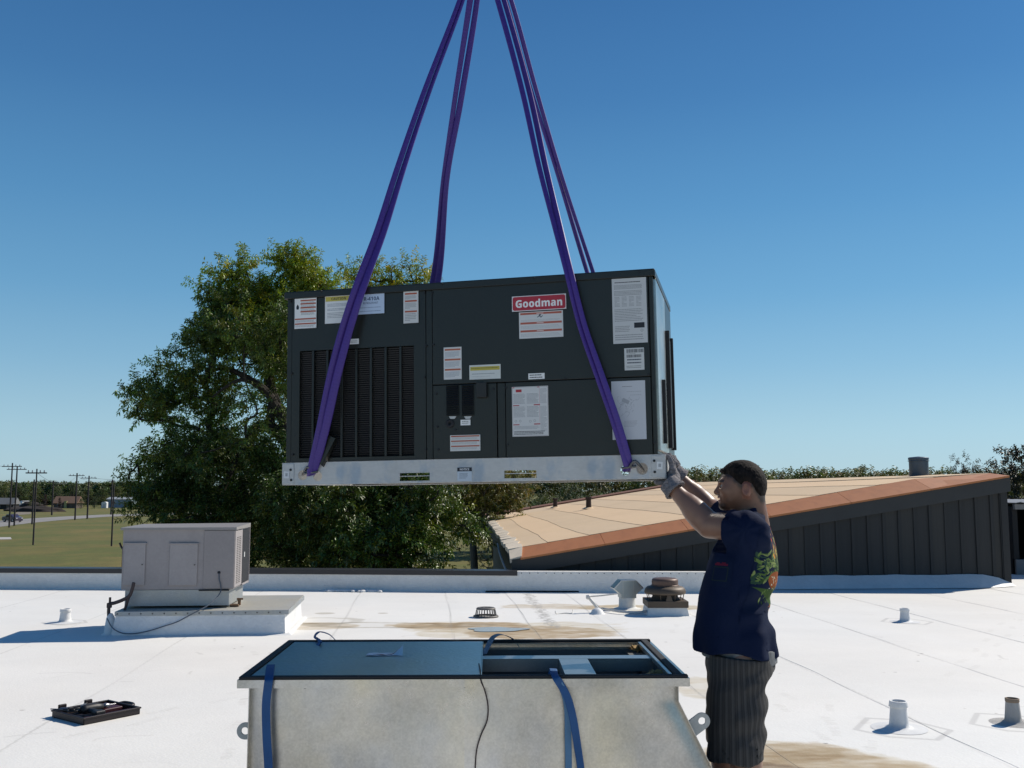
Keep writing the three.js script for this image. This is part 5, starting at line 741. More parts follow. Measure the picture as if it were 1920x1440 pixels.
  // ---- shirt: body of revolution-like slices that follow the outline, with sleeves and folds
  const keys = [[955, 1374, 1428, .085], [966, 1366, 1436, .125], [980, 1358, 1443, .185], [1000, 1349, 1449, .205], [1030, 1336, 1454, .205], [1060, 1327, 1456, .20], [1095, 1317, 1453, .195], [1128, 1310, 1444, .19], [1142, 1308, 1440, .19], [1155, 1306, 1443, .19], [1180, 1304, 1449, .195], [1205, 1303, 1453, .20], [1240, 1302, 1458, .205]].map(([y, a, b, w]) => { const A = q(a, y, D0), B = q(b, y, D0), hw = (B.x - A.x) / 2; return { y: A.y, cx: (A.x + B.x) / 2, cz: (A.z + B.z) / 2, a: Math.sqrt(Math.max(.003, hw * hw - Math.pow(w * Math.sin(yaw), 2))) / Math.cos(yaw), b: w }; }).sort((a, b) => a.y - b.y);
  const slice = (y) => { let i = 0; while (i < keys.length - 2 && keys[i + 1].y < y) i++; const A = keys[i], B = keys[i + 1]; let t = Math.max(0, Math.min(1, (y - A.y) / (B.y - A.y))); const P = keys[Math.max(0, i - 1)], N = keys[Math.min(keys.length - 1, i + 2)], h = (k) => { const m0 = (B[k] - P[k]) * .5, m1 = (N[k] - A[k]) * .5, t2 = t * t, t3 = t2 * t; return (2 * t3 - 3 * t2 + 1) * A[k] + (t3 - 2 * t2 + t) * m0 * .9 + (-2 * t3 + 3 * t2) * B[k] + (t3 - t2) * m1 * .9; }; return [h('cx'), h('cz'), h('a'), h('b')]; };
  const yTop = keys[keys.length - 1].y;
  const trunkF = (x, y, z, s = 0) => { const [cx, cz, a, b] = slice(y), u = par(x - cx, z - cz) / (a - s), w = prp(x - cx, z - cz) / (b - s), k = Math.pow(Math.pow(Math.abs(u), 2.3) + Math.pow(Math.abs(w), 2.3), 1 / 2.3); let d = (k - 1) * Math.min(a - s, b - s); return Math.max(d, y - yTop - .01); };
  const slL = shL.clone().lerp(elL, .34), slR = shR.clone().lerp(elR, .52), dL = elL.clone().sub(shL).normalize(), dR = elR.clone().sub(shR).normalize();
  const sA = cap(shL.clone().add(V(.010, -.004, 0)), slL.clone().addScaledVector(dL, .05), .084, .078), sB = cap(shR.clone().add(V(.010, 0, 0)), slR.clone().addScaledVector(dR, .05), .08, .074), sAi = cap(shL, elL, .068, .064), sBi = cap(shR, elR, .064, .060);
  const collar = neck, hemY = (x, z) => { const u = par(x, z); return q(1380, 1219, D0).y + .010 * u / .15 + .012 * Math.sin(u * 22 + 1); };
  const folds = (x, y, z) => { const u = par(x, z), w = prp(x, z); let d = .0075 * vn(u * 7 + y * 5, y * 9 - w * 4, w * 8) + .004 * vn(u * 16 - y * 9, y * 15 + u * 8, w * 16); const sx = x - shL.x, sy = y - shL.y, sz = z - shL.z, r = Math.hypot(sx, sy, sz), an = Math.atan2(sy, par(sx, sz)); if (r < .34) d += .0038 * Math.sin(an * 8 + r * 17 + 3 * vn(sx * 9, sy * 9, sz * 9)) * Math.max(0, 1 - Math.abs(r - .16) / .17); const yy = y - q(1440, 1140, D0).y; if (u < 0) d += .007 * Math.sin(yy * 62 + u * 16) * Math.exp(-yy * yy * 90); d += .010 * Math.max(0, Math.min(1, (hemY(x, z) + .20 - y) / .2)) * Math.sin(Math.atan2(w, u) * 7 + y * 3); return d; };
  const shirtF = (x, y, z) => {
    let d = trunkF(x, y, z); const a = sA(x, y, z), b = sB(x, y, z); d = smin(d, a, .045); d = smin(d, b, .045); d += folds(x, y, z);
    const cA = (x - slL.x) * dL.x + (y - slL.y) * dL.y + (z - slL.z) * dL.z, cB = (x - slR.x) * dR.x + (y - slR.y) * dR.y + (z - slR.z) * dR.z;
    const nA2 = Math.hypot(x - slL.x, y - slL.y, z - slL.z), nB2 = Math.hypot(x - slR.x, y - slR.y, z - slR.z);
    const rA = Math.sqrt(Math.max(0, nA2 * nA2 - cA * cA)), rB = Math.sqrt(Math.max(0, nB2 * nB2 - cB * cB)); if (rA < .11 && nA2 < .2) d = Math.max(d, cA); if (rB < .10 && nB2 < .2) d = Math.max(d, cB);
    if (nA2 < .11) d = Math.max(d, -Math.max(sAi(x, y, z), -(cA + .03))); if (nB2 < .085) d = Math.max(d, -Math.max(sBi(x, y, z), -(cB + .03)));
    const hy = hemY(x, z); d = Math.max(d, hy - y); if (y < hy + .12) d = Math.max(d, -Math.max(trunkF(x, y, z, .013) + folds(x, y, z), y - hy - .08));
    return Math.max(d, -(collar(x, y, z) - .006));
  };
  const [sl, sh] = box3([q(1302, 1235, D0), q(1458, 1235, D0), shL, shR, slL, slR, q(1400, 950, D0)], .12); sl[2] = Math.min(sl[2], -.34); sh[2] = Math.max(sh[2], .34);
  const gShirt = surface(shirtF, sl, sh, .0085, null, (x, y, z) => [par(x, z) * 3, y * 3]);
  const cloth = phys(.0050, .0110, .036, { roughness: .85, specularIntensity: .22, sheen: .14, sheenRoughness: .5, bumpMap: rep(T.bump, 2), bumpScale: .0015 }); cloth.sheenColor.setRGB(.10, .18, .42);
  const shirt = mesh('shirt', gShirt, cloth, man); shirt.userData.label = 'navy t-shirt with a colourful print on the back';
  // print on the back and the small mark on the chest, cut from the cloth's own surface
  const patch = (name, test, uvf, tex) => { const p = gShirt.attributes.position, n = gShirt.attributes.normal, ix = gShirt.index, P = [], N = [], Q = []; for (let t = 0; t < ix.count; t += 3) { const v = [0, 1, 2].map((k) => ix.getX(t + k)); if (!v.every((i) => test(p.getX(i), p.getY(i), p.getZ(i), n.getX(i), n.getY(i), n.getZ(i)))) continue; for (const i of v) { P.push(p.getX(i) + n.getX(i) * .0018, p.getY(i) + n.getY(i) * .0018, p.getZ(i) + n.getZ(i) * .0018); N.push(n.getX(i), n.getY(i), n.getZ(i)); Q.push(...uvf(p.getX(i), p.getY(i), p.getZ(i))); } } const g = new THREE.BufferGeometry(); g.setAttribute('position', new THREE.Float32BufferAttribute(P, 3)); g.setAttribute('normal', new THREE.Float32BufferAttribute(N, 3)); g.setAttribute('uv', new THREE.Float32BufferAttribute(Q, 2)); return mesh(name, g, phys(1, 1, 1, { roughness: .85, specularIntensity: .22, map: tex }), shirt); };
  const py0 = q(1450, 1142, D0).y, py1 = q(1450, 985, D0).y;
  // the print follows the cloth round the back: angle across, height up
  const bang = (x, y, z) => { const [cx, cz] = slice(y); return Math.atan2(prp(x - cx, z - cz), -par(x - cx, z - cz)); };
  patch('shirt_print', (x, y, z) => { const b = bang(x, y, z); return y > py0 && y < py1 && b > -1.35 && b < 1.35; }, (x, y, z) => [(bang(x, y, z) + 1.35) / 2.7, (y - py0) / (py1 - py0)], canvasTex(320, 420, (x, w, h) => {
    x.fillStyle = '#101c35'; x.fillRect(0, 0, w, h); const r = rngOf(66);
    const leaf = (cx, cy, l, a, c) => { x.save(); x.translate(cx, cy); x.rotate(a); x.fillStyle = c; x.beginPath(); x.moveTo(-l, 0); x.quadraticCurveTo(0, -l * .55, l, 0); x.quadraticCurveTo(0, l * .55, -l, 0); x.fill(); x.restore(); };
    const greens = ['#4c6234', '#5f7540', '#2f4527', '#7f8c54', '#2c4438'], warm = ['#c0632c', '#b04a26', '#cf8a3a', '#8e2f22'];
    for (let i = 0; i < 260; i++) leaf(w * (.3 + .68 * r()), h * (.30 + .34 * r()), 8 + 14 * r(), r() * 6.3, greens[(r() * 5) | 0]);
    for (let i = 0; i < 70; i++) leaf(w * (.42 + .4 * r()), h * (.02 + .34 * r()), 6 + 13 * r(), 1.2 + r(), i % 3 ? ['#8a6a3c', '#74502e', '#a3a05c'][i % 3] : warm[(r() * 4) | 0]);
    x.fillStyle = '#8f4f2c'; x.beginPath(); x.ellipse(w * .64, h * .64, w * .20, h * .10, -.5, 0, 7); x.fill(); x.fillStyle = '#80452a'; x.beginPath(); x.ellipse(w * .3, h * .7, w * .16, h * .1, .5, 0, 7); x.fill();
    x.fillStyle = '#3a5229'; x.beginPath(); x.moveTo(w * .98, h * .68); x.lineTo(w * .5, h * .98); x.lineTo(w * .08, h * .72); x.quadraticCurveTo(w * .5, h * .8, w * .98, h * .68); x.fill();
    for (let i = 0; i < 50; i++) leaf(w * (.35 + .5 * r()), h * (.72 + .17 * r()), 6 + 9 * r(), 1 + r(), greens[(r() * 5) | 0]);
    for (let i = 0; i < 22; i++) leaf(w * (.4 + .4 * r()), h * (.58 + .16 * r()), 7, r() * 6, '#c9c9b0'); for (let i = 0; i < 10; i++) leaf(w * (.42 + .2 * r()), h * (.93 + .06 * r()), 8, r() * 6, warm[(r() * 4) | 0]);
  }));
  const c0 = q(1342, 1053, D0).y; patch('chest_mark', (x, y, z) => { const b = bang(x, y, z); return b > 1.7 && b < 2.35 && y < c0 + .03 && y > c0 - .09; }, (x, y, z) => [(2.35 - bang(x, y, z)) / .65, (y - c0 + .09) / .12], canvasTex(96, 96, (x) => { x.fillStyle = '#101c35'; x.fillRect(0, 0, 96, 96); x.fillStyle = '#5e1c30'; x.fillRect(24, 22, 52, 7); x.fillRect(30, 19, 14, 4); x.fillRect(52, 18, 16, 4); x.strokeStyle = '#22302c'; x.lineWidth = 3; x.strokeRect(22, 34, 56, 44); }));

  // ---- pale waistband showing under the hem
  const wb = (py) => { const y = q(1390, py, D0).y; return y; };
  const bandF = (x, y, z) => { const cx = q(1386, 1225, D0).x, cz = 0, u = par(x - cx, z - cz), w = prp(x - cx, z - cz), k = Math.hypot(u / .151, w / .176), tilt = u * .09; const yy = y - tilt + .004 * vn(u * 30, y * 20, w * 30); return Math.max(Math.abs((k - 1) * .15) - .006, yy - wb(1208), wb(1234) - yy); };
  mesh('waistband', surface(bandF, [-.22, wb(1245), -.22], [.22, wb(1195), .22], .007, (x, y, z) => ic([.20, .21, .22], .8 + .4 * vn(x * 120, y * 40, z * 120))), std(1, 1, 1, { roughness: .9, vertexColors: true }), man);
  // ---- shorts
  const tubeF = (P, Q, a0, b0, a1, b1) => (x, y, z) => { const t = Math.max(-.1, Math.min(1.05, (P.y - y) / (P.y - Q.y))), cx = P.x + (Q.x - P.x) * t, cz = P.z + (Q.z - P.z) * t, a = a0 + (a1 - a0) * t, b = b0 + (b1 - b0) * t, u = par(x - cx, z - cz) / a, w = prp(x - cx, z - cz) / b; return (Math.hypot(u, w) - 1) * Math.min(a, b); };
  const tL = q(1384, 1230, 4.21), hL = q(1380, 1424, 4.17), tR = q(1382, 1230, 4.39), hR = q(1366, 1424, 4.43);
  const legL = tubeF(tL, hL, .124, .115, .112, .108), legR = tubeF(tR, hR, .124, .115, .108, .106), legLi = tubeF(tL, hL, .110, .101, .100, .096), legRi = tubeF(tR, hR, .110, .101, .096, .094);
  const hip = ell(q(1388, 1240, D0), .146, .09, .168), hemL = hL.y, topS = wb(1222);
  const sf = (x, y, z) => { const u = par(x, z), w = prp(x, z); let d = .0075 * vn(u * 10 + y * 3, y * 8, w * 10) + .0045 * vn(u * 20, y * 18 + u * 8, w * 20); const yk = y - q(1390, 1345, D0).y; d += .007 * Math.sin(yk * 52 + u * 14 + w * 9 + 3 * vn(u * 6, y * 6, w * 6)) * Math.exp(-yk * yk * 60) * (u < .02 ? 1 : .25); const y2 = y - q(1390, 1262, D0).y; d += .006 * Math.sin(y2 * 66 + u * 20) * Math.exp(-y2 * y2 * 260) * (u < -.02 ? 1 : .2); return d; };
  const shortsF = (x, y, z) => { let l = smin(legL(x, y, z), legR(x, y, z), .02); l = smin(l, hip(x, y, z), .04); const f = sf(x, y, z); let d = l + f; const pk = Math.abs(prp(x - tL.x, z - tL.z) - .11); d = Math.max(d, y - topS - par(x, z) * .09, hemL + .006 * Math.sin(x * 40) - y); if (y < hemL + .10) d = Math.max(d, -Math.max(Math.min(legLi(x, y, z), legRi(x, y, z)) + f, y - hemL - .07)); return d; };
  const stripe = texOf(256, 64, (u, v) => { const s = Math.pow(.5 + .5 * Math.sin(u * Math.PI * 2 * 8), 3), s2 = Math.pow(.5 + .5 * Math.sin(u * Math.PI * 2 * 24 + 1), 4), k = .68 + .75 * s + .38 * s2 + .25 * (nFine(u, v) - .5); return [.036 * k, .0345 * k, .0335 * k]; });
  const [gl, gg] = box3([tL, hL, tR, hR, q(1388, 1215, D0)], .19); gl[1] = hemL - .03; gg[1] = topS + .02;
  mesh('shorts', surface(shortsF, gl, gg, .0085, null, (x, y, z) => { const ax = prp(x, z) > 0 ? [tL.x + (hL.x - tL.x) * .5, tL.z] : [tR.x, tR.z]; return [Math.atan2(par(x - ax[0], z - ax[1]), Math.abs(prp(x - ax[0], z - ax[1])) + .05) * .12 * 7.5, y * 2]; }), std(1, 1, 1, { roughness: .9, map: stripe, bumpMap: rep(T.bump, 3), bumpScale: .001 }), man).userData.label = 'dark shorts with faint vertical stripes';

  // ---- gloves gripping the end of the rail
  const gl1 = UWd(V(UW / 2 + .034, -RH, -.012)).sub(man.position), gl2 = UWd(V(UW / 2 + .034, 0, -.012)).sub(man.position);      // lower and upper corner of the rail end
  const backDir = UWd(V(0, 0, -1)).sub(UWd(V(0, 0, 0))), outDir = UWd(V(1, 0, 0)).sub(UWd(V(0, 0, 0)));
  const glove = (wr, base, fold, elb) => {
    const P = (o, y, b) => gl1.clone().addScaledVector(outDir, o).add(V(0, y, 0)).addScaledVector(backDir, base + b), list = [], kn = [];
    const palm = P(.026, .006, .045);
    for (let i = 0; i < 4; i++) { const b = .010 + i * .024, len = [.9, 1.03, 1.08, .96][i], k = P(.024, .040, b), m = P(.019 + .005 * (i % 2), .040 + .036 * len, b), tp = P(.008, .056 + .045 * len, b), t = P(-.018, .054 + .046 * len, b); list.push([cap(palm.clone().lerp(wr, .25), k, .021, .015), .010], [cap(k, m, .0125, .0115), .004], [cap(m, tp, .0115, .0105), .004], [cap(tp, t, .0105, .0095), .004]); }
    // thumb leaves the side of the palm and lies under the rail
    const t0 = palm.clone().add(V(0, -.024, 0)), t1 = P(-.004, -.022, .02), t2 = P(-.048, -.014, .012); list.push([cap(wr.clone().lerp(palm, .45), t0, .026, .022), .014], [cap(t0, t1, .019, .0155), .010], [cap(t1, t2, .0145, .012), .006]);
    const ax = elb.clone().sub(wr).normalize(), c0 = wr.clone().addScaledVector(ax, -.02), c1 = wr.clone().addScaledVector(ax, .028);
    list.push([cap(palm, wr, .028, .031), .02]);
    const cuff = (x, y, z) => { const X = x - c0.x, Y = y - c0.y, Z = z - c0.z, t = X * ax.x + Y * ax.y + Z * ax.z, r = Math.sqrt(Math.max(0, X * X + Y * Y + Z * Z - t * t)), rr = .039 + .006 * Math.max(0, t / .05); return Math.max(Math.abs(r - rr) - .004 - (t > .036 ? .004 : 0), Math.abs(t - .022) - .027); };
    const f = (x, y, z) => { let d = 9; for (const [g, k] of list) { const e = g(x, y, z); d = e - d > k ? d : d - e > k ? e : smin(d, e, k); } const t = (x - c1.x) * ax.x + (y - c1.y) * ax.y + (z - c1.z) * ax.z; d = Math.max(d, t + .01); d = smin(d, cuff(x, y, z), .008); return d + .0012 * Math.sin(y * 900) * .6 + .0016 * vn(x * 130, y * 130, z * 130); };
    const pts = [wr, palm, c1, P(.03, .12, 0), P(-.05, -.02, 0), P(.03, .1, .1)]; const [a, b] = box3(pts, .06);
    return surface(f, a, b, .0042, (x, y, z) => ic([.20, .185, .19], .85 + .3 * vn(x * 170, y * 170, z * 170) + .12 * Math.sin(y * 1100)), (x, y, z) => [x * 20, y * 20]);
  };
  const gm = std(1, 1, 1, { roughness: .95, vertexColors: true, bumpMap: rep(T.bump, 1), bumpScale: .001 });
  mesh('glove', glove(wrL, -.005, 0, elL), gm, man).userData.label = 'grey knitted work glove on the near hand';
  mesh('glove', glove(wrR, .30, 0, elR), gm, man).userData.label = 'grey knitted work glove on the far hand';
  // ---- work boots
  for (const a of [anL, anR]) { const toe = a.clone().addScaledVector(FW, .17).setY(.045), heel = a.clone().addScaledVector(FW, -.05).setY(.05), f1 = cap(heel, toe, .046, .042), f2 = cap(a.clone().setY(.15), a.clone().setY(.07), .052, .05); const s = surface((x, y, z) => Math.max(smin(f1(x, y, z), f2(x, y, z), .03), .004 - y, y - .16), [a.x - .28, -.01, a.z - .16], [a.x + .16, .18, a.z + .16], .009); const b = mesh('boot', s, std(.05, .028, .016, { roughness: .7 }), man); const so = surface((x, y, z) => Math.max(f1(x, .045, z) - .004, Math.abs(y - .014) - .0125), [a.x - .28, -.01, a.z - .16], [a.x + .16, .05, a.z + .16], .008); mesh('sole', so, M.rubber, b); }
}
// ---------------------------------------------------------------- trees
const leafMat = (r, g, b, o = {}) => { const m = phys(r, g, b, { roughness: .42, side: THREE.DoubleSide, vertexColors: true, transmission: .48, thickness: 0, ...o }); return m; };
// leaves: narrow folded blades set along twigs that fill the given clumps
function foliage(clumps, opt) {
  const { seed, len = .095, wid = .032, per = 26, twig = .42, hue = 0 } = opt, r = rngOf(seed), pos = [], nor = [], col = [], idx = [], tw = [];
  const leaf = (p, d, n, l, w, c) => {
    const s = V(0, 0, 0).crossVectors(d, n).normalize(), nn = V(0, 0, 0).crossVectors(s, d).normalize(), o = pos.length / 3, fold = w * .30;
    const a = p, t = p.clone().addScaledVector(d, l).addScaledVector(nn, -l * .12), m = p.clone().addScaledVector(d, l * .45), L = m.clone().addScaledVector(s, w / 2).addScaledVector(nn, fold), R = m.clone().addScaledVector(s, -w / 2).addScaledVector(nn, fold);
    for (const v of [a, L, t, R]) { pos.push(v.x, v.y, v.z); col.push(c[0], c[1], c[2]); }
    idx.push(o, o + 1, o + 2, o, o + 2, o + 3);
  };
  for (const [c, rad, dens = 1, tint = [1, 1, 1], squash = .85] of clumps) {
    const n = Math.max(2, Math.round(dens * (opt.k ?? 9) * Math.pow(rad / .28, 1.6)));
    for (let i = 0; i < n; i++) {
      let d; do d = V(r() * 2 - 1, r() * 2 - 1, r() * 2 - 1); while (d.lengthSq() > 1 || d.lengthSq() < .04);
      const k = Math.pow(d.length(), .55); d.normalize();
      const st = c.clone().add(V(d.x * rad * k, d.y * rad * k * squash, d.z * rad * k)), dir = d.clone().multiplyScalar(.75).add(V((r() - .5) * 1.1, .35 + (r() - .6) * .9, (r() - .5) * 1.1)).normalize(), tl = twig * (.55 + .75 * r());
      const e = st.clone().addScaledVector(dir, tl), sd = V(r() - .5, r() - .5, r() - .5).normalize(); tw.push([st.clone().addScaledVector(dir, -tl * .3), e]);
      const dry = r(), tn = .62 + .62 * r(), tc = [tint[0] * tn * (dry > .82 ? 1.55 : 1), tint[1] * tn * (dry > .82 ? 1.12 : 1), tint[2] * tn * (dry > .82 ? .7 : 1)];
      for (let q = 0; q < per; q++) {
        const t = Math.pow((q + r()) / per, .8), p = st.clone().lerp(e, t).add(V((r() - .5) * .05, (r() - .5) * .05, (r() - .5) * .05)), a = q * 2.4 + r(), u = V(0, 0, 0).crossVectors(dir, sd).normalize(), v = V(0, 0, 0).crossVectors(dir, u);
        const ld = dir.clone().multiplyScalar(.55).addScaledVector(u, Math.cos(a)).addScaledVector(v, Math.sin(a)).add(V(0, -.25 - .3 * r(), 0)).normalize(), up = V((r() - .5) * .9, 1, (r() - .5) * .9), f = .8 + .4 * r();
        leaf(p, ld, up, len * (.7 + .55 * r()), wid * (.75 + .5 * r()), [tc[0] * f, tc[1] * f, tc[2] * f]);
      }
    }
  }
  const g = new THREE.BufferGeometry(); g.setAttribute('position', new THREE.Float32BufferAttribute(pos, 3)); g.setAttribute('color', new THREE.Float32BufferAttribute(col, 3)); g.setIndex(idx); g.computeVertexNormals();
  if (globalThis.DBG) console.log('leaves', opt.seed, idx.length / 6);
  return { g, tw };
}
const barkM = std(.050, .042, .035, { roughness: .95, map: rep(T.speck, 3), bumpMap: rep(T.bump, 4), bumpScale: .02 });
function limb(pts, r0, r1, rad = 7) { const c = new THREE.CatmullRomCurve3(pts), n = 14, pos = [], idx = [], uv = []; for (let i = 0; i <= n; i++) { const t = i / n, p = c.getPoint(t), T0 = c.getTangent(t), a = V(0, 0, 0).crossVectors(T0, V(.3, .1, 1)).normalize(), b = V(0, 0, 0).crossVectors(T0, a), r = r0 + (r1 - r0) * t; for (let k = 0; k <= rad; k++) { const h = k / rad * 6.2832; pos.push(p.x + (a.x * Math.cos(h) + b.x * Math.sin(h)) * r, p.y + (a.y * Math.cos(h) + b.y * Math.sin(h)) * r, p.z + (a.z * Math.cos(h) + b.z * Math.sin(h)) * r); uv.push(k / rad, t * 3); if (i < n && k < rad) { const q = i * (rad + 1) + k; idx.push(q, q + rad + 1, q + 1, q + 1, q + rad + 1, q + rad + 2); } } } let g = new THREE.BufferGeometry(); g.setAttribute('position', new THREE.Float32BufferAttribute(pos, 3)); g.setAttribute('uv', new THREE.Float32BufferAttribute(uv, 2)); g.setIndex(idx); g = g.toNonIndexed(); g.computeVertexNormals(); return g; }
function twigs(list, r) { const gs = list.map(([a, b]) => { const d = b.clone().sub(a), l = d.length(), g = new THREE.CylinderGeometry(r * .5, r, l, 3, 1, true); g.translate(0, l / 2, 0); g.applyQuaternion(new THREE.Quaternion().setFromUnitVectors(V(0, 1, 0), d.normalize())); g.translate(a.x, a.y, a.z); return g.toNonIndexed(); }); return merge(gs); }
function bigTree(name, label, base, fork, blobs, dep, mat, opt) {
  const t = thing(name, label, 'tree', [base.x, GY, base.z]), o = t.position, r = rngOf(opt.seed + 5), clumps = [], limbs = [];
  for (const [px, py, rp, dens = 1, dd = null, tint = [1, 1, 1]] of blobs) {
    const spread = dd ?? (r() + r() - 1) * opt.spread, d = dep + spread, c = at(px, py, d).sub(o), rad = rp / F * d;
    // each clump breaks into smaller sprays with gaps between them
    const n = Math.max(4, Math.round(rad * 8.5 * (opt.fill ?? 1)));
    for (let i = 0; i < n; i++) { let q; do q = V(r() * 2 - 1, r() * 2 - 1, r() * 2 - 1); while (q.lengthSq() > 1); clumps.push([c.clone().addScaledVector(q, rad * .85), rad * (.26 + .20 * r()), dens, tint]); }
    limbs.push(c);
  }
  const fk = fork.clone().sub(o), lg = [limb([V(0, -.1, 0), fk.clone().multiplyScalar(.5).add(V(.15, 0, 0)), fk], opt.r, opt.r * .72, 12)];
  // every clump grows from the nearest branch point that lies closer to the fork
  const nodes = [{ p: fk.clone().add(V(0, -.15, 0)), up: -1, n: 0 }];
  for (const c of limbs.slice().sort((a, b) => a.distanceTo(fk) - b.distanceTo(fk))) { let best = 0, bd = 1e9; nodes.forEach((q, i) => { const w = q.p.distanceTo(c) + .45 * q.p.distanceTo(fk); if (w < bd) { bd = w; best = i; } }); nodes.push({ p: c, up: best, n: 0 }); }
  for (let i = 1; i < nodes.length; i++) for (let k = i; k >= 0; k = nodes[k].up) nodes[k].n++;
  for (let i = 1; i < nodes.length; i++) { const q = nodes[i], u = nodes[q.up], l = q.p.distanceTo(u.p), R = (n) => .0135 * Math.pow(n, .62) + .006; lg.push(limb([u.p, u.p.clone().lerp(q.p, .35).add(V((r() - .5) * .22 * l, (r() * .25) * l, (r() - .5) * .22 * l)), u.p.clone().lerp(q.p, .7).add(V((r() - .5) * .15 * l, r() * .12 * l, (r() - .5) * .15 * l)), q.p], q.up ? Math.min(R(q.n) * 1.1, R(u.n)) : R(q.n) * 1.15, R(q.n) * .8, 6)); }
  for (const e of opt.extra ?? []) lg.push(limb(e.pts.map((p) => p.clone().sub(o)), e.r0, e.r1, 8));
  mesh('trunk', lg, opt.bark ?? barkM, t);
  const { g, tw } = foliage(clumps, opt); mesh('crown', g, mat, t); mesh('twigs', twigs(tw.filter((_, i) => i % 2 === 0), .007), barkM, t).userData.kind = 'stuff';
  return t;
}
{
  const G = leafMat(.172, .262, .034, { roughness: .5 }), D = 25;
  const y1 = [1.95, 1.6, .7], y2 = [2.3, 1.75, .65], dk = [.62, .72, .85];  // backlight on the top clumps is painted into their tint; lower ones darker
  bigTree('shade_tree', 'tall broad green tree behind the left half of the hanging unit', at(610, 1060, D), at(585, 880, D), [
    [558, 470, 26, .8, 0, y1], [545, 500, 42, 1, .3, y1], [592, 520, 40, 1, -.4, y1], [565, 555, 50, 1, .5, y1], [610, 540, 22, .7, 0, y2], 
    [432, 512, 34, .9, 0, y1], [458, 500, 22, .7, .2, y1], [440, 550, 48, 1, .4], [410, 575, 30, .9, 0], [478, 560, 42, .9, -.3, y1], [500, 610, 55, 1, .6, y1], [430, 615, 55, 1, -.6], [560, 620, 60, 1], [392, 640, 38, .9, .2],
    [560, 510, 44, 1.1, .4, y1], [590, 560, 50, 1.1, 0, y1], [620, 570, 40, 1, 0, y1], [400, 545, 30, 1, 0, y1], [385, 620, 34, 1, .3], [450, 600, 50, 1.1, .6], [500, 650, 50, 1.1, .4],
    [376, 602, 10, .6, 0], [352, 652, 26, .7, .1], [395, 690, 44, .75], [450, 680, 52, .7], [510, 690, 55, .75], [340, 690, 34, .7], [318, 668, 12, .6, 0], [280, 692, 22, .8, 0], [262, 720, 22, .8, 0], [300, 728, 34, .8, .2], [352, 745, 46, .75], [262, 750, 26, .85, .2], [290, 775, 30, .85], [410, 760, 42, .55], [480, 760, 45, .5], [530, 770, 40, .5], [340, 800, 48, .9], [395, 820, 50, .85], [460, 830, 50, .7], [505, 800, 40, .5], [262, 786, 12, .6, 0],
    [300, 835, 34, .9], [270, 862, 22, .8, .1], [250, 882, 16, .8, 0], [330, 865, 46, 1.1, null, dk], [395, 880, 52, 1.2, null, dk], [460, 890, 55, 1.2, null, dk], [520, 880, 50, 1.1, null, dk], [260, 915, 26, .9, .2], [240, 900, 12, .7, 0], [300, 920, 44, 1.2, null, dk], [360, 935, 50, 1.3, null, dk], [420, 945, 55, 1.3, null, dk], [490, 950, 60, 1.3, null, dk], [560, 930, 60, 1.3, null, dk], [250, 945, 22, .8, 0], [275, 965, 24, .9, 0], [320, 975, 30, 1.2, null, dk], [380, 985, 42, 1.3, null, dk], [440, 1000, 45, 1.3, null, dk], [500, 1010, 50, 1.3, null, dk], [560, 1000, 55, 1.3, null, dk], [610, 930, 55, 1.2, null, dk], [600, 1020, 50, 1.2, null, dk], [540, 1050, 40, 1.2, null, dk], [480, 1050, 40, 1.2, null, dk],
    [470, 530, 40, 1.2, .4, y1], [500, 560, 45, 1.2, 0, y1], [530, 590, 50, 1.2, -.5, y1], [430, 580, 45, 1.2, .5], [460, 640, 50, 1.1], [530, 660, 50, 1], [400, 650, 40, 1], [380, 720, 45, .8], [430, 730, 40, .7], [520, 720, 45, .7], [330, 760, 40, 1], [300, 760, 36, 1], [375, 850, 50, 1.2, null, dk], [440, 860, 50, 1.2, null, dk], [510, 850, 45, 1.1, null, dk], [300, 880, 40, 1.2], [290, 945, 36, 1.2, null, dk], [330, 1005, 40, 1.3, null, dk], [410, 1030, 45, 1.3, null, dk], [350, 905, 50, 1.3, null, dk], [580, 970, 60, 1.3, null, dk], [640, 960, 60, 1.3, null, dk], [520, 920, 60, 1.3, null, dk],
    [600, 700, 70, .6], [600, 800, 70, .6], [680, 760, 70, .5], [660, 640, 60, .6],
  ], D, G, { seed: 101, spread: 2.6, r: .26, len: .105, wid: .041, per: 22, twig: .40, k: 23, extra: [{ pts: [at(560, 860, D), at(532, 790, D - .2), at(500, 735, D - .3), at(462, 708, D - .3), at(420, 690, D - .2), at(388, 700, D)], r0: .15, r1: .035 }, { pts: [at(500, 735, D - .3), at(455, 712, D - .9), at(420, 728, D - 1), at(398, 745, D - 1)], r0: .07, r1: .02 }, { pts: [at(535, 800, D - .2), at(500, 690, D), at(480, 600, D + .2), at(460, 540, D)], r0: .10, r1: .02 }] });
  bigTree('shade_tree', 'yellowish green tree crown rising behind the middle of the hanging unit', at(735, 1060, 29), at(735, 800, 29), [
    [650, 508, 20, 1, 0, y2], [668, 530, 24, 1, 0, y2], [700, 505, 20, .9, .1, y2], [706, 528, 26, 1, 0, y2], [735, 510, 20, 1, 0, y2], [738, 535, 26, 1, 0, y2], [766, 500, 17, .9, 0, y2], [790, 500, 16, .9, 0, y2], [775, 528, 28, 1, .1, y2], [800, 525, 16, .9, 0, y2], [720, 580, 60, .7], [770, 600, 60, .7], [680, 620, 60, .7], [760, 700, 80, .6], [800, 800, 80, .6], [700, 820, 80, .6],
  ], 29, G, { seed: 140, spread: 1.5, r: .2, len: .11, wid: .038, per: 22, twig: .40, k: 17 });
  const GL = leafMat(.135, .210, .030, { roughness: .44 });
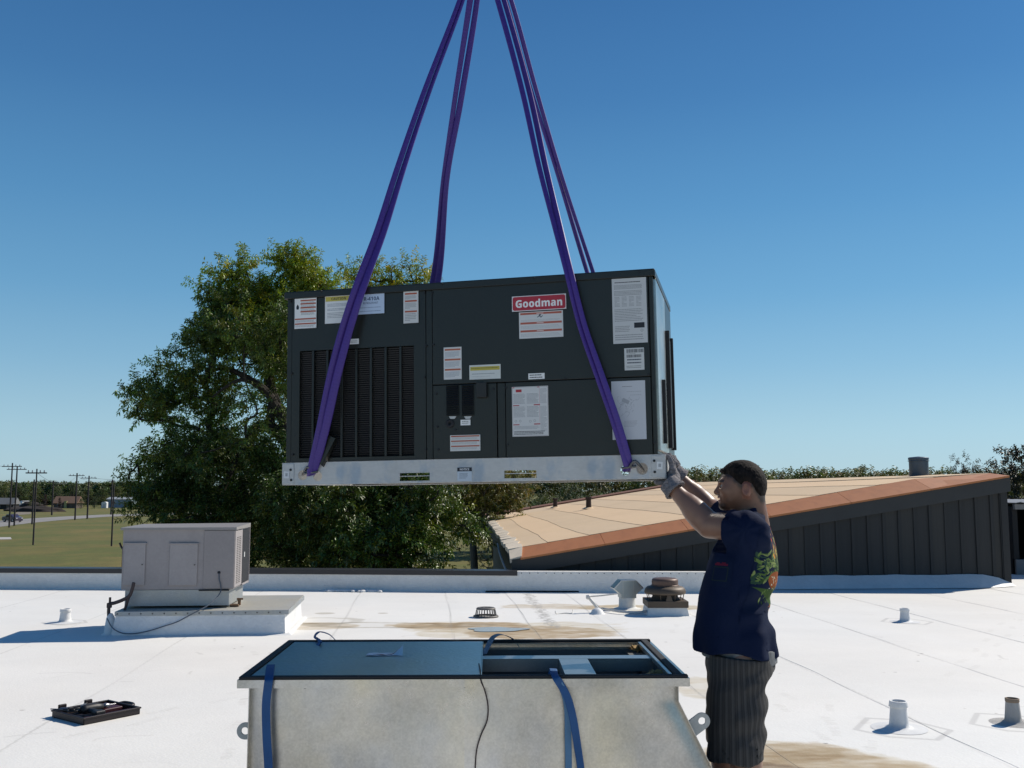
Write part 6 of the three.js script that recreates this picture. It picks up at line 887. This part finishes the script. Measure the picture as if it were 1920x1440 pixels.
  bigTree('glossy_tree', 'dense dark tree with glossy leaves just beyond the parapet', at(700, 1060, 22), at(700, 1020, 22), [
    [690, 893, 36, 1.1], [740, 892, 36, 1.1], [785, 893, 36, 1.1], [830, 893, 34, 1.1], [760, 905, 45, 1.2, .8], [830, 910, 40, 1.1, .8], [640, 930, 45, 1], [700, 925, 45, 1], [760, 930, 45, 1], [820, 930, 40, .9, null, [1.2, 1.15, .9]], [650, 985, 48, 1.1], [710, 985, 50, 1.1], [770, 980, 46, 1.1], [680, 950, 60, 1.2, .6], [740, 960, 60, 1.2, .6], [800, 955, 50, 1.2, .6], [620, 1000, 55, 1.2, .4], [690, 1010, 60, 1.2, .8], [770, 1015, 50, 1.2, .8], [820, 975, 42, 1, null, [1.3, 1.25, .9]], [862, 985, 30, 1, .2, [1.3, 1.25, .9]], [886, 1000, 20, .9, .2, [1.3, 1.25, .9]], [640, 1035, 45, 1.1], [700, 1040, 50, 1.2, -.8, [1.25, 1.2, .9]], [755, 1045, 44, 1.1, -.8, [1.35, 1.25, .9]], [800, 1035, 34, 1, -.4, [1.3, 1.25, .9]], [735, 1010, 46, 1.2, -1, [1.2, 1.2, .9]], [600, 1060, 40, 1], [670, 1070, 40, 1], [730, 1075, 40, 1], [790, 1068, 30, 1],
  ], 22, GL, { seed: 160, spread: 1.2, r: .16, len: .125, wid: .05, per: 20, twig: .40, k: 16 });
  const GY2 = leafMat(.20, .215, .022, { roughness: .5 });
  bigTree('small_leaved_tree', 'olive yellow small-leaved tree hanging over the eave of the tan roof', at(882, 1070, 34), at(886, 1000, 34), [
    [850, 925, 40, 1], [900, 920, 40, 1], [935, 930, 36, 1], [965, 940, 20, .9, 0], [950, 950, 24, 1, 0], [910, 955, 34, 1], [870, 955, 36, 1], [905, 975, 20, .8, 0], [850, 900, 40, .9], [920, 900, 36, .9], [960, 893, 30, 1], [995, 895, 22, .9], [900, 885, 36, 1], [968, 915, 16, .8, 0],
  ], 34, GY2, { seed: 180, spread: 2, r: .17, len: .10, wid: .045, per: 24, twig: .42, k: 15, bark: std(.20, .18, .15, { roughness: .95, map: rep(T.speck, 2), bumpMap: rep(T.bump, 3), bumpScale: .02 }) });
  const st = thing('sapling', 'thin bare stem standing in the brown grass left of the wing', 'sapling', at(833, 1070, 36).toArray()); st.position.y = GY; mesh('stem', limb([V(0, 0, 0), V(.05, 2, 0), V(-.04, 3.6, 0), V(.08, 4.9, .1)], .035, .015), barkM, st); { const { g } = foliage([[V(.1, 4.9, 0), .4, .6], [V(-.1, 4.5, .1), .3, .6]], { seed: 9, len: .12, wid: .05 }); mesh('crown', g, GY2, st); }
}
// background trees: four kinds, each copy under its own name
function leafTree(name, label, group, h, w, seed, mat, opt = {}) {
  const t = thing(name, label, 'tree', [0, 0, 0], group), r = rngOf(seed), cl = [], lg = [limb([V(0, 0, 0), V(.1, h * .25, 0), V(0, h * .55, 0)], h * .022, h * .012)];
  const n = opt.n ?? 26;
  for (let i = 0; i < n; i++) { const a = r() * 6.28, k = Math.sqrt(r()), y = h * (opt.low ?? .22) + h * (1 - (opt.low ?? .22)) * Math.pow(r(), .8), q = (y / h), sh = Math.sin(Math.min(1, q * 1.08 + .06) * 3.05) * .9 + .18, c = V(Math.cos(a) * k * w / 2 * sh, y * .95, Math.sin(a) * k * w / 2 * sh); cl.push([c, h * (.035 + .04 * r()), opt.dens ?? 1, [.8 + .5 * r(), .85 + .35 * r(), .8 + .3 * r()]]); if (i % 2) lg.push(limb([V(0, h * (.2 + .3 * r()), 0), V(c.x * .5, c.y * .75, c.z * .5), c], h * .008, h * .002, 5)); }
  mesh('trunk', lg, barkM, t); const { g } = foliage(cl, { seed, len: opt.len ?? .26, wid: opt.wid ?? .13, per: opt.per ?? 14, twig: opt.twig ?? .5, k: opt.k ?? 5 }); mesh('crown', g, mat, t);
  t.userData.h = h; return t;
}
{
  const mA = leafMat(.110, .165, .045, { roughness: .6 }), mB = leafMat(.140, .180, .036, { roughness: .6 }), mC = leafMat(.150, .130, .045, { roughness: .7 }), mD = leafMat(.075, .120, .036, { roughness: .6 });
  const protos = [mA, mB, mC, mD].map((m, i) => leafTree('woodland_tree', 'x', 'trees of the wood behind the tan roof', 9, [6.5, 7.5, 5.5, 8][i], 200 + i * 7, m, { low: .06, n: 70, len: .17, wid: .075, per: 14, twig: .55, k: 4 }));
  const used = new Set(), r = rngOf(51), kinds = ['green tree', 'yellowish green tree', 'rust tinged bushy tree', 'dark green tree'];
  // [px of the middle, py of the top, distance, kind, what it stands by]
  const spots = [[930, 895, 58, 3, 'at the left end of the wood under the hanging rail'], [985, 890, 56, 0, 'of the wood under the right fork slot'], [1030, 892, 62, 1, 'under the hanging unit right of its fork slot'], [1075, 888, 58, 3, 'above the far vent stub of the tan roof'], [1115, 890, 64, 0, 'behind the far edge of the tan roof at its middle'], [1150, 886, 60, 3, 'behind the tan roof above the middle vent stub'], [1190, 888, 66, 1, 'behind the lifting holes of the right rail end'], [1230, 884, 60, 0, 'just left of the gloved hands'],
    [1290, 862, 62, 0, 'just right of the gloved hands and taller than its neighbours'], [1318, 876, 70, 2, 'between the arms and the face of the man'], [1345, 884, 74, 1, 'directly before the face of the man'], [1425, 868, 78, 0, 'rising just behind the head of the man'], [1458, 882, 84, 1, 'to the right of the head of the man'], [1492, 886, 88, 2, 'second to the right of the head of the man'], [1530, 884, 84, 1, 'above the middle of the orange rake'], [1575, 876, 88, 0, 'feathery and tallest left of the round flue'], [1610, 886, 92, 1, 'third to the left of the round flue'], [1645, 884, 88, 3, 'second to the left of the round flue'], [1682, 882, 92, 2, 'immediately left of the round flue'], [1748, 886, 92, 1, 'immediately right of the round flue']];
  for (const [px, py, d, k, where] of spots) {
    const o = used.has(k) ? protos[k].clone() : protos[k]; if (used.has(k)) { o.name = numbered('woodland_tree'); scene.add(o); } used.add(k);
    const top = at(px, py, d), h = (top.y - GY) * (.80 + .10 * r()); o.position.set(top.x, GY, top.z); o.scale.set(h / 9 * (.75 + .3 * r()), h / 9, h / 9); o.rotation.y = r() * 6; tag(o, kinds[k] + ' ' + where, 'tree', 'trees of the wood behind the tan roof');
  }
  // the wood behind them reads as one mass
  const cl = [], r2 = rngOf(61); for (let i = 0; i < 150; i++) { const px = 860 + i * 7.4, d = 98 + 14 * r2(), p = at(px, 911 - 13 * r2() * r2(), d); cl.push([p, .6 + .6 * r2(), .5, [.8 + .4 * r2(), .8 + .3 * r2(), .8]]); p.y = Math.min(p.y, 3.2); const p2 = p.clone(); p2.y = -1.5; cl.push([p2, 1.9, .22, [.7, .75, .8]]); }
  mesh('distant_wood', foliage(cl, { seed: 71, len: .34, wid: .17, per: 12, twig: .9 }).g, mB).userData.kind = 'stuff';
  scene.children[scene.children.length - 1].userData.label = 'far line of autumn green wood along the horizon on the right';
  // near bare-topped tree and dark tree at the right edge
  const bt = leafTree('thin_crowned_tree', 'thin half bare tree standing behind the ridge right of the round flue', undefined, 9.5, 7, 240, leafMat(.045, .040, .022, { roughness: .7 }), { low: .45, n: 44, dens: .55, len: .18, wid: .07, per: 12 });
  { const p = at(1805, 850, 62), s = (p.y - GY) / 9.5; bt.position.set(p.x, GY, p.z); bt.scale.set(s * .72, s, s * .72); }
  const rt = leafTree('dark_tree', 'dark leafy tree at the right edge above the shed roof', undefined, 9, 6, 250, leafMat(.034, .040, .016, { roughness: .5 }), { low: .2, n: 60, len: .14, wid: .06, per: 18, dens: .9, twig: .42 });
  { const p = at(1905, 828, 34), s = (p.y - GY) / 9; rt.position.set(p.x, GY, p.z); rt.scale.set(s * 1.0, s, s * .9); rt.rotation.y = 1; }
  // left: trees round the houses, far off
  const farSpots = [[137, 907, 372, 3, 1.0, 'round dark green tree behind the brown roofed house'], [85, 927, 345, 2, .7, 'small purplish tree beside the brown roofed house'], [112, 933, 344, 2, .6, 'small reddish bush before the brown roofed house'], [36, 909, 385, 0, 1.1, 'broad green tree above the grey roof at the far left'], [8, 911, 385, 1, 1.1, 'green tree at the far left edge'], [66, 908, 390, 1, 1.2, 'yellowish green tree behind the third utility pole'], [106, 911, 390, 0, 1.2, 'green tree between the purplish tree and the round dark tree'], [165, 914, 390, 1, 1.2, 'yellowish green tree behind the fifth utility pole'], [192, 915, 390, 0, 1.2, 'green tree left of the white house'], [222, 912, 385, 1, 1.2, 'green tree behind the white house'], [178, 932, 346, 3, 1, 'low dark shrubby tree left of the white house'], [153, 934, 346, 0, .9, 'low green tree right of the brown roofed house'], [75, 942, 346, 3, .8, 'low dark bush left of the purplish tree'], [57, 938, 346, 1, .8, 'low green bush behind the dark mounds']];
  const purple = leafMat(.055, .020, .026, { roughness: .7 });
  for (const [px, py, d, k, wd, lab] of farSpots) { const o = protos[k].clone(); o.name = numbered('far_tree'); scene.add(o); const p = at(px, py, d), h = p.y - GY; o.position.set(p.x, GY, p.z); o.scale.set(h / 9 * 1.25 * wd, h / 9, h / 9 * wd); o.rotation.y = r() * 6; tag(o, lab, 'tree'); delete o.userData.group; if (k === 2) o.traverse((m) => { if (m.name === 'crown') m.material = purple; }); }
  const cl2 = [], r3 = rngOf(81); for (let i = 0; i < 170; i++) { const px = -140 + i * 3.1, d = 430 + 40 * r3(), p = at(px, 916 - 6 * r3(), d); p.y -= 1.6; cl2.push([p, 2 + 1.2 * r3(), .16, [.8 + .5 * r3(), .85 + .3 * r3(), .8]]); const p2 = p.clone(); p2.y = -1.5; cl2.push([p2, 3.5, .12, [.7, .8, .8]]); }
  const dw = mesh('distant_wood', foliage(cl2, { seed: 91, len: 1.1, wid: .6, per: 10, twig: 1.6 }).g, mA); dw.userData.kind = 'stuff'; dw.userData.label = 'far line of green wood behind the houses on the left';
}
// ---------------------------------------------------------------- utility poles and wires
{
  const pm = std(.040, .034, .036, { roughness: .9 }), ins = std(.35, .35, .36, { roughness: .4 });
  const P = [[17, 989, 868, 1, 'leftmost tall utility pole by the road beside the dark car'], [26.5, 986, 874, 1, 'utility pole close behind the leftmost one'], [62, 1022, 879, 1, 'tall near utility pole standing alone in the grass on the left'], [60, 983, 899, 0, 'short pole showing beside the lone near utility pole'], [97, 966, 901, .6, 'small far utility pole above the purplish tree'], [140.5, 975, 887, .8, 'utility pole on the roadside before the round dark tree'], [163.5, 973, 892, .8, 'utility pole on the roadside right of the round dark tree'], [209, 1024, 908, 0, 'plain post without a crossarm nearest the beige unit'], [208, 965, 899, .3, 'thin far pole with a small top above the white house']];
  const tops = [];
  for (const [px, b, t, arm, lab] of P) {
    const g = onG(px, b), d = -g.z, h = at(px, t, d).y - GY, o = thing('utility_pole', lab, 'utility pole', g.toArray(), 'utility poles in the field');
    const r = Math.max(.10, d * .00085); mesh('pole', cyl(r * .75, r, h, 0, h / 2, 0, 10), pm, o);
    if (arm) { mesh('crossarm', rbox(2.6 * arm * d / 150 + .5, .14, .12, 0, h - .055 * h, r, .02, 1), pm, o); const w = 1.2 * arm * d / 150; for (const s of [-1, -.5, .5, 1]) mesh('insulator', cyl(.06, .09, .28, s * w, h - .055 * h + .2, r, 8), ins, o); }
    tops.push(g.clone().setY(GY + h * .95));
  }
  const wm = std(.05, .05, .055, { roughness: .6 });
  const sag = (a, b, s, lab) => { const o = thing('overhead_wire', lab, 'wire'); const pts = []; for (let i = 0; i <= 12; i++) { const t = i / 12, p = a.clone().lerp(b, t); p.y -= s * 4 * t * (1 - t); pts.push(p); } mesh('wire', tube(pts, .022, 24, 4), wm, o); };
  sag(tops[2], tops[5], 1.6, 'overhead wire from the lone near pole to the roadside pole at the round dark tree'); sag(tops[5], tops[6], .6, 'short overhead wire between the two roadside poles'); sag(tops[0].clone().add(V(-60, 2, 60)), tops[0], 1, 'overhead wire entering from the left to the leftmost pole'); sag(tops[0], tops[1], .2, 'overhead wire between the two leftmost poles'); sag(tops[6], tops[6].clone().add(V(70, -1, -25)), 1.5, 'overhead wire running right from the roadside poles behind the tree');
}
// ---------------------------------------------------------------- houses, car, dark mounds
{
  function house(lab, px0, px1, yBase, yEave, yRidge, wallC, roofC, kind) {
    const a = onG(px0, yBase), b = onG(px1, yBase), d = -a.z, w = b.x - a.x, he = at(px0, yEave, d).y - GY, hr = at(px0, yRidge, d).y - GY, dp = w * .62, o = thing('house', lab, 'house', [a.x, GY, a.z]);
    const wm = std(...wallC, { roughness: .9, map: rep(T.speck, .2) }), rm = std(...roofC, { roughness: .9, map: rep(T.speck, .2) });
    mesh('wall', box(w, he, dp, w / 2, he / 2, -dp / 2), wm, o);
    mesh('roof', quadGeo([[V(-.4, he - .1, .5), V(w + .4, he - .1, .5), V(w + .4, hr, -dp / 2), V(-.4, hr, -dp / 2)], [V(w + .4, he - .1, -dp - .5), V(-.4, he - .1, -dp - .5), V(-.4, hr, -dp / 2), V(w + .4, hr, -dp / 2)], [V(-.4, he - .1, .5), V(-.4, hr, -dp / 2), V(-.4, he - .1, -dp - .5), V(-.4, he - .1, -dp - .49)], [V(w + .4, he - .1, .5), V(w + .4, he - .1, -dp - .5), V(w + .4, hr, -dp / 2), V(w + .4, hr, -dp / 2 + .01)]]), rm, o);
    const n = Math.max(2, Math.round(w / 4)); for (let i = 0; i < n; i++) { const x = w * (i + .5) / n; if (i === 1) { mesh('door', box(1, 2.1, .08, x, 1.05, .03), std(.12, .09, .07), o); continue; } const f = mesh('window', box(1.5, 1.2, .08, x, he * .58, .03), std(.55, .55, .53), o); mesh('pane', box(1.25, .95, .04, x, he * .58, .06), std(.02, .025, .03, { roughness: .1 }), f); }
    return o;
  }
  house('house with a low brown roof among bushes in the left distance', 100, 143, 953, 943, 930.5, [.12, .09, .075], [.22, .13, .085]);
  house('pale blue grey house beside the post in the left distance', 201, 246, 952, 935.5, 932, [.24, .30, .36], [.30, .33, .36]);
  house('low dark house with a grey roof at the far left edge', -14, 24, 955, 945, 933.5, [.03, .028, .028], [.20, .20, .20]);
  const sh = onG(204, 952.5), s = thing('storage_shed', 'small white shed in front of the pale blue grey house', 'shed', [sh.x - .9, GY, sh.z + 1.5]); s.scale.setScalar(.62); mesh('wall', rbox(3.0, 3.0, 2.4, 0, 1.5, 0, .05), std(.7, .7, .68), s); const rs = cyl(1.5, 1.5, 2.5, 0, 0, 0, 16); rs.rotateX(Math.PI / 2); rs.scale(1, .45, 1); rs.translate(0, 3, 0); mesh('roof', rs, std(.72, .72, .7), s); mesh('door', box(1.2, 2.2, .06, 0, 1.1, 1.22), std(.5, .5, .5), s);
  const vb = onG(123, 953), vs = thing('yellow_post', 'small yellowish post box beside the brown roofed house', 'post', [vb.x, GY, vb.z]); mesh('body', rbox(.9, 2.4, .9, 0, 1.2, 0, .1), std(.42, .38, .16), vs); mesh('cap', rbox(1.05, .2, 1.05, 0, 2.45, 0, .06), std(.3, .27, .12), vs);
  // parked or passing dark car on the road, nose to the right
  const cp = onG(23, 978.6), c = thing('car', 'dark purplish car driving on the road behind the two leftmost poles', 'car', [cp.x, GY + .03, cp.z]); c.rotation.y = -.5; const k = 1; c.scale.set(1.0, 1.0, 1.0);
  const bm = phys(.045, .035, .06, { roughness: .3, clearcoat: 1, clearcoatRoughness: .05 });
  const pr = new THREE.Shape(); [[-2.15, .35], [-2.2, .75], [-2.05, .95], [-1.2, 1.02], [-.75, 1.42], [.45, 1.45], [1.1, 1.0], [1.95, .88], [2.15, .68], [2.12, .35]].forEach(([x, y], i) => pr[i ? 'lineTo' : 'moveTo'](x, y));
  const bg = new THREE.ExtrudeGeometry(pr, { depth: 1.5, bevelEnabled: true, bevelSize: .12, bevelThickness: .12, bevelSegments: 3 }); bg.translate(0, 0, -.75); const cb = mesh('body', bg, bm, c);
  const wg = std(.012, .014, .016, { roughness: .08 }); for (const z of [.885, -.885]) mesh('side_window', plateXY([[-1.05, 1.0], [-.7, 1.36], [.4, 1.38], [.9, 1.0]], [], .012, z - .006), wg, c); mesh('windscreen', quadGeo([[V(1.235, .99, .72), V(1.235, .99, -.72), V(.60, 1.47, -.66), V(.60, 1.47, .66)]]), wg, c);
  for (const x of [-1.35, 1.35]) for (const z of [.8, -.8]) { const w = cyl(.33, .33, .22, 0, 0, 0, 20); w.rotateX(Math.PI / 2); w.translate(x, .33, z); const wh = mesh('wheel', w, M.rubber, c); const q = cyl(.19, .19, .24, 0, 0, 0, 14); q.rotateX(Math.PI / 2); q.translate(x, .33, z); mesh('rim', q, std(.4, .4, .42, { metalness: .8, roughness: .3 }), wh); }
  for (const z of [.6, -.6]) { mesh('headlight', rbox(.08, .16, .32, 2.24, .74, z, .03), std(.7, .7, .7, { roughness: .2 }), c); mesh('tail_light', rbox(.08, .16, .3, -2.30, .78, z, .03), std(.25, .01, .01, { roughness: .3 }), c); }
  // dark mounds left of the road and a pale vehicle half hidden behind them
  const em = std(.035, .026, .022, { roughness: 1, map: rep(T.speck, .6) }), r = rngOf(31);
  for (const [px, py, w, h, lab] of [[40, 958, 5.5, 1.3, 'low dark mound left of the lone near pole'], [72, 959.5, 7.5, 1.6, 'wide dark mound right of the lone near pole'], [58, 953, 5, 2.2, 'tall dark heap behind the lone near pole']]) { const p = onG(px, py), o = thing('dark_mound', lab, 'mound', [p.x, GY, p.z]), g = new THREE.SphereGeometry(1, 28, 12, 0, Math.PI * 2, 0, Math.PI / 2), q = g.attributes.position; for (let i = 0; i < q.count; i++) { const n = 1 + .22 * vn(q.getX(i) * 3 + px, q.getY(i) * 3, q.getZ(i) * 3); q.setXYZ(i, q.getX(i) * w * n, q.getY(i) * h * n, q.getZ(i) * w * .6 * n); } g.computeVertexNormals(); mesh('heap', g, em, o); }
  const vp = onG(49, 951.5), v = thing('van', 'small white van half hidden behind the dark mounds', 'van', [vp.x, GY, vp.z]); v.rotation.y = 1; mesh('body', [rbox(4.6, 1.5, 1.8, 0, 1.25, 0, .25, 3), rbox(3.4, .7, 1.6, -.4, 2.1, 0, .25, 3)], std(.7, .7, .68, { roughness: .3 }), v); mesh('window', rbox(3.2, .5, 1.68, -.4, 2.08, 0, .1), wg, v); for (const x of [-1.5, 1.5]) { const w = cyl(.36, .36, 1.84, 0, 0, 0, 16); w.rotateX(Math.PI / 2); w.translate(x, .36, 0); mesh('wheel', w, M.rubber, v); }
}
// ---------------------------------------------------------------- draw
const renderer = new THREE.WebGLRenderer({ antialias: true });
renderer.setSize(1024, 768); renderer.shadowMap.enabled = true; renderer.shadowMap.type = THREE.PCFSoftShadowMap;
renderer.toneMapping = THREE.LinearToneMapping; renderer.toneMappingExposure = EXPOSURE;
renderer.render(scene, camera);
